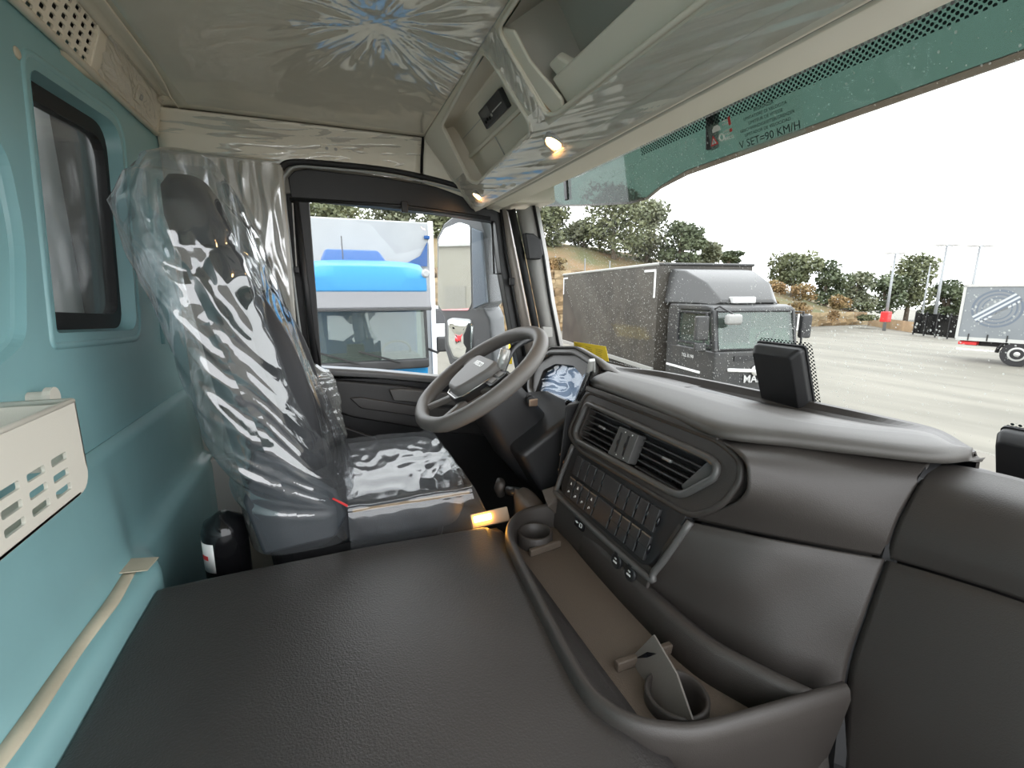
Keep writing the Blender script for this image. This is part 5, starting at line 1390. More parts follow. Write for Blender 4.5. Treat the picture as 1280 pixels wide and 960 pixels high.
for a0_, a1_, b0_, b1_ in ((0.90, 0.99, 0.66, 0.98), (0.90, 0.99, 0.40, 0.52)):
    p, q_ = W(a0_, b0_), W(a1_, b1_)
    MB().fbox(FR_WS, p[0], q_[0], p[1], q_[1], 0.0018, 0.0022).build('red_bar', M_red, wk)
for b0_ in (0.88, 0.76, 0.48, 0.36):
    p, q_ = W(0.64, b0_), W(0.88, b0_ + 0.04)
    MB().fbox(FR_WS, p[0], q_[0], p[1], q_[1], 0.0018, 0.0022).build('white_line', M_white, wk)
q = W(0.82, 0.20)
text('IVECO', 0.0085, FR_WS, q[0], q[1], 0.002, M_white, 'sticker_lettering', wk, depth=0.0001, bold=0.0003)

# rain on the outside of the glass
mb = MB()
rnd = random.Random(11)
cnt = 0
while cnt < 13000:
    a = rnd.uniform(-0.98, 0.75); b = rnd.uniform(0.0, 0.66)
    den = 0.25 + 0.75 * smooth(-0.2, 0.25, nz(a * 2.2, b * 3.0, 4.0) + 0.25 * smooth(0.3, -0.6, a))
    if rnd.random() > den: continue
    r = 0.0005 + 0.0014 * rnd.random() ** 4
    p = FR_WS.p(a, b, -0.0065); st_ = 1.0 + 0.5 * rnd.random()
    ring_ = [p + FR_WS.u * (r * math.cos(2 * math.pi * k / 6)) + FR_WS.v * (r * st_ * math.sin(2 * math.pi * k / 6)) for k in range(6)]
    mb.add(ring_ + [p - FR_WS.n * r * 0.6], [(k, (k + 1) % 6, 6) for k in range(6)])
    cnt += 1
o = mb.build('raindrops', M_drop, w2, sm=True)
o['kind'] = 'stuff'

# ================================================================== OUTSIDE: SUN VISOR AND DOOR MIRROR
FR_V = Frame((0, 1.07, 3.17), (1, 0, 0), (0, -0.10, 1.0))
ev = empty('sun_visor', V(0, 1.07, 3.17), 'green tinted outside sun visor above the windscreen', 'sun visor')
vlow = [FR_V.px(*p) for p in ((668, 258), (726, 258), (787, 255), (809, 249), (825, 236), (858, 219), (895, 206), (1280, 65))]
vlow[-1] = (1.02, vlow[-1][1]); 
vtop = [(1.02, 0.30), (vlow[0][0], 0.30)]
lipw = 0.014
MB().prism([FR_V.p(a, b + (lipw if i > 4 else 0.008)) for i, (a, b) in enumerate(vlow)] + [FR_V.p(a, b) for a, b in vtop], (0, 0.004, 0)).build('tinted_panel', M_visor, ev)
MB().loft([[FR_V.p(a, b + (lipw if i > 4 else 0.008), 0.001), FR_V.p(a, b, 0.002), FR_V.p(a, b, -0.006), FR_V.p(a, b + (lipw if i > 4 else 0.008), -0.006)] for i, (a, b) in enumerate(vlow)]).build('visor_lip', M_visorlip, ev)
for px, wd in (((888, 170), 0.028), ((708, 240), 0.03)):
    q = FR_V.px(*px)
    MB().fbox(FR_V, q[0] - wd / 2, q[0] + wd / 2, q[1] - 0.035, q[1] + 0.10, -0.02, 0.006).build('bracket', M_black, ev, bevel=0.004)

mr = empty('door_mirror', U(600, 470, 'x', -1.30), 'grey outside mirror with two glasses on a curved arm at the driver door', 'mirror')
mn = V(0.464, -0.886, 0).normalized()
mu = V(-0.886, -0.464, 0).normalized() * -1     # to the right in the picture
MO = U(570, 335, 'x', -1.38)
FR_M = Frame(MO, (0.886, 0.464, 0), (0, 0, 1))
def mpx(l): return [FR_M.px(*p) for p in l]
g1 = mpx([(549, 300), (556, 286), (575, 278), (588, 282), (590, 380), (586, 388), (553, 388), (548, 380)])
g2 = mpx([(559, 400), (566, 397), (588, 399), (592, 405), (592, 440), (580, 452), (566, 448), (559, 430)])
hs = mpx([(546, 298), (555, 280), (570, 268), (588, 266), (600, 272), (609, 300), (612, 378), (604, 385), (612, 400), (616, 455), (600, 462), (585, 458), (562, 455), (556, 435), (555, 395), (547, 386)])
MB().loft([[FR_M.p(a, b, 0.0) for a, b in hs], [FR_M.p(a, b, -0.03) for a, b in loop_scale(hs, 1.03)], [FR_M.p(a, b, -0.10) for a, b in loop_scale(hs, 0.90, 0.01)], [FR_M.p(a, b, -0.13) for a, b in loop_scale(hs, 0.62, 0.01)]]).build('housing', mat('mirror_housing_grey', (0.16, 0.17, 0.18), 0.35), mr, bevel=0.006)
MB().prism([FR_M.p(a, b, 0.001) for a, b in rpoly(g1, 0.012)], FR_M.n * 0.003).build('main_glass', M_mirror, mr)
# wide-angle glass is convex
gc = ((min(p[0] for p in g2) + max(p[0] for p in g2)) / 2, (min(p[1] for p in g2) + max(p[1] for p in g2)) / 2)
g2r = rpoly(g2, 0.012)
MB().loft([[FR_M.p(lerp(gc[0], a, k), lerp(gc[1], b, k), 0.001 + 0.010 * (1 - k * k)) for a, b in g2r] for k in (1.0, 0.8, 0.6, 0.4, 0.2, 0.02)]).build('wide_glass', M_mirror, mr, sm=True)
sk = mpx([(592, 285), (604, 290), (611, 378), (594, 386)])
MB().prism([FR_M.p(a, b, 0.0) for a, b in sk], FR_M.n * 0.014).build('side_cover', mat('mirror_cover_bluegrey', (0.17, 0.22, 0.28), 0.3), mr, bevel=0.004)
MB().tube([U(597, 460, 'x', -1.36), U(604, 468, 'x', -1.25), U(630, 474, 'x', -1.08)], [0.035, 0.035, 0.04], 10).build('mirror_arm', mat('mirror_arm_grey', (0.12, 0.125, 0.13), 0.4), mr, sm=True)
MB().tube([U(588, 266, 'x', -1.40), U(600, 262, 'x', -1.25), U(628, 268, 'x', -1.08)], 0.018, 8).build('mirror_arm', mat('mirror_arm_grey', (0.12, 0.125, 0.13), 0.4), mr, sm=True)

# ================================================================== OUTSIDE: THE YARD
M_conc = mat('pale_concrete_yard', (0.188, 0.177, 0.146), 0.85, col2=(0.135, 0.128, 0.105), vscale=0.5, bump=0.2, bscale=3, stretch=(0.35, 1.6, 1))
gd = MB().grid(20, 20, lambda u, v: V(lerp(-90, 70, u), lerp(-70, 90, v), 0)).build('ground', M_conc)
tag(gd, 'pale concrete truck yard with faint tyre marks', 'ground', kind='structure')
def zat(base, px, py):
    """height at which the vertical line over base crosses that picture row"""
    d = ray(px, py); h = math.hypot(d.x, d.y); r = math.hypot(base.x - CAM.x, base.y - CAM.y)
    return CAM.z + d.z / h * r

# retaining wall of rough stone blocks
M_stone = [mat('ochre_stone_a', (0.27, 0.185, 0.095), 0.9, vary=0.4, vscale=2, bump=0.8, bscale=5), mat('ochre_stone_b', (0.32, 0.24, 0.135), 0.9, vary=0.4, vscale=2, bump=0.8, bscale=5), mat('ochre_stone_c', (0.22, 0.15, 0.08), 0.9, vary=0.4, vscale=2, bump=0.8, bscale=5)]
rw = empty('retaining_wall', U(620, 417, 'z', 0), 'ochre stone block retaining wall along the edge of the yard', 'wall', kind='structure')
stone_me = []
for k in range(6):
    r_ = random.Random(k); mb = MB().box((0, 0, 0), (1, 1, 1))
    bm = bmesh.new()
    me = mb.mesh('stone'); bm.from_mesh(me)
    bmesh.ops.subdivide_edges(bm, edges=bm.edges, cuts=1, use_grid_fill=True)
    for v_ in bm.verts:
        l_ = max(abs(v_.co.x), abs(v_.co.y), abs(v_.co.z))
        nrm_ = v_.co.normalized()
        v_.co = v_.co * 0.88 + nrm_ * 0.06 + V(r_.uniform(-.05, .05), r_.uniform(-.08, .08), r_.uniform(-.06, .06))
    bm.to_mesh(me); bm.free()
    me.materials.append(M_stone[k % 3])
    stone_me.append(me)
def stone_run(pa, pb, h0, h1, course, length, seed):
    r_ = random.Random(seed); d = pb - pa; L = d.length; d.normalize(); ang = math.atan2(d.y, d.x)
    z = 0; row = 0
    while z < max(h0, h1):
        s_ = -r_.random() * length
        while s_ < L:
            w = length * r_.uniform(0.7, 1.35)
            t = max(0, min(1, (s_ + w / 2) / L))
            if z < lerp(h0, h1, t):
                o = bpy.data.objects.new('stone', r_.choice(stone_me)); COL.objects.link(o)
                o.parent = rw; o.matrix_parent_inverse = Matrix.Translation(rw.location).inverted()
                p = pa + d * (s_ + w / 2)
                o.location = (p.x, p.y, z + course / 2); o.rotation_euler = (0, 0, ang)
                o.scale = (w, 0.9, course * r_.uniform(0.98, 1.08))
            s_ += w
        z += course; row += 1
Wl = U(535, 419, 'z', 0); Wm = U(712, 413, 'z', 0); Wr0 = U(975, 409, 'z', 0); Wr1 = U(1088, 405, 'z', 0)
hL = zat(Wl, 560, 338); hM = zat(Wm, 700, 348); hR0 = zat(Wr0, 985, 386); hR1 = zat(Wr1, 1085, 400)
stone_run(Wl, Wm, hL, hM, 0.62, 1.25, 3)
stone_run(Wr0, Wr1, hR0, hR1, 0.55, 1.35, 5)
W00 = Wl + (Wl - Wm).normalized() * 16
dcore = V(0, 0, 0)
back = (V(-1, 1, 0)).normalized() * 0.5
MB().loft([[p + back, p + back * 2.4, p + back * 2.4 + V(0, 0, h_ - 0.1), p + back + V(0, 0, h_ - 0.1)] for p, h_ in ((W00, hL), (Wl, hL), (Wm, hM), (Wr0, hR0), (Wr1, hR1))]).build('wall_core', M_stone[2], rw)
# hillside behind the wall
M_hill = mat('dry_grass_slope', (0.10, 0.10, 0.045), 0.95, col2=(0.19, 0.12, 0.06), vscale=0.35, bump=1.0, bscale=6, detail=8)
def hill_pt(p, h_, k):
    out_ = V(-0.80, 0.60, 0) if p is not Wr1 else V(-0.6, 0.8, 0)
    return [p + back + V(0, 0, h_ - 0.15)] + [p + out_ * dd + V(0, 0, h_ + hh2 * k) for dd, hh2 in ((2.0, 0.5), (6, 1.8), (14, 3.4), (30, 4.2), (50, 4.4))]
hrows = [hill_pt(W00, hL, 1.1), hill_pt(Wl, hL, 1.0), hill_pt(Wm, hM, 1.0), hill_pt((Wm + Wr0) / 2, (hM + hR0) / 2, 0.9), hill_pt(Wr0, hR0, 0.75), hill_pt((Wr0 + Wr1) / 2, (hR0 + hR1) / 2, 0.6), hill_pt(Wr1, hR1, 0.15)]
hl_ = patch(hrows, 40, 60)
for v_ in hl_.v:
    v_.z += 0.35 * nz(v_.x * 0.25, v_.y * 0.25) 
o = hl_.build('hillside', M_hill, None, sm=True)
tag(o, 'dry grassy hillside rising behind the stone wall', 'hill', kind='structure')

# trees and shrubs
M_leaf = [mat('olive_leaves', (0.15, 0.16, 0.08), 0.7, col2=(0.085, 0.10, 0.05), vscale=0.9), mat('deep_green_leaves', (0.105, 0.125, 0.065), 0.7, col2=(0.06, 0.08, 0.04), vscale=0.9), mat('brown_dry_leaves', (0.25, 0.155, 0.07), 0.8, col2=(0.17, 0.13, 0.05), vscale=0.8), mat('grey_green_leaves', (0.175, 0.18, 0.115), 0.7, col2=(0.10, 0.115, 0.065), vscale=0.9)]
M_bark = mat('grey_brown_bark', (0.12, 0.095, 0.07), 0.9)
def tree(name, px0, px1, py_top, py_base, dist, kind, label, cat='tree', group='trees beyond the yard', n=1100, crown_low=0.25, leaf=0.30, seed=0):
    r_ = random.Random(seed + int(px0))
    d = ray((px0 + px1) / 2, py_base); hlen = math.hypot(d.x, d.y)
    base = CAM + d * (dist / hlen)
    top = zat(base, (px0 + px1) / 2, py_top)
    e0_, e1_ = ray(px0, py_base), ray(px1, py_base)
    a0_ = CAM + e0_ * (dist / math.hypot(e0_.x, e0_.y)); a1_ = CAM + e1_ * (dist / math.hypot(e1_.x, e1_.y))
    rad = (a1_ - a0_).length / 2; H = top - base.z
    t = empty(name, base, label, cat, group)
    # lumps
    lumps = []
    zc0 = base.z + H * crown_low
    for k in range(15 if cat == 'tree' else 6):
        an = r_.uniform(0, 2 * math.pi); rr = rad * 0.66 * math.sqrt(r_.random()); f = r_.random()
        z = lerp(zc0 + H * 0.12, top - H * 0.13, f)
        sh_ = 1 - 0.45 * abs(f - 0.45)
        lumps.append((V(base.x + rr * sh_ * math.cos(an), base.y + rr * sh_ * math.sin(an), z), rad * r_.uniform(0.36, 0.55), H * r_.uniform(0.12, 0.20)))
    lumps.append((V(base.x, base.y, top - H * 0.16), rad * 0.5, H * 0.16))
    mb = MB()
    for k in range(n):
        c, rx, rz = r_.choice(lumps)
        dv_ = V(r_.gauss(0, 1), r_.gauss(0, 1), r_.gauss(0, 1)).normalized() * (r_.random() ** 0.35)
        p = c + V(dv_.x * rx, dv_.y * rx, dv_.z * rz)
        if p.z < base.z: continue
        s_ = leaf * r_.uniform(0.5, 1.2)
        e1_ = V(r_.gauss(0, 1), r_.gauss(0, 1), r_.gauss(0, 0.7)).normalized(); e2_ = e1_.cross(V(r_.gauss(0, 1), r_.gauss(0, 1), r_.gauss(0, 1))).normalized()
        mb.add([p - e1_ * s_, p + e2_ * s_ * 0.6, p + e1_ * s_, p - e2_ * s_ * 0.6], [(0, 1, 2, 3)])
    me = bpy.data.meshes.new('foliage'); me.from_pydata([tuple(p) for p in mb.v], [], mb.f)
    o_ = link('foliage', me, M_leaf[kind], t); o_['kind'] = 'stuff'
    if cat == 'tree':
        tk = MB().tube([base + V(0, 0, -0.6), base + V(r_.uniform(-.2, .2), r_.uniform(-.2, .2), H * 0.35), base + V(r_.uniform(-.4, .4), r_.uniform(-.4, .4), H * 0.75)], [0.22, 0.17, 0.06], 8)
        for k in range(4):
            c = lumps[k][0]
            tk.tube([base + V(0, 0, H * 0.30), c], [0.10, 0.03], 6)
        tk.build('trunk', M_bark, t, sm=True)
    return t
TL = [
 (372, 470, 236, 330, 40, 0, 'tall olive green tree behind the white box of the blue truck'),
 (455, 545, 240, 330, 42, 3, 'grey green tree over the blue truck beside the mirror'),
 (530, 610, 262, 345, 41, 0, 'tree behind the outside mirror glass'),
 (598, 668, 255, 345, 39, 3, 'tree seen past the driver door front edge'),
 (655, 706, 246, 330, 44, 0, 'tree beside the front pillar trim in the windscreen'),
 (704, 752, 280, 332, 46, 3, 'low grey green tree left of the tallest tree'),
 (728, 806, 232, 336, 44, 0, 'tallest olive tree above the grey box truck'),
 (780, 838, 252, 338, 47, 3, 'broad grey green tree above the front corner of the grey box'),
 (824, 876, 280, 336, 46, 1, 'dense dark tree above the cab deflector of the grey truck'),
 (866, 900, 304, 334, 50, 3, 'small pale tree between the dark tree and the sky'),
 (896, 926, 317, 336, 52, 1, 'smallest round tree over the edge of the grey box'),
 (956, 1018, 320, 384, 52, 0, 'umbrella shaped pine right of the grey truck'),
 (1006, 1056, 328, 388, 54, 1, 'dark tree joined to the umbrella shaped pine'),
 (1040, 1090, 342, 392, 56, 3, 'low bushy tree in front of the lamp posts'),
 (1082, 1128, 345, 396, 58, 1, 'low dark tree around the first lamp post'),
 (1098, 1166, 318, 398, 60, 0, 'large rounded tree behind the tall lamp posts'),
 (1150, 1208, 352, 402, 62, 1, 'dark tree behind the mesh fence beside the grey trailer'),
]
for k, (a, b, tp_, bs, ds_, kd, lb_) in enumerate(TL):
    tree('broadleaf_tree', a - (b - a) * 0.14, b + (b - a) * 0.14, tp_ - 3, bs, ds_, kd, lb_, n=4200 if (b - a) > 50 else 2600, crown_low=0.08 if k not in (11,) else 0.36, leaf=0.20, seed=k)
for k, (a, b, tp_, bs, ds_, kd, lb_) in enumerate([
 (670, 716, 322, 352, 36, 2, 'brown dry shrub on the slope by the front pillar'),
 (944, 986, 350, 388, 42, 2, 'rust brown shrub on the slope behind the grey cab'),
 (976, 1030, 354, 392, 43, 2, 'rust brown shrub above the black boxes by the wall'),
 (1020, 1064, 368, 409, 43, 2, 'brown shrub above the low end of the stone wall'),
 (1050, 1098, 378, 402, 46, 0, 'green shrub at the end of the stone wall'),
 (560, 640, 318, 344, 36, 2, 'brown shrub on top of the wall behind the mirror')]):
    tree('shrub', a, b, tp_, bs, ds_, kd, lb_, cat='shrub', group='shrubs on the slope', n=1500, crown_low=0.0, leaf=0.13, seed=50 + k)

# lamp posts
M_pole = mat('galvanised_pole', (0.26, 0.27, 0.28), 0.5, metal=0.3)
def post(px_b, py_b, px_t, py_t, dist, label, head=True, r=0.11):
    d = ray(px_b, py_b); b_ = CAM + d * (dist / math.hypot(d.x, d.y)); b_.z = 0 if dist < 60 else 0
    top = zat(b_, px_t, py_t)
    t = empty('lamp_post', b_, label, 'lamp post', 'lamp posts of the yard')
    MB().tube([b_, V(b_.x, b_.y, top)], [r, r * 0.55], 10).build('pole', M_pole, t, sm=True)
    if head:
        for s_ in (-1, 1):
            MB().box((b_.x + s_ * 0.45 * RGT.x, b_.y + s_ * 0.45 * RGT.y, top + 0.03), (0.5, 0.5, 0.12)).build('lamp_head', M_greytrim, t, bevel=0.03)
        MB().tube([V(b_.x, b_.y, top) - RGT * 0.6, V(b_.x, b_.y, top) + RGT * 0.6], 0.04, 6).build('cross_arm', M_pole, t)
    return t
t = post(1106, 405, 1121, 317, 44, 'lamp post with a red box, first of the row beside the stone wall')
zz = zat(t.location, 1106, 396)
MB().box((t.location.x, t.location.y, zz), (0.5, 0.5, 0.75)).build('red_box', M_red, t, bevel=0.05)
post(1166, 409, 1181, 307, 42, 'tall lamp post behind the mesh fence left of the grey trailer')
post(1206, 409, 1222, 308, 42, 'lamp post rising behind the top corner of the grey trailer')
post(1150, 408, 1157, 332, 43, 'thin bare pole between two lamp posts', head=False, r=0.07)
# low pale wall and mesh fence
a = U(1090, 408, 'z', 0) + V(-0.8, 0.9, 0); b = U(1141, 416, 'z', 0)
lw = MB().prism([a, b, b + V(-0.3, 0.3, 0), a + V(-0.3, 0.3, 0)], (0, 0, zat(a, 1090, 396))).build('low_wall', mat('tan_block_wall', (0.42, 0.30, 0.18), 0.9, vary=0.3, vscale=1.5))
tag(lw, 'low tan wall between the first lamp post and the mesh fence', 'wall', kind='structure')
a = U(1141, 418, 'z', 0); b = U(1200, 426, 'z', 0)
fn_ = empty('mesh_fence', a, 'dark mesh fence panels beside the grey trailer', 'fence')
hf = zat(a, 1141, 391)
M_mesh = clear_mat('dark_mesh', (0.22, 0.22, 0.22), gloss=0.0, graze=0.0, haze=0.25, haze_col=(0.05, 0.05, 0.05))
for k in range(4):
    p = a.lerp(b, k / 4); q_ = a.lerp(b, (k + 1) / 4)
    MB().prism([p + V(0, 0, 0.1), q_ + V(0, 0, 0.1), q_ + V(0, 0, hf), p + V(0, 0, hf)], (-0.03, 0.03, 0)).build('mesh_panel', M_mesh, fn_)
for k in range(5):
    p = a.lerp(b, k / 4)
    MB().tube([p, p + V(0, 0, hf + 0.1)], 0.05, 6).build('fence_post', M_black, fn_)
# black crates by the wall
bx_ = U(992, 410, 'z', 0); hb2 = zat(bx_, 992, 390)
for k, (p0_, p1_, lb_) in enumerate((((986, 414), (997, 414), 'black storage box with white edge strips near the grey cab mirror'), ((999, 414), (1010, 414), 'black storage box with white edge strips farther from the grey cab'))):
    a = U(*p0_, 'z', 0); b = U(*p1_, 'z', 0)
    t = empty('storage_box', a, lb_, 'box', 'black boxes by the stone wall')
    dd_ = (b - a); nn_ = V(-dd_.y, dd_.x, 0).normalized() * 0.5
    if nn_.dot(a - CAM) < 0: nn_ = -nn_
    MB().prism([a, a + dd_ * 0.94, a + dd_ * 0.94 + nn_, a + nn_], (0, 0, hb2)).build('box_body', M_black, t, bevel=0.03)
    e_ = a + dd_ * 0.90 - nn_ * 0.05
    MB().tube([e_ + V(0, 0, 0.05), e_ + V(0, 0, hb2)], 0.06, 6).build('edge_strip', M_white, t)
# slope fence posts
for k, px in enumerate((694, 731, 762)):
    d = ray(px, 338); b_ = CAM + d * (37.5 / math.hypot(d.x, d.y))
    o = MB().tube([b_ + V(0, 0, -0.8), V(b_.x, b_.y, zat(b_, px, 320 + 3 * k))], 0.05, 6).build('fence_post', M_pole)
    tag(o, ('slope fence post beside the front pillar', 'slope fence post above the rear end of the grey box', 'slope fence post above the middle of the grey box')[k], 'post', 'fence posts on the slope')

# things seen through the door window
def pst(px, py_b, py_t, dist, r, material, name, label, cat, grp=None):
    d = ray(px, py_b); b_ = CAM + d * (dist / math.hypot(d.x, d.y)); b_.z = 0
    tz = zat(b_, px, py_t)
    t = empty(name, b_, label, cat, grp)
    MB().tube([V(b_.x, b_.y, 0), V(b_.x, b_.y, tz - r)], r, 12).build('shaft', material, t, sm=True)
    MB().lathe(V(b_.x, b_.y, tz - r), (0, 0, 1), [(r * 1.04, -r * .5), (r, 0), (r * 0.5, r * 0.8), (0.001, r)], 12).build('cap', material, t, sm=True)
    return t
pst(616, 430, 262, 16, 0.055, M_pole, 'steel_post', 'tall pale steel post outside the door window behind the mirror', 'post')
pst(628, 450, 421, 18, 0.07, M_yellow, 'bollard', 'yellow bollard nearer the outside mirror', 'bollard', 'yellow bollards')
pst(638, 450, 419, 18.3, 0.07, M_yellow, 'bollard', 'yellow bollard nearer the steering wheel top', 'bollard', 'yellow bollards')
d = ray(621, 428); b_ = CAM + d * (20 / math.hypot(d.x, d.y)); b_.z = 0
t = empty('waste_bin', b_, 'red bin behind the yellow bollards', 'bin')
MB().lathe(b_, (0, 0, 1), [(0.20, 0), (0.26, zat(b_, 621, 410)), (0.22, zat(b_, 621, 406))], 16).build('bin_body', M_red, t, bevel=0.02)
MB().lathe(V(b_.x, b_.y, zat(b_, 621, 407)), (0, 0, 1), [(0.28, 0), (0.28, 0.05), (0.1, 0.10)], 16).build('bin_lid', M_red, t)
# small white van beyond the blue truck
def van(base, yaw, body, name, label, L=4.6, Wd=1.8, H=2.0):
    t = empty(name, base, label, 'van')
    ca_, sa_ = math.cos(yaw), math.sin(yaw)
    def T(a, l, z): return V(base.x + ca_ * a - sa_ * l, base.y + sa_ * a + ca_ * l, base.z + z)
    prof = [(-L / 2, 0.35), (L / 2, 0.35), (L / 2, 0.95), (L / 2 - 0.7, 1.1), (L / 2 - 1.4, H), (-L / 2 + 0.1, H), (-L / 2, 1.0)]
    MB().prism([T(a, -Wd / 2, z) for a, z in prof], T(0, Wd, 0) - T(0, 0, 0)).build('body', body, t, bevel=0.06)
    for a in (-L / 2 + 0.8, L / 2 - 0.8):
        for l in (-Wd / 2 + 0.05, Wd / 2 - 0.05):
            MB().lathe(T(a, l, 0.33), T(0, 1, 0) - T(0, 0, 0), [(0.33, -0.12), (0.33, 0.12)], 16).build('wheel', M_rubber, t, bevel=0.03)
    wsn = [T(L / 2 - 0.75, -0.75, 1.13), T(L / 2 - 0.75, 0.75, 1.13), T(L / 2 - 1.33, 0.7, H - 0.12), T(L / 2 - 1.33, -0.7, H - 0.12)]
    MB().prism(wsn, T(0.04, 0, 0.04) - T(0, 0, 0)).build('windscreen', M_gloss, t)
    MB().prism([T(-L / 2 - 0.02, -0.7, 1.15), T(-L / 2 - 0.02, 0.7, 1.15), T(-L / 2 + 0.06, 0.66, H - 0.15), T(-L / 2 + 0.06, -0.66, H - 0.15)], T(-0.03, 0, 0) - T(0, 0, 0)).build('rear_window', M_gloss, t)
    for s_ in (-1, 1):
        MB().box(T(-L / 2, s_ * (Wd / 2 - 0.15), 0.9), (0.15, 0.15, 0.3)).build('tail_lamp', M_red, t)
    return t
d = ray(546, 420); b_ = CAM + d * (27 / math.hypot(d.x, d.y)); b_.z = 0
van(b_, 0.2, mat('white_paint', (0.62, 0.63, 0.63), 0.35), 'parked_van', 'white van parked by the stone wall beyond the blue truck')
# what the door mirror shows: a hall and a red van behind the cab
van(V(-8.0, -17.5, 0), 1.9, mat('red_paint', (0.55, 0.02, 0.03), 0.3), 'parked_van', 'red van reflected in the outside mirror')
hall = empty('warehouse', V(-20, -42, 0), 'beige industrial hall reflected in the outside mirror', 'building')
MB().box((-20, -46, 3.6), (34, 8, 7.2)).build('hall_wall', mat('beige_cladding', (0.27, 0.255, 0.21), 0.7, vary=0.1), hall)
MB().box((-20, -46, 7.35), (34.6, 8.6, 0.3)).build('hall_roof', M_ltrim, hall)
for k in range(5):
    MB().box((-32 + k * 6, -41.95, 4.9), (1.8, 0.12, 1.1)).build('hall_window', M_gloss, hall)
    MB().box((-29 + k * 6, -41.95, 1.9), (2.2, 0.12, 3.0)).build('hall_gate', mat('beige_gate', (0.22, 0.21, 0.18), 0.7), hall)

# ================================================================== BLUE TRUCK
BX = -6.0
FR_B = Frame((BX, 0, 0), (0, 1, 0), (0, 0, 1))
bt_ = empty('box_truck', V(BX - 1, FR_B.px(465, 420)[0], 0), 'bright blue truck with white box body facing the driver door', 'truck')
M_blue = mat('bright_blue_paint', (0.003, 0.165, 0.37), 0.4, spec=0.25)
M_dblue = mat('dark_blue_paint', (0.006, 0.06, 0.20), 0.4, spec=0.25)
M_boxw = mat('white_box_panel', (0.29, 0.30, 0.305), 0.45, vary=0.06)
def bp(l): return [FR_B.px(*p) for p in l]
yl = FR_B.px(388, 420)[0] - 0.05; yr_ = FR_B.px(536, 420)[0]
yc_ = (yl + yr_) / 2; yw = (yr_ - yl) / 2
zr = FR_B.px(460, 322)[1]; zv1 = FR_B.px(460, 365)[1]; zv0 = FR_B.px(460, 386)[1]; zw0 = FR_B.px(460, 453)[1]; zb0 = FR_B.px(460, 462)[1]
def rb_box(x0, x1, y0, y1, z0, z1, nm, m, par, bev):
    return MB().box(((x0 + x1) / 2, (y0 + y1) / 2, (z0 + z1) / 2), (abs(x1 - x0), abs(y1 - y0), abs(z1 - z0))).build(nm, m, par, bevel=bev)
# roof cap bulges forward over the windscreen
MB().loft([[V(BX - 1.7, y, zr - 0.02) , V(BX - 0.45, y, zr - 0.01 - 0.05 * abs(s_) ** 4), V(BX - 0.12, y, zr - 0.10 - 0.07 * abs(s_) ** 4), V(BX + 0.0, y, lerp(zv1, zr, 0.45)), V(BX + 0.02, y, zv1), V(BX - 1.7, y, zv1)] for s_, y in [(k / 6 - 1, yc_ + yw * (k / 6 - 1)) for k in range(13)]]).build('roof_cap', M_blue, bt_, sm=False, bevel=0.03)
rb_box(BX - 1.72, BX - 0.10, yl + 0.0, yr_ - 0.0, 0.55, zb0, 'cab_lower', M_blue, bt_, 0.05)
rb_box(BX - 1.72, BX - 0.95, yl, yr_, zb0 - 0.05, zv1 + 0.02, 'cab_rear', M_dblue, bt_, 0.04)
for y in (yl + 0.04, yr_ - 0.04):
    MB().prism([V(BX - 0.02, y - 0.04, zb0 - 0.02), V(BX - 0.02, y + 0.04, zb0 - 0.02), V(BX - 0.10, y + 0.04, zv1), V(BX - 0.10, y - 0.04, zv1)], (-0.10, 0, 0)).build('front_pillar', M_black, bt_, bevel=0.02)
MB().prism([V(BX + 0.0, yl + 0.05, zw0), V(BX + 0.0, yr_ - 0.05, zw0), V(BX - 0.08, yr_ - 0.06, zv1 - 0.02), V(BX - 0.08, yl + 0.06, zv1 - 0.02)], (-0.02, 0, 0)).build('windscreen', M_truckglass, bt_)
rb_box(BX - 0.12, BX + 0.03, yl + 0.01, yr_ - 0.01, zb0 - 0.02, zw0 + 0.02, 'cowl', M_black, bt_, 0.03)
rb_box(BX - 0.75, BX - 0.12, yl + 0.08, yr_ - 0.08, zb0 - 0.06, zw0 + 0.06, 'dash', M_dash, bt_, 0.06)
MB().prism([V(BX + 0.02, yl - 0.02, zv1), V(BX + 0.02, yr_ + 0.02, zv1), V(BX + 0.16, yr_ + 0.02, zv0), V(BX + 0.16, yl - 0.02, zv0)], (0.012, 0, 0.004)).build('sun_visor', clear_mat('smoky_visor', (0.42, 0.42, 0.44), 0.06, 0.08, haze=0.42, haze_col=(0.42, 0.42, 0.44)), bt_)
MB().tube([V(BX + 0.16, yl - 0.02, zv0), V(BX + 0.16, yr_ + 0.02, zv0)], 0.025, 6).build('visor_edge', M_black, bt_)
swy = FR_B.px(500, 420)[0]
MB().tube([V(BX - 0.45, swy + 0.21 * math.cos(t), zw0 + 0.10 + 0.15 * math.sin(t)) + V(0.10 * math.sin(t), 0, 0) for t in [2 * math.pi * k / 24 for k in range(24)]], 0.018, 6, closed=True).build('steering_wheel', M_black, bt_, sm=True)
for pxs in ((500, 445, 448, 432), (450, 450, 400, 440)):
    a = FR_B.px(pxs[0], 452); b = FR_B.px(pxs[2], 440)
    MB().tube([V(BX + 0.04, a[0], zw0 - 0.02), V(BX + 0.02, b[0], zw0 + 0.16)], 0.014, 6).build('wiper', M_black, bt_)
q = FR_B.px(446, 435)
rb_box(BX - 0.5, BX - 0.3, q[0] - 0.12, q[0] + 0.12, zw0 - 0.1, zw0 + 0.22, 'tablet', M_black, bt_, 0.02)
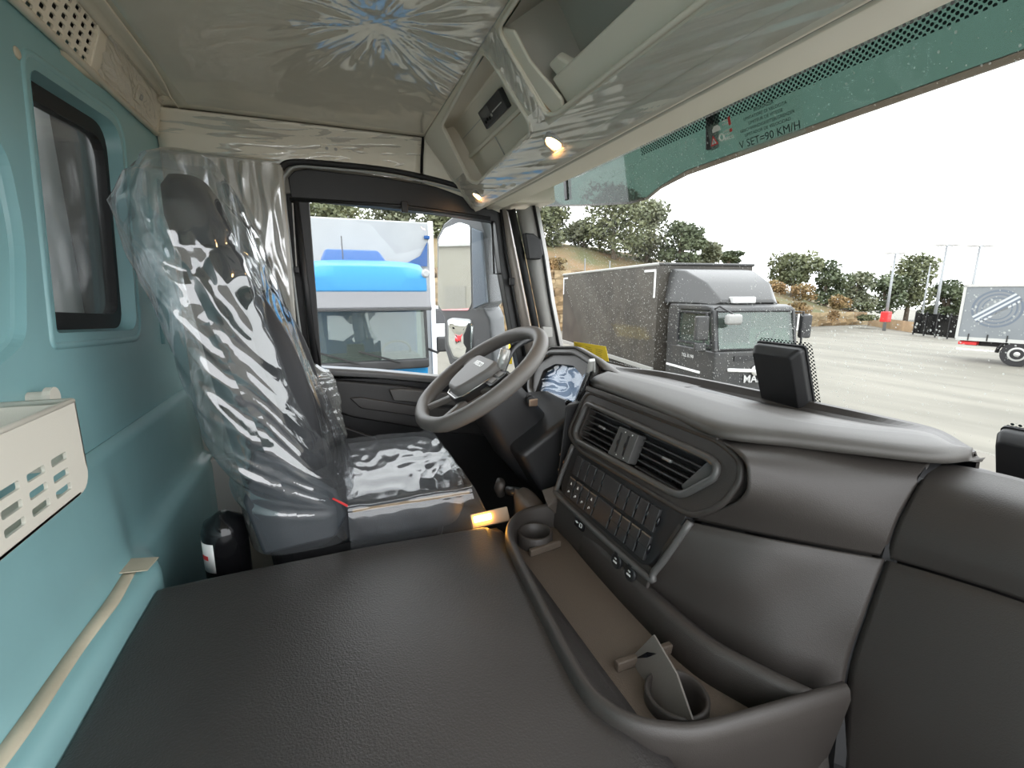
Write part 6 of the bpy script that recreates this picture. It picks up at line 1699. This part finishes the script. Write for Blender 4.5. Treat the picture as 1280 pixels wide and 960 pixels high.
# deflector and box
zd = FR_B.px(440, 306)[1]
q0 = FR_B.px(398, 312)[0]; q1 = FR_B.px(480, 312)[0]; q2 = FR_B.px(536, 318)[0]
MB().prism([V(BX - 0.5, q0, zr - 0.03), V(BX - 0.5, q1 + 0.1, zr - 0.03), V(BX - 0.7, q1, zd), V(BX - 0.7, q0 + 0.08, zd)], (-0.25, 0, 0)).build('light_bar', M_dblue, bt_, bevel=0.04)
BXX = BX - 1.95
FR_BB = Frame((BXX, 0, 0), (0, 1, 0), (0, 0, 1))
y0b = FR_BB.px(384, 300)[0] - 0.5; y1b = FR_BB.px(540, 300)[0]; ztb = FR_BB.px(460, 274)[1]
rb_box(BXX - 6.5, BXX, y0b, y1b, 0.95, ztb, 'box_body', M_boxw, bt_, 0.03)
rb_box(BXX - 0.05, BXX + 0.03, y1b - 0.07, y1b + 0.02, 0.95, ztb + 0.02, 'box_corner', M_white, bt_, 0.01)
qq = FR_BB.px(500, 318)[0]
MB().prism([V(BXX + 0.02, qq, zr), V(BXX + 0.02, y1b - 0.12, zr), V(BXX + 0.02, y1b - 0.10, zr + 0.42), V(BXX + 0.02, lerp(qq, y1b, 0.6), zr + 0.18)], (0.05, 0, 0)).build('blue_decal', M_dblue, bt_)
q = FR_BB.px(533, 297)
rb_box(BXX + 0.02, BXX + 0.06, q[0] - 0.05, q[0] + 0.05, q[1] - 0.03, q[1] + 0.03, 'marker_lamp', M_dblue, bt_, 0.01)
for y in (yl + 0.15, yr_ - 0.15):
    for x in (BX - 0.9, BX - 6.6):
        MB().lathe(V(x, y, 0.48), (0, 1, 0), [(0.26, -0.16), (0.48, -0.15), (0.48, 0.15), (0.26, 0.16)], 24).build('wheel', M_rubber, bt_)
# its beacon and mirrors
q = FR_B.px(532, 342)
MB().lathe(V(BX + 0.0, q[0], q[1]), (1, 0, 0), [(0.05, -0.04), (0.06, 0), (0.04, 0.04)], 16).build('marker_disc', M_boxw, bt_, sm=False)
a = FR_B.px(541, 435); b = FR_B.px(553, 431)
MB().tube([V(BX - 0.1, yr_, a[1] - 0.02), V(BX + 0.08, a[0] + 0.05, a[1] - 0.06), V(BX + 0.08, b[0], b[1])], 0.02, 6).build('mirror_arm', M_black, bt_)
MB().box((BX + 0.08, b[0] - 0.02, b[1] + 0.02), (0.10, 0.16, 0.22)).build('mirror_head', M_black, bt_, bevel=0.03)
MB().tube([V(BX - 0.4, FR_B.px(430, 322)[0], zr), V(BX - 0.5, FR_B.px(430, 322)[0], zr + 0.32)], 0.008, 5).build('aerial', M_black, bt_)

# ================================================================== GREY TRUCK AHEAD
P0 = V(CAM.x - 8.77, 6.97, 0)
fa = V(0.987, -0.163, 0); la = V(0.163, 0.987, 0)
def T(a, l, z): return P0 + fa * a + la * l + V(0, 0, z)
gt = empty('delivery_truck', T(-2, 1.2, 0), 'dusty dark grey box truck parked ahead of the windscreen', 'truck')
M_gbox = mat('dusty_black_box', (0.030, 0.026, 0.021), 0.55, col2=(0.055, 0.048, 0.038), vscale=1.6, detail=8)
M_gcab = mat('dark_grey_cab', (0.024, 0.025, 0.026), 0.4, col2=(0.038, 0.037, 0.035), vscale=2.5)
BT = 3.42; BB_ = 0.98
def tbox(a0, a1, l0, l1, z0, z1, nm, m, bev=0.02, par=None):
    return MB().loft([[T(a, l0, z0), T(a, l1, z0), T(a, l1, z1), T(a, l0, z1)] for a in (a0, a1)]).build(nm, m, par or gt, bevel=bev)
tbox(-6.8, 0, 0, 2.42, BB_, BT, 'box_body', M_gbox, 0.02)
for l in (0.0, 2.42):
    MB().tube([T(-6.8, l, BT), T(0.02, l, BT)], 0.035, 6).build('box_rail', mat('pale_box_rail', (0.30, 0.30, 0.28), 0.45), gt)
MB().tube([T(0.02, 0, BT), T(0.02, 2.42, BT)], 0.03, 6).build('box_front_rail', M_gcab, gt)
tbox(-6.8, 0, -0.03, 0.02, BB_ - 0.02, BB_ + 0.09, 'lower_rail', mat('pale_box_rail', (0.30, 0.30, 0.28), 0.45), 0.01)
for (a0, a1, z0, z1) in ((-0.62, -0.08, BT - 0.16, BT - 0.11), (-0.14, -0.08, BT - 0.75, BT - 0.11), (-6.72, -6.25, BT - 0.16, BT - 0.11), (-6.72, -6.66, BT - 0.7, BT - 0.11)):
    tbox(a0, a1, -0.02, -0.005, z0, z1, 'reflector_strip', M_white, 0.0)
tbox(-6.5, 1.6, 0.5, 1.9, 0.55, 0.92, 'chassis', M_black, 0.02)
CL0, CL1 = 0.14, 1.96
zc1 = 2.54; zwb = 1.70
side = [(0.28, 0.55), (2.02, 0.55), (2.06, 1.0), (2.05, zwb), (1.86, zc1 - 0.06), (1.70, zc1), (0.34, zc1), (0.28, zc1 - 0.1)]
# cab body below the windows, roof and rear wall; open for glass above
low_s = [(0.28, 0.55), (2.02, 0.55), (2.06, 1.0), (2.05, zwb), (0.28, zwb)]
MB().prism([T(a, CL0, z) for a, z in low_s], la * (CL1 - CL0)).build('cab_lower', M_gcab, gt, bevel=0.05)
MB().prism([T(a, CL0, z) for a, z in ((0.28, zwb - 0.05), (0.70, zwb - 0.05), (0.70, zc1 - 0.05), (0.28, zc1 - 0.05))], la * (CL1 - CL0)).build('cab_rear', M_gcab, gt, bevel=0.03)
MB().prism([T(a, CL0, z) for a, z in ((0.28, zc1 - 0.10), (1.88, zc1 - 0.10), (1.82, zc1 - 0.02), (1.66, zc1 + 0.02), (0.34, zc1 + 0.02))], la * (CL1 - CL0)).build('cab_roof', M_gcab, gt, bevel=0.03)
for l in (CL0, CL1 - 0.09):
    MB().prism([T(1.93, l, zwb - 0.02), T(2.04, l, zwb - 0.02), T(1.88, l, zc1 - 0.06), T(1.76, l, zc1 - 0.06)], la * 0.09).build('front_pillar', M_gcab, gt, bevel=0.02)
MB().prism([T(2.035, CL0 + 0.06, zwb + 0.02), T(2.035, CL1 - 0.06, zwb + 0.02), T(1.875, CL1 - 0.07, zc1 - 0.08), T(1.875, CL0 + 0.07, zc1 - 0.08)], fa * -0.02).build('windscreen', M_truckglass, gt)
MB().prism([T(0.72, CL0 + 0.015, zwb), T(1.92, CL0 + 0.015, zwb), T(1.76, CL0 + 0.02, zc1 - 0.1), T(0.72, CL0 + 0.02, zc1 - 0.1)], la * 0.02).build('side_glass', M_truckglass, gt)
MB().prism([T(0.72, CL1 - 0.035, zwb), T(1.92, CL1 - 0.035, zwb), T(1.76, CL1 - 0.03, zc1 - 0.1), T(0.72, CL1 - 0.03, zc1 - 0.1)], la * 0.02).build('side_glass', M_truckglass, gt)
MB().tube([T(0.76, CL0 - 0.004, zwb + 0.08), T(0.76, CL0 - 0.004, zc1 - 0.14), T(1.74, CL0 - 0.004, zc1 - 0.14), T(1.90, CL0 - 0.004, zwb + 0.08)], 0.028, 6, closed=True).build('side_window_seal', M_rubber, gt)
MB().tube([T(2.03, CL0 + 0.07, zwb + 0.02), T(1.89, CL0 + 0.08, zc1 - 0.1), T(1.89, CL1 - 0.08, zc1 - 0.1), T(2.03, CL1 - 0.07, zwb + 0.02)], 0.02, 6, closed=True).build('windscreen_seal', M_rubber, gt)
tbox(1.55, 2.0, CL0 + 0.1, CL1 - 0.1, zwb - 0.1, zwb + 0.10, 'dash', mat('pale_truck_dash', (0.22, 0.24, 0.22), 0.7), 0.05)
MB().tube([T(1.50, 1.66 + 0.20 * math.cos(t), zwb + 0.22 + 0.14 * math.sin(t)) + fa * 0.10 * math.sin(t) for t in [2 * math.pi * k / 24 for k in range(24)]], 0.018, 6, closed=True).build('steering_wheel', M_black, gt, sm=True)
tbox(0.9, 1.3, 0.4, 0.85, 1.3, 2.1, 'passenger_seat', mat('grey_seat', (0.20, 0.23, 0.20), 0.8), 0.08)
MB().prism([T(2.065, CL0 + 0.4, zwb - 0.10), T(2.065, CL1 - 0.4, zwb - 0.10), T(2.065, CL1 - 0.4, zwb - 0.2), T(2.065, CL0 + 0.4, zwb - 0.2)], fa * 0.01).build('upper_grille', M_black, gt)
MB().tube([T(2.075, CL0 + 0.28, 1.335), T(2.085, 1.02, 1.30), T(2.075, CL1 - 0.28, 1.335)], 0.034, 8).build('chrome_bar', M_white, gt, sm=True)
MB().lathe(T(2.09, 1.02, 1.31), fa, [(0.10, -0.01), (0.10, 0.012), (0.07, 0.02)], 20).build('round_emblem', M_silver, gt)
FR_G = Frame(T(2.08, 1.0, 1.14), la, (0, 0, 1))
text('MAN', 0.21, FR_G, 0, 0, 0.008, mat('chrome_letters', (0.45, 0.45, 0.44), 0.3), 'front_lettering', gt, depth=0.006, bold=0.002)
for k in range(4):
    tbox(2.055, 2.075, CL0 + 0.2, CL1 - 0.2, 0.62 + 0.10 * k, 0.67 + 0.10 * k, 'grille_slat', M_black, 0.01)
FR_GS = Frame(T(1.15, CL0 - 0.003, 1.50), fa, (0, 0, 1))
text('TGL 8.190', 0.10, FR_GS, 0, 0, 0.004, M_dimprint, 'side_lettering', gt, depth=0.002)
tbox(0.36, 1.62, CL0 - 0.02, CL0 - 0.005, 1.20, 1.245, 'side_stripe', M_white, 0.0)
# mirror cluster on the near side
MB().tube([T(1.80, CL0, zc1 - 0.12), T(1.92, CL0 - 0.16, zc1 - 0.12), T(1.92, CL0 - 0.18, zwb + 0.05), T(1.88, CL0, zwb + 0.02)], 0.02, 6).build('mirror_arm', M_black, gt)
MB().box((0, 0, 0), (1, 1, 1))
tbox(1.86, 1.98, CL0 - 0.38, CL0 - 0.12, zwb + 0.20, zc1 - 0.18, 'mirror_head', M_gcab, 0.03)
tbox(1.86, 1.96, CL0 - 0.36, CL0 - 0.14, zwb - 0.02, zwb + 0.16, 'wide_mirror', M_gcab, 0.03)
MB().tube([T(1.86, CL0 + 0.05, zc1 - 0.05), T(2.06, CL0 + 0.0, zc1 + 0.0), T(2.12, CL0 + 0.25, zc1 - 0.14)], 0.018, 6).build('kerb_mirror_arm', M_black, gt)
tbox(2.06, 2.20, CL0 + 0.10, CL0 + 0.42, zc1 - 0.34, zc1 - 0.14, 'kerb_mirror', mat('kerb_mirror_grey', (0.25, 0.25, 0.24), 0.4), 0.05)
MB().tube([T(1.80, CL1, zc1 - 0.12), T(1.92, CL1 + 0.16, zc1 - 0.12), T(1.92, CL1 + 0.18, zwb + 0.05)], 0.02, 6).build('mirror_arm', M_black, gt)
tbox(1.86, 1.98, CL1 + 0.12, CL1 + 0.34, zwb + 0.20, zc1 - 0.18, 'mirror_head', M_black, 0.03)
# roof deflector
df_ = [[T(0.05, 0.25, BT - 0.10), T(0.05, 2.10, BT - 0.10), T(0.05, 2.20, zc1 + 0.02), T(0.05, 0.14, zc1 + 0.02)],
       [T(0.55, 0.30, BT - 0.16), T(0.55, 2.04, BT - 0.16), T(0.55, 2.16, zc1 + 0.02), T(0.55, 0.18, zc1 + 0.02)],
       [T(1.15, 0.42, lerp(zc1, BT, 0.52)), T(1.15, 1.94, lerp(zc1, BT, 0.52)), T(1.15, 2.08, zc1 + 0.02), T(1.15, 0.26, zc1 + 0.02)],
       [T(1.58, 0.50, zc1 + 0.10), T(1.58, 1.70, zc1 + 0.10), T(1.58, 1.84, zc1 + 0.02), T(1.58, 0.34, zc1 + 0.02)]]
MB().loft(df_).build('roof_deflector', mat('deflector_grey', (0.034, 0.034, 0.033), 0.35), gt, bevel=0.05)
tbox(1.50, 1.64, 0.72, 1.25, zc1 + 0.04, zc1 + 0.17, 'roof_sign', mat('pale_sign', (0.45, 0.45, 0.44), 0.5), 0.02)
for (a, l) in ((1.15, CL0 + 0.12), (1.15, CL1 - 0.12), (-4.9, 0.25), (-4.9, 2.17)):
    MB().lathe(T(a, l, 0.46), la, [(0.24, -0.14), (0.46, -0.13), (0.46, 0.13), (0.24, 0.14)], 24).build('wheel', M_rubber, gt)
    MB().tube([T(a + 0.56 * math.cos(t), l + (-0.14 if l < 1.2 else 0.14), 0.46 + 0.56 * math.sin(t)) for t in [math.pi * k / 12 for k in range(13)]], 0.05, 6).build('wheel_arch', M_gcab, gt, sm=True)

# ================================================================== GREY CURTAIN TRAILER
QL = U(1195, 421, 'z', 1.0); QR = U(1280, 426, 'z', 1.0)
ra_ = (QR - QL).normalized(); na_ = V(ra_.y, -ra_.x, 0)
if na_.dot(CAM - QL) < 0: na_ = -na_
tz1 = zat(QL, 1206, 357)
cu_ = empty('curtain_trailer', V(QL.x, QL.y, 0), 'pale grey curtain sided trailer with a striped round emblem', 'trailer')
FR_Q = Frame(QL, ra_, (0, 0, 1))
if FR_Q.n.dot(CAM - QL) < 0:
    FR_Q.n = -FR_Q.n
Lq = 9.0
hq = tz1 - 1.0
M_curt = mat('grey_curtain', (0.175, 0.19, 0.20), 0.5, vary=0.08, vscale=1.2)
MB().fbox(FR_Q, 0, Lq, 0, hq, -2.3, 0).build('curtain_body', M_curt, cu_, bevel=0.02)
MB().fbox(FR_Q, -0.03, Lq, hq - 0.05, hq + 0.05, -2.3, 0.03).build('roof_rail', M_greytrim, cu_)
MB().fbox(FR_Q, -0.03, 0.06, -0.05, hq, -0.06, 0.03).build('corner_post', M_ltrim, cu_)
MB().fbox(FR_Q, 0, Lq, -0.12, 0.02, -2.2, 0.02).build('side_rail', M_ltrim, cu_)
for k in range(16):
    MB().fbox(FR_Q, 0.35 + k * 0.55, 0.39 + k * 0.55, -0.10, 0.16, 0.02, 0.035).build('curtain_strap', M_black, cu_)
cq0 = FR_Q.px(1246, 386); Rq = abs(FR_Q.px(1214, 386)[0] - cq0[0])
M_mark = mat('dark_emblem_grey', (0.11, 0.13, 0.16), 0.6)
M_markw = mat('white_emblem', (0.42, 0.435, 0.44), 0.6)
def annulus(r0, r1, c, m, nm):
    mb = MB(); n_ = 56; pts = []
    for k in range(n_):
        t = 2 * math.pi * k / n_
        pts += [FR_Q.p(cq0[0] + r0 * math.cos(t), cq0[1] + r0 * math.sin(t), c), FR_Q.p(cq0[0] + r1 * math.cos(t), cq0[1] + r1 * math.sin(t), c)]
    mb.add(pts, [(2 * k, 2 * k + 1, (2 * k + 3) % (2 * n_), (2 * k + 2) % (2 * n_)) for k in range(n_)])
    me = bpy.data.meshes.new(nm); me.from_pydata([tuple(p) for p in mb.v], [], mb.f)
    return link(nm, me, m, cu_)
for k in range(3):
    annulus(Rq * (1.0 - 0.20 * k) * 0.90, Rq * (1.0 - 0.20 * k), 0.004, M_mark, 'emblem_ring')
annulus(0.01, Rq * 0.42, 0.004, M_curt, 'emblem_centre')
dg = math.radians(40)
for k in range(-2, 3):
    off = k * Rq * 0.10; hl2 = math.sqrt(max(0.01, 1.0 - (k * 0.10) ** 2)) * Rq
    e_u = (math.cos(dg), math.sin(dg)); e_v = (-math.sin(dg), math.cos(dg)); w_ = Rq * 0.052
    loop = [(cq0[0] + e_u[0] * s1 * hl2 + e_v[0] * (off + s2 * w_), cq0[1] + e_u[1] * s1 * hl2 + e_v[1] * (off + s2 * w_)) for s1, s2 in ((-1, -1), (1, -1), (1, 1), (-1, 1))]
    me = bpy.data.meshes.new('emblem_bar'); me.from_pydata([tuple(FR_Q.p(a, b, 0.006 + 0.001 * k)) for a, b in loop], [], [(0, 1, 2, 3)])
    link('emblem_bar', me, M_mark if k % 2 else M_markw, cu_)
MB().fbox(FR_Q, 0.2, Lq, -0.35, -0.12, -1.6, -0.6).build('chassis', M_black, cu_)
q = FR_Q.px(1207, 428)
MB().fbox(FR_Q, q[0] - 0.25, q[0] + 0.3, -0.30, -0.16, -0.5, -0.1).build('tail_lamp', M_red, cu_, bevel=0.02)
MB().fbox(FR_Q, q[0] - 0.3, q[0] + 2.0, -0.52, -0.46, -0.3, -0.22).build('rear_guard', M_white, cu_)
for px in (1272, 1345):
    q = FR_Q.px(px, 438)
    MB().lathe(FR_Q.p(q[0], -0.53, -0.30), FR_Q.n, [(0.26, 0.0), (0.47, 0.02), (0.47, 0.30), (0.28, 0.30)], 28).build('wheel', M_rubber, cu_)
    MB().lathe(FR_Q.p(q[0], -0.53, -0.02), FR_Q.n, [(0.29, 0.0), (0.25, 0.03), (0.10, 0.0), (0.08, 0.06), (0.001, 0.06)], 24).build('wheel_rim', M_ltrim, cu_, sm=True)
    MB().tube([FR_Q.p(q[0] + 0.58 * math.cos(t), -0.53 + 0.58 * math.sin(t), -0.15) for t in [math.pi * k / 10 for k in range(11)]], 0.06, 6).build('mudguard', M_black, cu_, sm=True)
